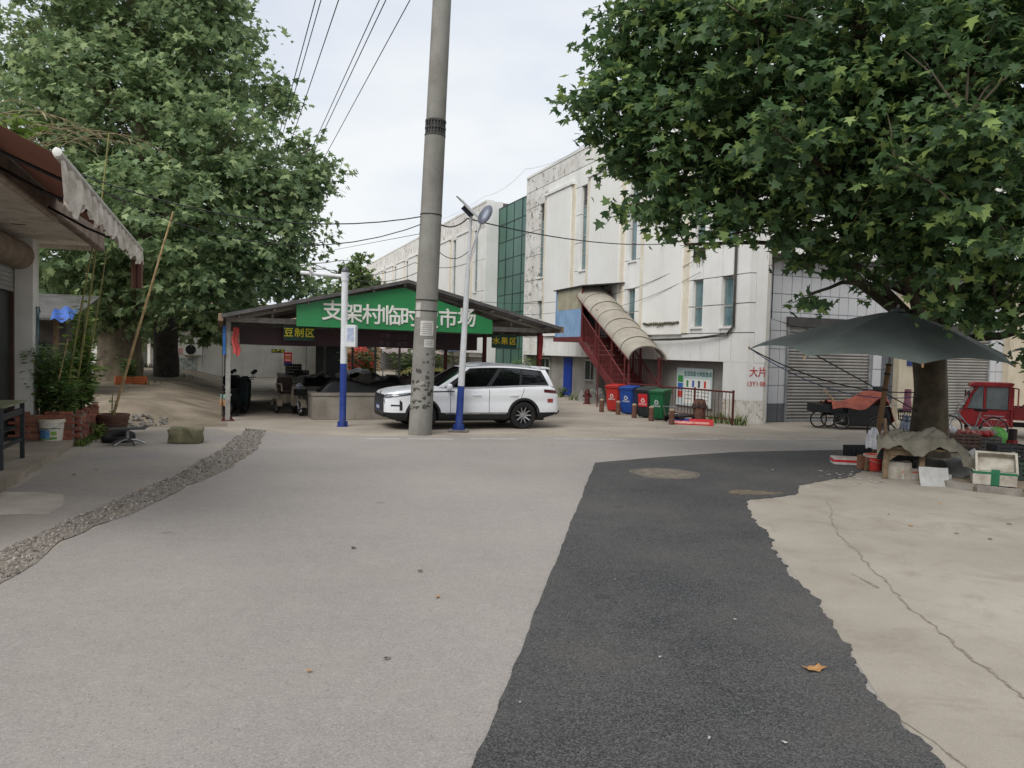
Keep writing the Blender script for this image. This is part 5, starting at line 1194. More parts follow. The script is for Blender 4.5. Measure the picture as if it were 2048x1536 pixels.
# bicycle
def bicycle(label, loc, rz, paint, group=None):
    o = thing('bicycle', label, 'bicycle', loc, rz, group); r_ = .33
    bike_wheel(o, .53, r_, r_, .018, spokes=20); bike_wheel(o, -.53, r_, r_, .018, spokes=20)
    mb = MB(); bb = (-.08, 0, .29); hd = (.36, 0, .78)
    mb.tube([hd, (.12, 0, .46), bb], .017, 7); mb.tube([(.35, 0, .70), (.05, 0, .38), (-.1, 0, .33)], .014, 7); mb.tube([bb, (-.2, 0, .74)], .016, 7)
    for y in (-.05, .05): mb.tube([bb, (-.53, y, r_)], .010, 5); mb.tube([(-.18, 0, .68), (-.53, y, r_)], .009, 5); mb.tube([(.38, 0, .68), (.53, y, r_)], .011, 5)
    mb.tube([(.38, 0, .68), (.34, 0, .92)], .016, 7); mb.build('frame', paint, o, smooth=60)
    mb = MB(); mb.tube([(.18, -.28, .98), (.30, -.25, .99), (.36, 0, .93), (.30, .25, .99), (.18, .28, .98)], .012, 6); mb.build('handlebar', m_chrome, o, smooth=60)
    mb = MB(); mb.tube([(-.2, 0, .72), (-.22, 0, .80)], .012, 6); mb.build('seat_post', m_chrome, o)
    mb = MB(); mb.prism([(-.36,-.09),(-.36,.09),(-.22,.06),(-.04,.02),(-.04,-.02),(-.22,-.06)], .80, .86); mb.build('saddle', m_black, o, bev=.015, smooth=40)
    mb = MB(); mb.box(-.75, -.28, -.06, .06, .68, .70); mb.tube([(-.7, .05, .68), (-.53, .05, .33)], .006, 4); mb.tube([(-.7, -.05, .68), (-.53, -.05, .33)], .006, 4); mb.build('rear_rack', m_steel, o)
    mb = MB(); mb.lathe([(.085, -.004), (.085, .004)], 20, Matrix.Translation((-.08, .05, .29)) @ Matrix.Rotation(R(90), 4, 'X')); mb.tube([(-.08, .06, .29), (.04, .06, .18), (.06, .12, .17)], .008, 5); mb.tube([(-.08, -.06, .29), (-.2, -.06, .40), (-.22, -.12, .41)], .008, 5); mb.build('crank', m_steel, o)
    for x in (.53, -.53):
        mb = MB(); mb.grid(lambda u, v: (x+.355*math.cos(R(40+(130 if x < 0 else 100)*u)), -.022+.044*v, r_+.355*math.sin(R(40+(130 if x < 0 else 100)*u))), 12, 2); mb.build('mudguard', paint, o, solid=.004)
    return o

# ------------------------------------------------------------------ bins, bollards, hydrant, litter board
def bin_(label, p, rz, col, dark, ch, panel=None):
    m = MT('bin_%d_%d_%d' % col, col, dark, 2.5, .45, bump=.04, streak=tuple(int(v*.6) for v in col), amt=.3)
    o = thing('wheelie_bin', label, 'bin', p, rz); o.scale = (.94, .94, .96)
    mb = MB(); a0, b0, a1, b1, h = .22, .24, .275, .33, .93
    mb.add([(-a0,-b0,.04),(a0,-b0,.04),(a0,b0,.04),(-a0,b0,.04),(-a1,-b1,h),(a1,-b1,h),(a1,b1,h),(-a1,b1,h)], [(3,2,1,0),(4,5,6,7),(0,1,5,4),(1,2,6,5),(2,3,7,6),(3,0,4,7)]); mb.build('body', m, o, bev=.03, smooth=40)
    mb = MB(); mb.box(-.30, .30, -.36, .35, .90, .96); mb.build('rim', m, o, bev=.012)
    mb = MB(); mb.add([(-.30,-.38,.965),(.30,-.38,.965),(.30,.38,.99),(-.30,.38,.99),(-.28,-.30,1.0),(.28,-.30,1.0),(.27,.34,1.05),(-.27,.34,1.05)], [(3,2,1,0),(4,5,6,7),(0,1,5,4),(1,2,6,5),(2,3,7,6),(3,0,4,7)]); mb.build('lid', m, o, bev=.015)
    mb = MB(); mb.tube([(-.24, .40, .99), (.24, .40, .99)], .016, 8); mb.build('handle', m, o)
    for s_ in (-1, 1): mb = MB(); mb.lathe([(.09, -.02), (.1, 0), (.09, .02)], 16, Matrix.Translation((s_*.22, .26, .10)) @ Matrix.Rotation(R(90), 4, 'Y')); mb.build('wheel', m_black, o)
    ink = MT('bin_print', (222,224,222), (204,206,204), 4, .6, bump=0)
    tilt = Matrix.Translation((0, -.2455, .04)) @ Matrix.Rotation(math.atan2(.09, .89), 4, 'X')
    if panel:
        mb = MB(); mb.box(-.17, .17, -.012, -.006, .36, .80, tilt); mb.build('label_panel', MT('bin_label_red', (196,40,48), (180,34,42), 3, .5, bump=0), o)
    mb = MB()
    tri = [(-.085,.52), (.085,.52), (0,.67)]
    for k in range(3):
        a, b = Vector(tri[k]), Vector(tri[(k+1) % 3]); a2, b2 = a.lerp(b, .12), a.lerp(b, .8); d = (b-a).normalized(); n_ = Vector((-d.y, d.x))*.014
        mb.add([(q.x, -.0135, q.y) for q in (a2-n_, b2-n_, b2+n_, a2+n_)], [(0,1,2,3)], tilt)
    mb.build('recycling_mark', ink, o)
    link(text_mesh(ch, .075, ink, .001, .0), 'lettering', o, tilt @ Vector((0, -.0135, .44)), (R(90)+math.atan2(.09, .89), 0, 0))
    return o
bz = YAW + R(-55)
bin_('red wheelie bin with a white triangle mark', W(13.45, 24.75, 0), bz, (180,50,45), (156,42,39), '有害垃圾')
bin_('blue wheelie bin with a white recycling triangle', W(13.40, 23.62, 0), bz, (32,72,150), (26,60,128), '可回收物')
bin_('black wheelie bin with a red label panel', W(13.30, 22.30, 0), bz, (44,48,50), (34,37,39), '其他垃圾', True)
bin_('grey green wheelie bin squeezed behind the black one', W(13.75, 22.95, 0), bz, (66,92,80), (54,76,66), '餐厨垃圾')
bin_('bright green wheelie bin with its lid ajar', W(13.30, 21.45, 0), bz, (24,98,58), (20,82,48), '易腐垃圾')
m_bol = MT('bollard_brown', (112,78,64), (86,58,48), 8, .8, bump=.3, bscale=25)
for x, y, wh in [(1203,824,'near the fire hydrant'),(1236,829,'before the red bin'),(1268,836,'before the blue bin'),(1302,842,'before the black bin'),(1343,849,'beside the fallen poster board')]:
    o = thing('bollard', 'short brown log shaped bollard with pale top ' + wh, 'bollard', G(x, y), group='log bollards before the bins')
    mb = MB(); mb.lathe([(.085, 0), (.085, .1), (.08, .30), (.082, .42)], 16); mb.build('stem', m_bol, o, smooth=40)
    mb = MB(); mb.lathe([(.082, .42), (.078, .445), (.05, .475), (.012, .485)], 16); mb.build('cap', MT('bollard_cap', (158,140,118), (132,114,94), 9), o, smooth=40)
hy = thing('fire_hydrant', 'rusty brown fire hydrant standing by the grey wall', 'hydrant', G(1174, 808))
mb = MB(); mb.lathe([(.17, 0), (.17, .04), (.11, .05), (.11, .42), (.14, .43), (.14, .47), (.11, .48), (.09, .58), (.03, .63)], 18); mb.build('barrel', m_rust, hy, smooth=35)
for a in (0, 1.57, 3.14): mb = MB(); mb.tube([(0, 0, .34), (.19*math.cos(a), .19*math.sin(a), .34)], .055, 10); mb.build('outlet', m_rust, hy)
br = MB(); br.grid(lambda u, v: (-1.25+2.5*u, -.5+1.0*v, .10+.14*u*0 + .02*math.sin(u*6) + .16*v), 12, 4)
fb = thing('fallen_board', 'fallen red and blue poster board lying beside the bollard', 'board', G(1385, 848), YAW+R(-35))
mb = MB(); mb.box(-.62, .62, -.38, .38, .05, .08, Matrix.Rotation(R(8), 4, 'X')); mb.build('board', MT('poster_red', (0,0,0)), fb)
mb = MB(); mb.box(-.62, -.1, .05, .38, .081, .083, Matrix.Rotation(R(8), 4, 'X')); mb.build('blue_print', MT('poster_blue', (0,0,0)), fb)
mb = MB(); mb.box(-.55, .5, -.33, -.05, .081, .084, Matrix.Rotation(R(8), 4, 'X')); mb.build('pale_print', MT('print_pale', (216,196,176), (196,90,84), 12, .6, bump=0), fb)
stp = thing('draped_stump', 'brown stump draped with a rag inside the railing', 'stump', G(1398, 842))
mb = MB(); mb.lathe([(.22, 0), (.2, .2), (.2, .62), (.17, .68)], 16); mb.build('stump', m_bol, stp, smooth=40)
mb = MB(); mb.grid(lambda u, v: ((.24+.03*math.sin(9*u*6.28))*math.cos(6.28*u)*(v*.9+.1), (.24+.03*math.sin(9*u*6.28))*math.sin(6.28*u)*(v*.9+.1), .72-.28*v**3+.03*math.sin(u*20)*v), 30, 8); mb.build('rag', MT('dark_rag', (70,50,44), (52,38,34), 6), stp, smooth=60)
bp_ = thing('hand_cart', 'low dark hand cart parked behind the bollards', 'cart', W(13.6, 20.75, 0), YAW+.4)
mb = MB(); mb.box(-.4, .4, -.3, .3, .16, .22); mb.build('deck', m_dark, bp_, bev=.01)
for x in (-.3, .3):
    for y in (-.31, .31): mb = MB(); mb.lathe([(.09, -.02), (.1, 0), (.09, .02)], 14, Matrix.Translation((x, y, .10)) @ Matrix.Rotation(R(90), 4, 'X')); mb.build('wheel', m_black, bp_)
mb = MB(); mb.tube([(-.4, -.25, .2), (-.55, -.25, .5), (-.55, .25, .5), (-.4, .25, .2)], .015, 6); mb.build('handle', m_steel, bp_)
heap('pale plastic sheeting slumped by the grey wall', 14.55, 15.65, 29.2, 30.3, 0, .75, 12, MT('pale_sheeting', (150,150,144), (116,114,108), 5, .5, bump=.2), 'plastic_sheeting', 'sheeting', .02)

# ------------------------------------------------------------------ shop on the lane side (grid frame)
shop = thing('shop_building', 'old shop with concrete canopy slab and white pillar', 'shop', W(0, 0, 0), YAW)
def sbox(name, mat, s0, s1, t0, t1, z0, z1, bev=0.0):
    mb = MB(); mb.box(s0, s1, t0, t1, z0, z1); return mb.build(name, mat, shop, bev=bev)
m_plast = MT('stained_plaster', (224,217,206), (192,180,164), 1.1, .9, bump=.3, bscale=35, streak=(96,82,68), amt=.6, fine=.1)
m_beam = MT('weathered_beam', (140,124,110), (108,92,80), 2.2, .9, bump=.4, bscale=30, streak=(66,56,50), amt=.5)
sbox('canopy_slab', m_plast, -9, -2.52, 8.3, 18.42, 4.08, 4.4)
sbox('edge_beam', m_beam, -2.515, -2.36, 6.4, 18.45, 4.00, 4.50, .02)
sbox('end_beam', m_plast, -6, -2.52, 18.43, 18.55, 4.0, 4.46, .02)
sbox('pillar', MT('pillar_white', (214,212,206), (196,192,184), 1.4, .8, bump=.15, streak=(150,142,130), amt=.3), -3.98, -3.49, 17.5, 18.0, .1, 4.08, .012)
sbox('pillar', MT('pillar_white', (0,0,0)), -3.98, -3.49, 8.5, 9.0, .1, 4.08, .012)
sbox('side_wall', m_plast, -9, -3.985, 17.6, 17.9, .1, 4.08)
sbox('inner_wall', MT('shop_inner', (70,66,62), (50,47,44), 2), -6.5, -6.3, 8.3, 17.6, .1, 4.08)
sbox('door_frame', MT('brown_frame', (70,48,38), (54,38,30), 4, .7), -3.92, -3.80, 17.36, 17.48, .12, 3.5)
sbox('door_frame', MT('brown_frame', (0,0,0)), -3.92, -3.80, 15.7, 15.8, .12, 3.5)
sbox('door_post', m_steel, -3.93, -3.83, 16.35, 16.43, .12, 3.5)
sbox('door_leaf', MT('door_green_dark', (38,44,40), (28,32,30), 2, .5), -3.9, -3.86, 16.44, 17.35, .14, 3.2)
mb = MB()
for k in range(30): mb.cbox((-3.82, 13.2, 3.15+k*.0), (.01, .01, .01))
mb = MB(); mb.tube([(-3.72, 9.05, 3.72), (-3.72, 17.45, 3.72)], .27, 20); mb.build('shutter_roll', MT('shutter_roll', (140,124,104), (108,94,78), 2, .8, bump=.4, bscale=22, streak=(80,68,56), amt=.4), shop, smooth=50)
for k in range(7): sbox('shutter_slat', m_shut, -3.80, -3.78, 9.05, 17.3, 3.0+k*.085, 3.078+k*.085)
fl = thing('flood_light', 'small black flood lamp hanging under the shop canopy', 'lamp', onD(38, 440, 13.4))
T = Euler((R(-35), 0, R(25))).to_matrix().to_4x4()
mb = MB(); mb.box(-.12, .12, -.04, .04, -.09, .09, T); mb.build('housing', m_dark, fl, bev=.015)
mb = MB(); mb.box(-.08, .08, -.046, -.0405, -.055, .055, T); mb.build('lens', MT('lamp_cover', (196,190,176), (176,168,154), 9, .3), fl)
mb = MB(); mb.tube([(-.12, 0, 0), (-.13, 0, .13), (.13, 0, .13), (.12, 0, 0)], .012, 5); mb.tube([(0, 0, .13), (0, 0, 4.08-fl.location.z)], .015, 5); mb.build('bracket', m_dark, fl)
rope = MB(); rp = onD(62, 620, 17.2); 
for k in range(3): rope.tube([Vector((.03*k, 0, 0)), Vector((.02*k+.01, -.01, -.25)), Vector((.0+.025*k, 0, -.5)), Vector((-.02+.02*k, 0, -.8-.1*k))], .009, 5)
rope.tube([(-.18, 0, .03), (-.05, -.01, -.03), (.06, -.01, .0), (.08, 0, -.12)], .009, 5)
tag(rope.build('hanging_rope', MT('teal_rope', (54,96,112), (44,80,96), 8), loc=W(-3.475, 17.72, rp.z), smooth=60), 'teal rope hanging on the white shop pillar', 'rope')
# retractable awning
aw = thing('shop_awning', 'brown striped retractable awning with a frayed pale valance', 'awning', W(-2.0, 10.1, 3.5), YAW)
A0, A1 = -3.2, 3.25                          # local t range
def awf(u, v):                               # u along t, v from back to front
    return (-.30 + 1.10*v, A0 + (A1-A0)*u, .68 - .65*v - .05*math.sin(math.pi*v))
m_awn = bpy.data.materials.new('awning_stripe'); m_awn.use_nodes = True
_t = m_awn.node_tree; _b = _t.nodes['Principled BSDF']; _tc = _t.nodes.new('ShaderNodeTexCoord'); _w = _t.nodes.new('ShaderNodeTexWave'); _w.bands_direction = 'Y'; _w.inputs['Scale'].default_value = 5.2; _w.inputs['Distortion'].default_value = .4
_r = _t.nodes.new('ShaderNodeValToRGB'); _r.color_ramp.elements[0].color = lin((116,84,74)); _r.color_ramp.elements[1].color = lin((156,122,108)); _r.color_ramp.elements[0].position = .35; _r.color_ramp.elements[1].position = .75
_t.links.new(_tc.outputs['Object'], _w.inputs[0]); _t.links.new(_w.outputs[0], _r.inputs[0]); _t.links.new(_r.outputs[0], _b.inputs['Base Color']); _b.inputs['Roughness'].default_value = .9
_tr = _t.nodes.new('ShaderNodeBsdfTranslucent'); _ms = _t.nodes.new('ShaderNodeMixShader'); _ms.inputs[0].default_value = .55; _t.links.new(_r.outputs[0], _tr.inputs[0]); _t.links.new(_b.outputs[0], _ms.inputs[1]); _t.links.new(_tr.outputs[0], _ms.inputs[2]); _t.links.new(_ms.outputs[0], _t.nodes['Material Output'].inputs[0])
mb = MB(); mb.grid(awf, 40, 10); mb.build('fabric', m_awn, aw, smooth=60, solid=.004)
rg = random.Random(6); fr = [rg.uniform(.0, .09) for _ in range(200)]
mb = MB(); n = 130
vs = []
for i in range(n+1):
    t = A0 + (A1-A0)*i/n; d = .20 + .05*abs(math.sin(i*.55)) + fr[i]*.6 + .10*(i/n < .12)
    vs += [(.81+.012*math.sin(i*.8), t, .03), (.815+.03*math.sin(i*.8), t, -.08), (.82+.035*math.sin(i*.8+.4), t, .03-d)]
mb.add(vs, [(3*i+j, 3*i+3+j, 3*i+4+j, 3*i+1+j) for i in range(n) for j in range(2)])
mb.build('valance', MT('frayed_valance', (208,202,192), (158,148,134), 5, .9, bump=.3, streak=(116,104,90), amt=.5), aw, smooth=60)
mb = MB(); mb.tube([(.80, A0-.05, .03), (.80, A1+.03, .03)], .035, 10); mb.build('front_bar', MT('bar_pale', (188,184,176), (160,154,146), 4, .5, .3), aw, smooth=40)
mb = MB(); mb.lathe([(.01, -.015), (.03, -.014), (.034, .01), (.02, .016)], 16, Matrix.Translation((.80, A0-.07, .04)) @ Matrix.Rotation(R(90), 4, 'X')); mb.build('end_cap', m_white, aw, smooth=40)
mb = MB(); mb.tube([(-.30, A0, .72), (-.30, A1, .72)], .05, 12); mb.build('roller', m_psteel, aw, smooth=40)
for t in (A0+1.1, -.2, A1-.7):
    mb = MB(); mb.tube([(-.33, t, .48), (.22, t-.5, .16), (.78, t, -.02)], .018, 6); mb.build('folding_arm', m_dark, aw)
mb = MB(); mb.tube([(-.27, A0-2, .36), (-.27, A1-.6, .34)], .045, 10); mb.build('pipe', MT('old_pipe', (170,158,142), (136,124,108), 4), aw, smooth=40)
mb = MB(); mb.grid(lambda u, v: (.70+.16*u, A1-.45+.03*math.sin(u*7), -.60+.42*v), 6, 6); mb.build('torn_flap', m_awn, aw, solid=.006)
# steel table
tb_ = thing('steel_table', 'dark steel table with olive top on the shop platform', 'table', W(-3.40, 14.0, .12), YAW)
mb = MB(); mb.box(-.42, .38, -.72, .72, .93, .96); mb.build('table_top', MT('olive_top', (138,140,112), (112,112,88), 3, .6), tb_, bev=.006)
m_tst = MT('table_steel', (52,56,60), (38,41,44), 5, .5, .3)
for x in (-.38, .32):
    for y in (-.66, .66): mb = MB(); mb.box(x-.03, x+.03, y-.03, y+.03, 0, .929); mb.build('leg', m_tst, tb_)
mb = MB()
for z in (.30, .74):
    for x in (-.38, .32): mb.box(x-.02, x+.02, -.63, .63, z, z+(.10 if z > .5 else .05))
    for y in (-.66, .66): mb.box(-.35, .29, y-.02, y+.02, z, z+.05)
mb.build('stretcher', m_tst, tb_)
mb = MB(); mb.box(-.34, .28, -.62, .62, .52, .535); mb.build('shelf', m_tst, tb_)
# brick planter
pl = thing('brick_planter', 'low red brick planter full of shrubs at the platform end', 'planter', W(-3.1, 18.3, .12), YAW)
m_br = [MT('brick_%d' % i, c, tuple(int(v*.8) for v in c), 20, .95, bump=.6, bscale=50) for i, c in enumerate([(150,88,70), (128,74,60), (164,104,82), (140,92,78)])]
anchor(pl, *m_br)
bk = []
for m in m_br: mb = MB(); mb.box(0, .235, 0, .11, 0, .055); bk.append(mb.mesh('brick', m, bev=.005))
S_a, S_b, T_a, T_b = -.62, .50, -1.15, 1.3
for c in range(9):
    z = c*.063; o = .12*(c % 2); jit = lambda a=.008: rng.uniform(-a, a)
    for k in range(5):
        x = S_a + k*.245 - o
        if x + .235 > S_b + .02 or x < S_a - .13: continue
        if c == 8 and rng.random() < .25: continue
        link(rng.choice(bk), 'brick', pl, (x+jit(), T_a+jit(), z), (0, 0, jit(.04)))
    for k in range(10):
        y = T_a + .12 + k*.245 - o
        if y + .235 > T_b + .05 or y < T_a + .1: continue
        if c >= 7 and rng.random() < .3: continue
        link(rng.choice(bk), 'brick', pl, (S_b+.0+jit(.014), y+jit(), z), (0, 0, R(90)+jit(.05)))
mb = MB(); mb.box(S_a+.02, S_b-.14, T_a+.115, T_b, 0, .44); mb.build('soil', m_dirt, pl)
mb = MB(); mb.box(S_a+.02, S_b-.12, T_a+.015, T_a+.10, 0, .50); mb.box(S_b-.105, S_b-.015, T_a+.13, T_b, 0, .50); mb.build('mortar', MT('mortar_grey', (140,130,118), (112,102,92), 8), pl)
# paint bucket
def bucket(label, loc, r, h, body, rim, name='bucket', band=None, handle=True):
    o = thing(name, label, 'bucket', loc)
    mb = MB(); mb.lathe([(r*.80, 0), (r*.82, .01), (r*.97, h*.9), (r, h), (r*.95, h), (r*.9, h*.9), (r*.76, .03)], 28); mb.build('body', body, o, smooth=40)
    mb = MB(); mb.lathe([(r*.94, h*.84), (r*1.05, h*.85), (r*1.05, h*.93), (r*.95, h*.94)], 28, ring=True); mb.lathe([(r*.97, h*.96), (r*1.04, h*.965), (r*1.04, h*1.005), (r*.95, h*1.005)], 28, ring=True); mb.build('rim', rim, o, smooth=40)
    if handle: mb = MB(); mb.tube([(r*1.04*math.cos(a), r*1.04*math.sin(a)*.98 - .02, h*.9 - .16*math.sin(a)*0 - h*.35*abs(math.sin(a))) for a in [math.pi+math.pi*k/14 for k in range(15)]], .005, 5); mb.build('handle', m_steel, o)
    for (z0, z1, a0, a1, m) in (band or []):
        mb = MB(); mb.grid(lambda u, v: ((r*(.82+.15*(z0+(z1-z0)*v))+.003)*math.cos(a0+(a1-a0)*u), (r*(.82+.15*(z0+(z1-z0)*v))+.003)*math.sin(a0+(a1-a0)*u), h*.9*(z0+(z1-z0)*v)), 14, 3); mb.build('label_print', m, o, smooth=60)
    return o
q = G(104, 880, .12)
bucket('white paint bucket with blue and green label before the brick planter', q, .24, .42, MT('bucket_white', (226,222,210), (210,204,190), 4, .5), MT('bucket_rim', (214,206,188), (196,188,170), 4, .5),
       band=[(.62, .66, R(200), R(340), MT('label_dgreen', (44,92,64), (38,80,56), 5)), (.12, .56, R(215), R(290), MT('label_blue', (52,112,168), (120,170,206), 14, .5, bump=0)), (.08, .2, R(215), R(325), MT('label_green', (108,158,70), (90,138,58), 6)), (.3, .5, R(296), R(322), MT('label_lime', (150,178,90), (130,160,80), 6))])
pot = thing('barrel_pot', 'big brown clay tub holding a leaning bamboo pole', 'pot', W(-2.3, 19.3, 0))
mb = MB(); mb.lathe([(.24, 0), (.30, .15), (.33, .36), (.36, .40), (.36, .45), (.32, .45), (.30, .38), (.05, .36)], 28); mb.build('tub', MT('clay_brown', (112,80,66), (88,62,52), 4, .8, bump=.3, streak=(70,52,44), amt=.4), pot, smooth=40)
mb = MB(); mb.lathe([(.29, .20), (.325, .21), (.33, .24), (.30, .25)], 28, ring=True); mb.lathe([(.30, .30), (.34, .31), (.342, .34), (.31, .35)], 28, ring=True); mb.build('hoop', MT('hoop_dark', (92,66,56), (70,52,44), 5), pot, smooth=40)
m_bam = MT('bamboo', (176,150,108), (148,124,86), 6, .6, bump=.1); m_bamg = MT('green_bamboo', (132,126,72), (108,104,58), 5, .6, bump=.1)
def bamboo(label, a, b, r, mat, bend=.0, group=None):
    a, b = Vector(a), Vector(b); n = 16; mb = MB(); pts, rs = [], []
    for k in range(n):
        u = k/(n-1); p = a.lerp(b, u) + Vector((bend*math.sin(math.pi*u), 0, 0))
        for du, f in ((-.004, 1), (0, 1.22), (.004, 1)): pts.append(p + (b-a)*du); rs.append(r*(1-.45*u)*f)
    mb.tube(pts, rs, 8); return tag(mb.build('bamboo_pole', mat, smooth=50), label, 'pole', group)
d0 = W(-2.3, 19.3, .36); bamboo('tall pale bamboo pole leaning from the clay tub', d0, onD(346, 425, d0.y - .2), .035, m_bam)
p0 = W(-2.95, 18.3, .45); bamboo('long greenish bamboo cane rising past the awning tip', p0, onD(218, 268, p0.y), .026, m_bamg, .05)
p1 = W(-2.9, 18.7, .45); bamboo('green bamboo cane standing close beside the long cane', p1, onD(214, 498, p1.y), .022, m_bamg, .03)
p2 = W(-3.05, 18.0, .45); bamboo('green bamboo cane tied up to the canopy edge', p2, onD(188, 480, p2.y), .024, m_bamg, -.03)
p3 = W(-3.25, 17.7, .45); bamboo('short brown bamboo stake slanting in the planter', p3, onD(136, 678, p3.y), .022, m_bam)
# upturned swivel chair base used as a stool
so = thing('swivel_stool', 'flat board on a five armed chair base beside the tyre', 'stool', G(255, 890), .3)
for k in range(5):
    a = k*2*math.pi/5+.3; mb = MB(); mb.tube([(0, 0, .12), (.16*math.cos(a), .16*math.sin(a), .10), (.33*math.cos(a), .33*math.sin(a), .02)], [.03, .026, .018], 8); mb.build('base_arm', m_chrome, so, smooth=50)
mb = MB(); mb.tube([(0, 0, .08), (0, 0, .32)], .035, 12); mb.build('column', m_steel, so, smooth=50)
mb = MB(); mb.box(-.34, .36, -.2, .2, .32, .345, Matrix.Rotation(R(-2), 4, 'Y')); mb.build('seat_board', MT('board_dark', (72,74,74), (54,56,56), 5, .6), so, bev=.008)
ty = MB(); ty.tube([(.24*math.cos(a), .24*math.sin(a), .085+.05*math.sin(a)) for a in [2*math.pi*k/32 for k in range(33)]], .085, 12, False)
tag(ty.build('old_tyre', m_black, loc=W(-2.0, 17.75, 0), smooth=60), 'black worn tyre lying on the ground beside the clay tub', 'tyre')
# stone block
mb = MB(); rg = random.Random(9); nb_ = 9
def stone(u, v):
    a = 2*math.pi*u; c, s_ = math.cos(a), math.sin(a); p = 5; k = (abs(c)**p + abs(s_)**p)**(-1/p); zz = v; r_ = 1 if .08 < v < .92 else .93
    if v in (0, 1): r_ = .86
    j = .014*math.sin(5*a+4*v)+.008*math.sin(11*a+7*v+1)
    return (.33*k*c*r_+j, .22*k*s_*r_+j, .33*v + .012*math.sin(3*a))
mb.grid(stone, 33, 12); mb.add([stone(k/32, 1) for k in range(32)], [tuple(range(32))])
tag(mb.build('stone_block', MT('mossy_stone', (136,130,104), (98,96,72), 5, .95, bump=.8, bscale=22, streak=(74,78,52), amt=.5, fine=.2), loc=G(372, 886), rot=(0, 0, .12), smooth=50), 'squat mossy stone block standing on the road shoulder', 'stone')
# orange crate with plants, cabinet, shed
crate('orange plastic crate planted with herbs at the tree foot', W(-3.3, 33.0, .36), YAW+.2, 1.1, .55, .38, MT('crate_orange', (196,104,54), (170,86,44), 5, .6))
cab = thing('electric_cabinet', 'tall grey electric cabinet standing in the lane', 'cabinet', G(323, 752), YAW)
mb = MB(); mb.box(-.5, .5, -.3, .3, 0, .12); mb.build('plinth', m_conc, cab)
mb = MB(); mb.box(-.47, .47, -.27, .27, .12, 1.75); mb.build('case', MT('cabinet_grey', (132,134,134), (112,114,114), 2, .5), cab, bev=.015)
mb = MB(); mb.box(-.43, -.01, -.285, -.271, .2, 1.68); mb.box(.01, .43, -.285, -.271, .2, 1.68); mb.build('door', MT('cabinet_grey', (0,0,0)), cab, bev=.008)
mb = MB(); mb.box(.03, .06, -.31, -.286, .85, 1.0); mb.build('handle', m_dark, cab)
shed = thing('lean_to_shed', 'dark timber lean-to shed with blue sheet roof behind the planter', 'shed', W(-6.6, 26.0, 0), YAW)
mb = MB(); mb.box(-2.4, 2.2, .3, 5, 0, 2.7); mb.build('wall', MT('shed_wall', (92,86,80), (66,60,56), 2, .9, streak=(50,46,42), amt=.4), shed)
for x in (-2.2, -.9, .5, 2.0): mb = MB(); mb.box(x-.07, x+.07, .0, .14, 0, 2.8); mb.build('post', m_wood, shed)
mb = MB(); mb.box(-.7, .3, .22, .295, 0, 2.1); mb.build('door', MT('shed_door', (58,52,48), (44,40,36), 3), shed)
mb = MB(); mb.box(.75, 1.7, .23, .297, .9, 2.0); o = mb.build('window', m_dark, shed)
mb = MB(); mb.box(.80, 1.65, .2, .229, .95, 1.95); mb.build('pane', MT('dim_pane', (0,0,0)), o)
mb = MB(); mb.add([(-2.6, -.7, 2.75), (2.5, -.7, 2.7), (2.5, 5.2, 3.7), (-2.6, 5.2, 3.7)], [(0,1,2,3)]); mb.build('roof', MT('shed_roof', (96,94,92), (72,70,68), 2), shed, solid=.06)
mb = MB(); mb.grid(lambda u, v: (2.0+.55*u, -.8+1.0*v, 2.86+.18*v+.06*math.sin(u*9+v*4) - .22*(1-v)**3), 16, 8); mb.build('blue_tarp', MT('tarp_blue', (60,96,170), (48,80,146), 3, .6), shed, smooth=60, solid=.008)

# ------------------------------------------------------------------ the stall by the tree
m_umb = MT('umbrella_green', (108,117,112), (92,100,97), 1.2, .75, bump=.1, streak=(84,88,80), amt=.3)
uc = onD(1795, 622, 14.9); ub = G(1745, 934)
um = thing('market_umbrella', 'big grey green market umbrella on a leaning bamboo pole', 'umbrella', ub)
hub = uc - ub
def rim(k, f=1.0, sag=0.0):
    a = R(171 + 45*k); r_ = 2.36*f; dx, dy = r_*math.cos(a) - .35*f, r_*math.sin(a)
    zr = hub.z - .80*(f**1.32) + .09*dy
    return Vector((hub.x+dx, hub.y+dy, zr + sag))
for k in range(8):
    mb = MB()
    def pf(u, v):
        p, q = rim(k, max(v, .001)), rim(k+1, max(v, .001)); w_ = 4*u*(1-u); c = p.lerp(q, u); ctr = Vector((hub.x, hub.y, c.z))
        return c + (ctr - c)*(.055*w_*v) + Vector((0, 0, (.10*w_*v*v) - .02*w_*math.sin(3.1*v)))
    mb.grid(pf, 9, 9); mb.build('canopy_panel', m_umb, um, smooth=60)
    mb = MB(); mb.tube([rim(k, f) - Vector((0, 0, .02)) for f in (.05, .3, .6, .85, 1.02)], .011, 5); mb.build('rib', m_steel, um)
    mb = MB(); mb.tube([hub - Vector((0, 0, .62)), rim(k, .45) - Vector((0, 0, .03))], .008, 4); mb.build('stretcher', m_steel, um)
    mb = MB(); mb.lathe([(.016, -.03), (.018, .03)], 8, Matrix.Translation(rim(k, 1.02))); mb.build('rib_tip', MT('tip_tan', (170,140,100), (150,120,84), 6), um)
mb = MB(); mb.tube([(0, 0, 0), hub*.35, hub*.66], [.055, .052, .045], 10); mb.build('bamboo_pole', MT('old_bamboo', (128,98,66), (96,72,50), 7, .7, bump=.2), um, smooth=50)
mb = MB(); mb.tube([hub*.60, hub*1.04], .024, 8); mb.build('upper_pole', m_steel, um, smooth=50)
mb = MB(); mb.lathe([(.14, 0), (.12, .05), (.03, .08)], 14, Matrix.Translation(hub + Vector((0, 0, -.02)))); mb.build('top_cap', m_umb, um, smooth=40)
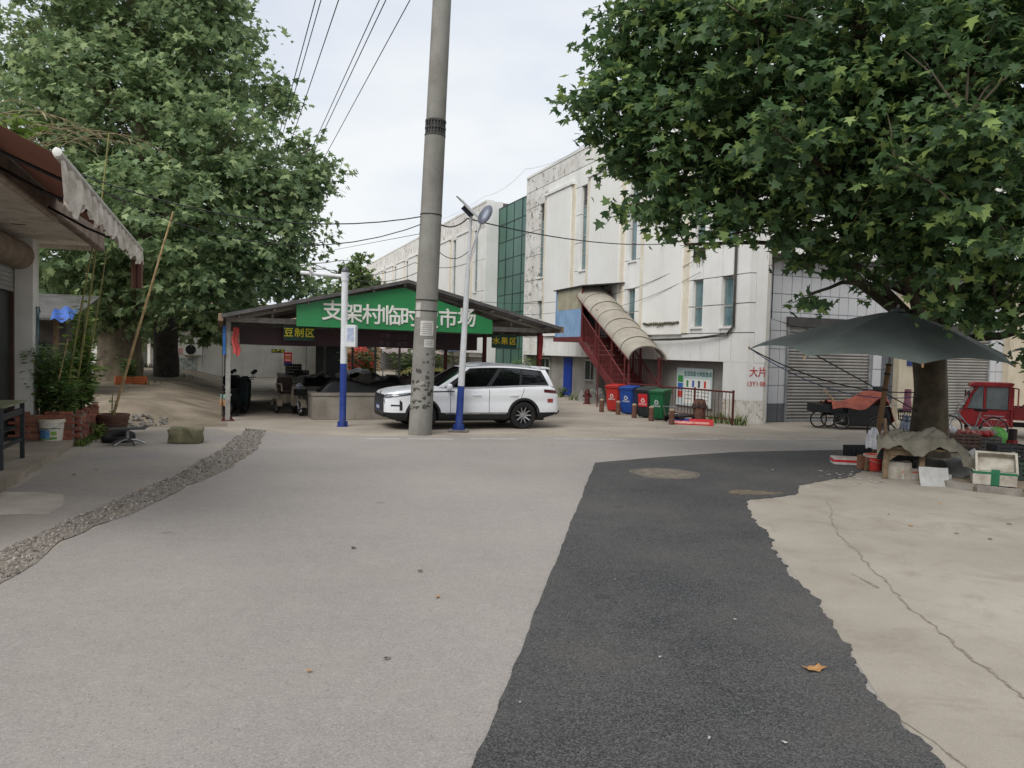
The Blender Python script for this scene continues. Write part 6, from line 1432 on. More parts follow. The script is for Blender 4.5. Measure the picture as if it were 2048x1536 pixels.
for f in (.60, .66, .5): mb = MB(); mb.tube([hub*(f-.006), hub*(f+.006)], .062, 10); mb.build('binding', m_dark, um)
def cord(label, a, b, sag=.1, mat=None, r=.012):
    a, b = Vector(a), Vector(b); mb = MB(); mb.tube([a.lerp(b, k/12) - Vector((0, 0, sag*4*(k/12)*(1-k/12))) for k in range(13)], r, 5)
    return tag(mb.build('guy_rope', mat or m_wire, smooth=60), label, 'rope')
tr = Vector((8.95, 16.4, 0))
cord('dark guy rope from the umbrella tip down to the tree trunk', ub + rim(0, 1.02), tr + Vector((-.36, -.1, 1.45)), .25)
cord('guy rope from the umbrella rim to the tree trunk', ub + rim(1, .95) , tr + Vector((-.33, -.2, 1.05)), .0)
cord('blue twine from the umbrella tip sagging toward the trunk', ub + rim(0, 1.02), tr + Vector((-.36, -.1, 1.35)), .34, MT('blue_twine', (50,84,140), (40,70,120), 6), .009)
# second umbrella, blue, partly out of the frame
u2 = thing('blue_umbrella', 'dark blue umbrella beyond the tree trunk', 'umbrella', Vector((15.6, 20.2, 0)))
for k in range(8):
    a, b = R(45*k), R(45*k+45)
    mb = MB(); mb.grid(lambda u, v: (2.1*v*((1-u)*math.cos(a)+u*math.cos(b)), 2.1*v*((1-u)*math.sin(a)+u*math.sin(b)), 2.98-.5*v**1.2+.06*4*u*(1-u)*v), 7, 6); mb.build('canopy_panel', MT('umbrella_blue', (42,66,98), (34,54,82), 1.5), u2, smooth=60)
    mb = MB(); mb.tube([(0, 0, 2.95), (2.1*math.cos(a), 2.1*math.sin(a), 2.46)], .012, 4); mb.build('rib', m_steel, u2)
mb = MB(); mb.tube([(0, 0, 0), (0, 0, 3.0)], .03, 8); mb.build('pole', m_steel, u2)
# bench with canvas
bl, brr = G(1770, 958), G(1842, 964); bd = (brr - bl).normalized(); ba = math.atan2(bd.y, bd.x)
be = thing('wooden_bench', 'old wooden bench stall with thick legs under grey canvas', 'bench', bl, ba)
LB = 1.05
m_bw = MT('bench_wood', (122,104,80), (92,76,58), 9, .85, bump=.35, bscale=30)
for x, y in ((0, 0), ((brr-bl).length, 0), (.12, .52), ((brr-bl).length+.06, .52)):
    mb = MB(); mb.box(x-.045, x+.045, y-.045, y+.045, 0, .56); mb.build('leg', m_bw, be, bev=.008)
LB = (brr-bl).length
for k in range(4): mb = MB(); mb.box(-.12, LB+.45, -.10+k*.18, .075+k*.18, .56, .60); mb.build('plank', m_bw, be, bev=.006)
for y in (-.02, .52): mb = MB(); mb.box(.045, LB-.045, y-.015, y+.015, .45, .555); mb.build('apron_rail', m_bw, be)
mb = MB(); mb.add([(.05,-.02,.33),(.05,-.02,.45),(.19,-.02,.45)], [(0,1,2)]); mb.build('brace', m_bw, be, solid=.03)
m_cv = MT('grey_canvas', (112,108,96), (86,82,72), 2.5, .9, bump=.3, bscale=50, streak=(70,66,58), amt=.4)
def cloth(label, org, rz, L_, W_, zf, mat, name='canvas', n=44, cat='cloth', smooth=55):
    mb = MB(); mb.grid(lambda u, v: (L_*(u-.5), W_*(v-.5), zf(u, v)), n, n)
    return tag(mb.build(name, mat, loc=org, rot=(0, 0, rz), smooth=smooth, solid=.006), label, cat)
def cvz(u, v):
    e = .11*abs(math.sin(7*u+5*v+2*math.sin(4*v)))+.08*abs(math.sin(15*u-11*v+1.5*math.sin(7*u)))+.035*abs(math.sin(33*u+21*v)) + .20*math.exp(-((u-.60)**2/.02+(v-.5)**2/.10)) + .14*math.exp(-((u-.28)**2/.03+(v-.75)**2/.06))  + .02*math.sin(11*u+6*v) - .10
    drop = max(0, u-.78)**1.3*2.6 + max(0, .06-v)*2.5
    return .08 + e - drop
oc = bl + Vector((math.cos(ba)*.62 - math.sin(ba)*.22, math.sin(ba)*.62 + math.cos(ba)*.22, .58))
cloth('crumpled grey canvas thrown over the wooden bench', oc, ba, 1.55, .80, cvz, m_cv)
st = MB(); st.tube([(0, 0, 0), (-.03, .02, .52)], .03, 6); tag(st.build('wood_stake', m_wood, loc=bl + Vector((.02, .06, .56))), 'dark wooden stake upright at the bench end', 'stake')
def foambox(label, loc, rz, w_, d_, h, tape=None, tilt=0.0, mat=None, rx=0.0):
    o = thing('foam_box', label, 'foam box', loc, rot=(rx, tilt, rz)); m = mat or m_foam; t_ = .035
    mb = MB(); mb.box(-w_/2, w_/2, -d_/2, d_/2, 0, .03); mb.build('floor', m, o)
    mb = MB(); mb.box(-w_/2, w_/2, -d_/2, -d_/2+t_, .03, h); mb.box(-w_/2, w_/2, d_/2-t_, d_/2, .03, h); mb.box(-w_/2, -w_/2+t_, -d_/2+t_, d_/2-t_, .03, h); mb.box(w_/2-t_, w_/2, -d_/2+t_, d_/2-t_, .03, h); mb.build('walls', m, o)
    if tape is not None:
        mb = MB(); z0, z1, tm = tape; mb.box(-w_/2-.003, w_/2+.003, -d_/2-.003, d_/2+.003, h*z0, h*z1); mb.build('tape_band', tm, o)
    return o
m_redt = MT('red_tape', (196,44,48), (176,38,42), 5, .5); m_grt = MT('green_tape', (30,104,70), (24,88,58), 5, .5)
m_wfoam = MT('white_foam', (200,197,190), (168,162,152), 5, .9, bump=.15)
q = G(1690, 929); foambox('white foam lid box with a red stripe on the asphalt', q + Vector((0,0,.02)), ba+.25, .50, .36, .13, (.35, .72, m_redt), mat=m_wfoam)
crate('black slatted crate behind the foam lid', G(1716, 912, .02), .1, .5, .36, .22, m_crate)
bucket('red bucket with a white rim at the umbrella foot', G(1748, 940, .018), .19, .30, MT('bucket_red', (196,64,54), (170,52,46), 4, .5), MT('bucket_pale', (190,178,162), (164,152,138), 5, .6))
mb = MB(); mb.box(-.06, .06, -.06, .06, 0, .27); tag(mb.build('wood_offcut', MT('offcut_wood', (120,84,66), (96,66,52), 9, .9), loc=G(1722, 938, .018), rot=(0, 0, .3), bev=.01), 'reddish wood offcut standing beside the red bucket', 'wood')
mb = MB(); mb.box(-.04, .04, -.03, .03, 0, .24); tag(mb.build('wood_offcut', m_wood, loc=G(1733, 941, .018), rot=(0, .08, .5), bev=.01), 'narrow pale wood offcut leaning on the red bucket', 'wood')
def bag(label, loc, w_, h, mat, seed):
    rg = random.Random(seed); ph = rg.uniform(0, 6)
    mb = MB(); mb.grid(lambda u, v: ((w_*(.25+.75*math.sin(math.pi*(1-v)**.7*.62+.0)) + .02*math.sin(7*6.28*u+ph))*math.cos(6.28*u)*(.3 if v > .97 else 1), (w_*(.2+.5*math.sin(math.pi*(1-v)**.7*.62)) + .02*math.sin(5*6.28*u+ph))*math.sin(6.28*u)*(.3 if v > .97 else 1), h*v - .02*math.sin(6.28*u*3)), 28, 14)
    return tag(mb.build('plastic_bag', mat, loc=loc, smooth=60), label, 'bag')
bag('white plastic bag hanging on the bamboo umbrella pole', ub + hub*.12 + Vector((-.10, -.10, .02)), .12, .40, MT('bag_white', (222,222,224), (190,190,194), 8, .4, bump=.3, bscale=20), 1)
bag('red plastic bag hanging on the bamboo umbrella pole', ub + hub*.12 + Vector((.12, -.06, -.04)), .11, .36, MT('bag_red', (176,44,40), (140,34,34), 8, .4, bump=.3, bscale=20), 2)
foambox('grimy foam box pushed under the bench', bl + Vector((.30, .20, 0)), ba, .46, .34, .30)
foambox('open white carton with orange stripes under the bench end', brr + Vector((.0, .38, .0)), ba+.4, .40, .3, .2, (.6, .75, MT('orange_tape', (206,120,80), (190,100,66), 6)), mat=m_wfoam)
crate('black crate upside under the wooden bench', bl + Vector((.28, .45, .30)), ba, .40, .30, .16, m_crate)
m_card = MT('white_card', (168,168,166), (140,138,134), 3, .8, bump=.1)
def sheetb(label, loc, rot, w_, h, mat=m_card, name='card_sheet', cat='board'):
    mb = MB(); mb.grid(lambda u, v: (w_*(u-.5), .012*math.sin(u*7+v*3), h*v), 10, 8); return tag(mb.build(name, mat, loc=loc, rot=rot, solid=.012), label, cat)
q = G(1868, 974); sheetb('torn white card sheet leaning on the kerb by the bench', q + Vector((.02, .0, 0)), (R(-24), 0, ba+.25), .46, .34)
sheetb('small torn flap of white card beside the larger sheet', G(1893, 972) + Vector((0, 0, .0)), (R(-12), .1, ba+.4), .16, .2)
sheetb('large pale board lying across the tree bed kerb', G(1930, 955, .10) + Vector((0, .02, 0)), (R(-58), R(-32), ba-.1), .75, .6)
sheetb('pale board propped behind the tilted foam box', G(2010, 955, .10), (R(-30), R(25), ba-.3), .7, .5)
q = Vector((8.02, 12.22, .115)); foambox('grimy foam box with green tape on the tree bed kerb', q + Vector((.0, .40, .0)), -.45, .62, .42, .22, (.80, .98, m_grt))
foambox('tilted empty foam box resting on the taped foam box', q + Vector((.04, .42, .27)), -.45, .60, .42, .15, None, 0, None, R(52))
mb = MB(); mb.box(-.06, .06, -.003, .0, -.2, .06); tag(mb.build('tape_strip', m_grt, loc=q + Vector((-.09, .205, .20)), rot=(0, 0, -.45)), 'green tape strip hanging over the grimy foam box', 'tape')
m_cbr = MT('crate_brown', (120,96,86), (94,74,66), 5, .6)
crate('brown slatted produce crate on the tree bed', G(1935, 905, .10) + Vector((0, .2, .12)), ba+.2, .62, .42, .30, m_cbr)
crate('grey produce crate under the brown one', G(1935, 905, .10) + Vector((0, .25, -.12)), ba+.15, .60, .42, .24, MT('crate_grey', (112,110,104), (90,88,82), 5, .6))
crate('grey crate beside the produce crates', G(1985, 905, .10) + Vector((.05, .35, 0)), ba+.1, .55, .40, .34, MT('crate_grey', (0,0,0)))
rg = random.Random(77)
def pile(label, org, n, spread, r, mat, name, cat):
    mb = MB()
    for i in range(n):
        p = Vector((rg.gauss(0, spread), rg.gauss(0, spread*.6), abs(rg.gauss(0, .04)))); rr = r*rg.uniform(.6, 1.2)
        mb.lathe([(rr*.3, -rr), (rr*.9, -rr*.4), (rr, 0), (rr*.8, rr*.5), (rr*.2, rr*.9)], 8, Matrix.Translation(p) @ Euler((rg.uniform(0, 3), rg.uniform(0, 3), 0)).to_matrix().to_4x4())
    return tag(mb.build(name, mat, loc=org, smooth=60), label, cat, kind='stuff')
pile('heap of dark red produce in the brown crate', G(1935, 905, .10) + Vector((0, .2, .40)), 40, .14, .05, MT('produce_red', (128,50,46), (190,120,110), 7, .6), 'produce_heap', 'produce')
pile('red produce bags on the grey crate', G(1985, 905, .10) + Vector((-.05, .30, .36)), 14, .10, .07, MT('produce_bag', (176,40,44), (140,30,34), 7, .5), 'produce_heap', 'produce')
bag('bright green plastic bag of vegetables beside the crates', G(2003, 900, .10) + Vector((.05, .3, .1)), .26, .40, MT('bag_green', (82,160,48), (60,130,40), 7, .45, bump=.3, bscale=16), 5)
bag('clear white bag on the brown produce crate', G(1925, 905, .10) + Vector((-.12, .3, .40)), .14, .16, MT('bag_white', (0,0,0)), 7)
pst = thing('dark_post', 'short dark post with a red cloth tied round it', 'post', G(2022, 915, .09))
mb = MB(); mb.tube([(0, 0, 0), (.01, 0, .62)], .085, 10); mb.build('stem', MT('post_dark', (58,44,42), (44,34,32), 8), pst, smooth=50)
mb = MB(); mb.grid(lambda u, v: ((.095+.015*math.sin(6*6.28*u))*math.cos(6.28*u), (.095+.015*math.sin(6*6.28*u))*math.sin(6.28*u), .08+.30*v), 26, 5); mb.build('red_cloth', m_red, pst, smooth=60)
heap('dark covered goods heaped at the kerb edge', 13.9, 15.2, 8.6, 9.8, .10, .5, 31, MT('dark_tarp', (52,48,50), (38,35,37), 4, .7), 'covered_goods', 'goods', .02)
m_sack = MT('grey_sack', (104,100,92), (76,72,66), 4, .9, bump=.35, bscale=60)
def sack(label, loc, rz, l, r_, mat, seed):
    rg = random.Random(seed); ph = rg.uniform(0, 6); mb = MB()
    mb.grid(lambda u, v: (l*(v-.5), (r_*(1-.75*abs(2*v-1)**4)+.02*math.sin(11*v+4*6.28*u+ph)+.012*math.sin(23*v+ph))*math.cos(6.28*u), max(-.55*r_, (r_*.75*(1-.75*abs(2*v-1)**4)+.018*math.sin(9*v+3*6.28*u))*math.sin(6.28*u))), 24, 16)
    return tag(mb.build('sack', mat, loc=loc, rot=(0, 0, rz), smooth=60), label, 'sack')
sack('limp grey sack slumped between the bench and crates', brr + Vector((.42, .55, .20)), .4, .75, .20, m_sack, 3)
sack('darker sack lying behind the bench on the soil', brr + Vector((.25, 1.0, .22)), -.3, .8, .22, MT('dark_sack', (74,70,66), (54,51,48), 4, .9, bump=.3), 4)
sack('pale sack on top of the grey crate by the trunk', G(1985, 905, .10) + Vector((.1, .42, .42)), .2, .5, .12, MT('pale_sack', (150,144,132), (120,114,102), 4, .9, bump=.3), 5)
crate('dark green slatted crate standing behind the foam boxes', Vector((8.75, 13.4, .10)), -.3, .55, .4, .32, MT('crate_green', (48,66,56), (36,50,42), 5, .6))
crate('black slatted crate stacked on the dark green crate', Vector((8.77, 13.42, .43)), -.15, .55, .4, .26, m_crate)
# tricycle cart under an orange sheet
ct = thing('tricycle_cart', 'cargo tricycle cart loaded under a faded orange sheet', 'cart', G(1745, 868) + Vector((.2, 1.6, 0)), .05)
for y in (-.42, .42):
    bike_wheel(ct, -.62, .27, .27, .022, spokes=16, y=y)
bike_wheel(ct, -1.15, .27, .27, .022, spokes=16)
mb = MB(); mb.box(-.9, .9, -.45, .45, .42, .50); mb.build('bed', m_dark, ct)
mb = MB(); mb.box(-1.35, -.55, -.40, .40, .50, .74); mb.build('side_box', m_crate, ct, bev=.01)
mb = MB(); mb.box(-.5, .95, -.42, .42, .10, .75); mb.build('load', m_bsheet, ct, bev=.06)
mb = MB(); mb.grid(lambda u, v: (-.95+2.0*u, -.50+1.0*v, .80+.34*math.exp(-((u-.72)**2/.03))+.05*math.sin(9*u+4*v)+.03*math.sin(17*v) - .55*max(0, u-.86)/.14 - .18*max(0, .12-v)/.12), 34, 18); mb.build('orange_sheet', MT('orange_sheet', (170,92,74), (138,72,60), 3, .7, bump=.15, bscale=20), ct, smooth=60, solid=.006)
mb = MB(); mb.tube([(-.6, 0, .76), (-1.0, .1, 1.2)], .02, 6); mb.build('shaft', m_bam, ct)
mb = MB(); mb.tube([(-1.15, 0, .27), (-.9, 0, .47)], .02, 6); mb.build('fork', m_dark, ct)
mb = MB(); mb.box(.7, .9, -.3, .3, 0, .1); mb.build('wheel_chock', m_wood, ct)
b1 = bicycle('old bicycle with chrome mudguards leaning by the trunk', Vector((12.6, 20.9, 0)), R(150), MT('bike_silver', (150,152,156), (120,122,126), 5, .35, .5))
b2 = bicycle('dark bicycle with a basket half hidden behind the tree trunk', Vector((9.9, 19.6, 0)), math.pi+.2, m_dark)
bs = MB()
for k in range(10):
    a = 2*math.pi*k/10; bs.tube([(.16*math.cos(a), .16*math.sin(a), 0), (.2*math.cos(a), .2*math.sin(a), .28)], .008, 4)
for z in (0, .1, .2, .28): bs.tube([((.16+.04*z/.28)*math.cos(a), (.16+.04*z/.28)*math.sin(a), z) for a in [2*math.pi*k/16 for k in range(17)]], .008, 4)
bs.lathe([(.16, 0), (.16, .012)], 14); tag(bs.build('wire_basket', m_dark, loc=Vector((9.95, 19.25, .62))), 'black wire basket hung on the dark bicycle', 'basket')
bag('blue striped shopping bag in the wire basket', Vector((9.93, 19.2, .40)), .12, .36, MT('bag_stripe', (66,78,112), (170,176,186), 14, .5), 8)
mb = MB(); mb.grid(lambda u, v: (.10*math.cos(6.28*u)*(1.15-.4*v+.1*math.sin(9*v)), .06*math.sin(6.28*u), .55*v), 18, 8); tag(mb.build('pink_jacket', MT('pink_cloth', (170,116,132), (140,90,106), 5, .9), loc=Vector((10.05, 19.4, .85)), smooth=60), 'pink jacket hanging on the dark bicycle', 'jacket')
# red cargo tricycle
ctr = thing('cargo_tricycle', 'red cabin cargo tricycle parked before the grey tiled wall', 'tricycle', Vector((14.75, 22.0, 0)), R(153))
RX = Matrix.Rotation(R(90), 4, 'X')
def side_panel(poly, y0, y1, name, mat, bev=.0): mb = MB(); mb.prism(poly, -y1, -y0, RX); return mb.build(name, mat, ctr, bev=bev)
side_panel([(.35,.28),(1.30,.28),(1.55,.34),(1.62,.62),(1.52,.78),(.35,.78)], -.55, .55, 'lower_cab', m_red, .04)
side_panel([(.35,1.44),(1.28,1.44),(1.38,1.40),(1.38,1.50),(1.24,1.56),(.30,1.56)], -.60, .60, 'cab_roof', m_red, .02)
for s_ in (-1, 1):
    for poly in ([(.35,.78),(.43,.78),(.43,1.44),(.35,1.44)], [(.98,.78),(1.04,.78),(1.04,1.44),(.98,1.44)], [(1.44,.78),(1.53,.78),(1.40,1.20),(1.24,1.44),(1.16,1.44),(1.32,1.18)]):
        side_panel(poly, s_*.52-.03, s_*.52+.03, 'cab_pillar', m_red)
    side_panel([(.44,.80),(.97,.80),(.97,1.43),(.44,1.43)], s_*.52-.006, s_*.52+.006, 'side_window', MT('trike_pane', (110,118,120), (84,92,94), 2, .1))
    side_panel([(1.05,.80),(1.43,.80),(1.31,1.18),(1.17,1.42),(1.05,1.42)], s_*.52-.006, s_*.52+.006, 'quarter_window', MT('trike_pane', (0,0,0)))
    mb = MB(); mb.tube([(1.30, s_*.55, 1.2), (1.42, s_*.72, 1.22)], .012, 5); mb.cbox((1.42, s_*.74, 1.20), (.03, .10, .20)); mb.build('mirror', m_dark, ctr)
    mb = MB(); mb.box(.45, .90, s_*.553-.003, s_*.553+.003, .50, .53); mb.build('door_trim', MT('trim_pale', (206,180,176), (190,160,156), 5), ctr)
    for k in range(6): mb = MB(); mb.box(.38, .48, s_*.552-.004, s_*.552+.004, .60-k*.035+.1, .612-k*.035+.1); mb.build('vent', MT('vent_dark', (90,20,24), (70,16,20), 5), ctr)
mb = MB(); mb.add([(1.56,-.5,.79),(1.56,.5,.79),(1.26,.5,1.43),(1.26,-.5,1.43)], [(0,1,2,3)]); mb.build('windscreen', MT('trike_pane', (0,0,0)), ctr, solid=.01)
mb = MB(); mb.box(.30, .36, -.55, .55, .3, 1.44); mb.build('cab_back', m_red, ctr)
mb = MB(); mb.box(.6, .95, -.45, .45, .55, .80); mb.build('seat', m_black, ctr, bev=.03)
mb = MB(); mb.box(-1.45, .26, -.58, .58, .52, .58); mb.build('cargo_floor', m_red, ctr)
for y in (-.58, .55): mb = MB(); mb.box(-1.45, .26, y, y+.03, .58, .88); mb.build('cargo_side', m_red, ctr, bev=.006)
for x in (-1.48, .262): mb = MB(); mb.box(x, x+.03, -.58, .58, .52, .88); mb.build('cargo_end', m_red, ctr)
mb = MB(); mb.tube([(.20, -.54, .88), (.20, -.54, 1.40), (.20, .54, 1.40), (.20, .54, .88)], .02, 6); mb.build('load_frame', MT('frame_pink', (170,96,98), (150,80,84), 5), ctr)
mb = MB(); mb.box(-1.4, 1.3, -.2, .2, .30, .42); mb.build('chassis', m_dark, ctr)
bike_wheel(ctr, 1.22, .24, .24, .055); bike_wheel(ctr, -.75, .26, .26, .06, y=.46); bike_wheel(ctr, -.75, .26, .26, .06, y=-.46)
for i, (x, y) in enumerate(((-.25, -.1), (-.75, -.2))): foambox(['white foam box standing in the red cargo bed', 'second white foam box in the red cargo bed beside the first'][i], ctr.matrix_world @ Vector((x, y, .60)) if False else Vector((14.75, 22.0, 0)) + Matrix.Rotation(R(153), 3, 'Z') @ Vector((x, y, .585)), .1+i*.2, .42, .34, .36-.12*i, mat=m_wfoam)
# litter on the ground
def bit(label, x, y, w_, d_, mat, z=.022, name='paper_scrap', cat='litter', group=None, seed=0):
    rg = random.Random(seed); p = G(x, y, z); mb = MB(); n = 9
    P = [(w_/2*math.cos(2*math.pi*k/n)*rg.uniform(.6, 1.1), d_/2*math.sin(2*math.pi*k/n)*rg.uniform(.6, 1.1)) for k in range(n)]
    mb.add([(0, 0, .012)] + [(a, b, rg.uniform(.001, .014)) for a, b in P], [(0, k+1, (k+1) % n+1) for k in range(n)])
    return tag(mb.build(name, mat, loc=p, rot=(0, 0, rg.uniform(0, 3))), label, cat, group)
m_pap = MT('litter_white', (176,172,166), (140,135,128), 20, .8); m_lf = MT('dry_leaf', (176,134,84), (142,102,62), 20, .8)
lf = MB(); pts = [(0,-.05),(.03,-.035),(.085,-.03),(.06,0),(.075,.035),(.03,.025),(.01,.055),(-.025,.03),(-.075,.045),(-.06,.005),(-.08,-.03),(-.03,-.03)]
lf.add([(0, 0, .006)] + [(a, b, .004+.018*abs(a)/.08) for a, b in pts], [(0, k+1, (k+1) % 12+1) for k in range(12)])
tag(lf.build('dry_leaf', m_lf, loc=G(1628, 1339, .02), rot=(0, 0, .4)), 'tan dry plane leaf lying on the fresh dark asphalt', 'leaf')
for i, (x, y, s_) in enumerate([(1231,1160,.035),(1320,1315,.035),(1418,1477,.035),(1040,1406,.03),(1470,1240,.04),(1568,1486,.045),(1545,940,.1),(1655,968,.1),(1615,975,.08)]):
    bit('small white paper scrap on dark asphalt', x, y, s_, s_*.45, m_pap, .021, group='paper scraps on the dark patch', seed=i)
rg = random.Random(50)
for i in range(26):
    bit('white foam crumb scattered beside the red striped foam lid', rg.uniform(1640, 1765), rg.uniform(942, 966), rg.uniform(.04, .14), rg.uniform(.03, .07), m_pap, .021, 'foam_crumb', 'litter', 'foam crumbs by the stall', seed=100+i)
for i in range(30):
    x, y = rg.choice([(rg.uniform(80, 330), rg.uniform(900, 1000)), (rg.uniform(300, 900), rg.uniform(900, 1400)), (rg.uniform(1650, 2040), rg.uniform(1000, 1200)), (rg.uniform(1100, 1500), rg.uniform(842, 862))])
    bit('small brown leaf fragment blown over the ground', x, y, rg.uniform(.04, .10), rg.uniform(.03, .06), m_lf if rg.random() < .5 else MT('dark_leaf_bit', (74,62,50), (58,48,40), 20), .012, 'leaf_fragment', 'litter', 'leaf fragments over the ground', seed=200+i)

# ------------------------------------------------------------------ trees and plants
PLANE = [(0,0),(.20,-.03),(.50,.05),(.30,.24),(.56,.50),(.22,.50),(0,1.0),(-.22,.50),(-.56,.50),(-.30,.24),(-.50,.05),(-.20,-.03)]
OVAL = [(0,0),(.20,.25),(.22,.55),(0,1.0),(-.22,.55),(-.20,.25)]
def leaves_mesh(name, P, Nrm, Tip, size, shape, mat, fold=.18):
    """one mesh of many leaves: P base points, Nrm blade normals, Tip pointing directions (numpy, n x 3)"""
    n = len(P); T = Tip / np.linalg.norm(Tip, axis=1, keepdims=True); Nn = Nrm - T * np.sum(Nrm*T, axis=1, keepdims=True); Nn /= np.linalg.norm(Nn, axis=1, keepdims=True) + 1e-9
    S_ = np.cross(T, Nn); k = len(shape); sh = np.array(shape)
    V = P[:, None, :] + size[:, None, None] * (S_[:, None, :]*sh[None, :, 0:1] + T[:, None, :]*sh[None, :, 1:2] - Nn[:, None, :]*((fold*(np.arange(n)*.618 % 1*2.6 - .5))[:, None, None]*np.abs(sh[:, 0])[None, :, None] + (.30*(np.arange(n)*.381 % 1) - .02)[:, None, None]*(sh[:, 1]**2)[None, :, None]))
    V = V.reshape(-1, 3); tri = np.array([(0, i, i+1) for i in range(1, k-1)]); Fc = (np.arange(n)[:, None, None]*k + tri[None]).reshape(-1, 3)
    me = bpy.data.meshes.new(name); me.vertices.add(len(V)); me.vertices.foreach_set('co', V.ravel().astype(np.float32))
    m = len(Fc); me.loops.add(m*3); me.loops.foreach_set('vertex_index', Fc.ravel().astype(np.int32)); me.polygons.add(m)
    me.polygons.foreach_set('loop_start', np.arange(0, m*3, 3, dtype=np.int32)); me.polygons.foreach_set('loop_total', np.full(m, 3, dtype=np.int32))
    me.materials.append(mat); me.update(calc_edges=True); return me
m_bark = MT('plane_bark', (128,116,96), (84,74,62), 3.2, .9, bump=.6, bscale=14, streak=(150,138,112), amt=.6, fine=.15)
m_bark3 = MT('olive_bark', (96,86,70), (62,55,46), 2.4, .9, bump=.6, bscale=14, streak=(118,108,86), amt=.5, fine=.15)
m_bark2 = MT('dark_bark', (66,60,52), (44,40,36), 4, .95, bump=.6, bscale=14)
def make_tree(label, base, trunk, blobs, seed, leaf, n_leaves, mat_leaf, per=26, bark=m_bark, group=None, spray=.55, shape=PLANE, twigs=1.0, name='plane_tree'):
    """trunk: list of (dx,dy,z,r); blobs: list of (centre, radius, weight) in world space"""
    rg = np.random.default_rng(seed); base = Vector(base); o = thing(name, label, 'tree', base, group=group); b0 = np.array(base)
    mb = MB(); tp = [Vector((a, b, c)) for a, b, c, _ in trunk]; tr_ = [r_ for *_, r_ in trunk]
    pts, rs = [], []
    for i in range(len(tp)-1):
        for k in range(6):
            u = k/6; pts.append(tp[i].lerp(tp[i+1], u)); rs.append(tr_[i]*(1-u)+tr_[i+1]*u)
    pts.append(tp[-1]); rs.append(tr_[-1])
    mb.tube(pts, rs, 18)
    # lumpy bark
    for i, v in enumerate(mb.v):
        a = Vector(v); ring = i // 18; c = pts[min(ring, len(pts)-1)]; d = a - c; ang = math.atan2(d.y, d.x)
        k = 1 + .07*math.sin(3*ang + a.z*1.3 + seed) + .05*math.sin(5*ang - a.z*2.1) + .03*math.sin(9*ang + a.z*4)
        mb.v[i] = tuple(c + d*k)
    mb.build('trunk', bark, o, smooth=60)
    lb = MB(); nodes = []
    for c, r_, w_ in blobs:
        e = Vector(c) - base; j = int(rg.integers(max(1, int(len(pts)*.55)), len(pts))); s_ = pts[j]; r0 = rs[j]*rg.uniform(.2, .42)
        mid = s_.lerp(e, .45) + Vector((rg.uniform(-.3, .3), rg.uniform(-.3, .3), .18*(e-s_).length)); P = []
        for k in range(9):
            u = k/8; P.append(s_*(1-u)**2 + mid*2*u*(1-u) + e*u*u + Vector(rg.normal(0, .05, 3)))
        R_ = [r0*(1-.85*k/8)+.012 for k in range(9)]; lb.tube(P, R_, 8); nodes += [(p, rr) for p, rr in zip(P[3:], R_[3:])]
    Pn = np.array([tuple(p) for p, _ in nodes]) if nodes else np.array([tuple(tp[-1])])
    wsum = sum(w_*r_**2 for _, r_, w_ in blobs); LP, LN, LT, LS = [], [], [], []
    for c, r_, w_ in blobs:
        nc = max(3, int(n_leaves/per * w_*r_**2/wsum)); c = np.array(c) - b0
        d = rg.normal(0, 1, (nc, 3)); d /= np.linalg.norm(d, axis=1, keepdims=True); rad = r_*np.clip(rg.normal(.80, .20, nc), .15, 1.22)
        C = c + d*rad[:, None]*np.array([1, 1, .9])
        for q, dq in zip(C, d):
            if q[2] + b0[2] < 1.9: continue
            if rg.random() < .34*twigs:
                i = int(np.argmin(((Pn-q)**2).sum(1))); a = Vector(Pn[i]); e = Vector(q); m_ = a.lerp(e, .5) + Vector((0, 0, .12))
                lb.tube([a, m_, e], [.022, .014, .005], 4, False)
            m = int(per*rg.uniform(.55, 1.45)); sp = spray*rg.uniform(.6, 1.25); ax = np.array([dq[0], dq[1], -.12]); ax /= np.linalg.norm(ax)+1e-6
            u = rg.uniform(-1, 1, m); lat = rg.normal(0, .42, (m, 3)); lat[:, 2] *= .45
            P = q + ax*(u*sp)[:, None] + lat*sp
            out_ = np.array([dq[0], dq[1], dq[2]*.4])*.7 + rg.normal(0, 1.0, (m, 3)); out_[:, 2] -= .35
            nr = np.array([0, 0, 1.0]) + .45*dq + rg.normal(0, .42, (m, 3))
            LP.append(P); LN.append(nr); LT.append(out_); LS.append(leaf*rg.uniform(.5, 1.3, m))
    lb.build('limbs', bark, o, smooth=60)
    me = leaves_mesh('crown', np.concatenate(LP), np.concatenate(LN), np.concatenate(LT), np.concatenate(LS), shape, mat_leaf)
    link(me, 'crown', o); return o
def blob(x, y, D, r, w_=1.0): return (tuple(onD(x, y, D)), r*D/FPX, w_)
lm_far = leaf_mat('plane_leaf_far', (90,112,78), (124,147,103), (172,188,134), .5)
lm_near = leaf_mat('plane_leaf_near', (60,84,56), (92,120,76), (164,186,108), .5, (.0, .72, 1.0))
lm_back = leaf_mat('back_leaf', (70,92,50), (96,118,66), (130,148,88), .35)
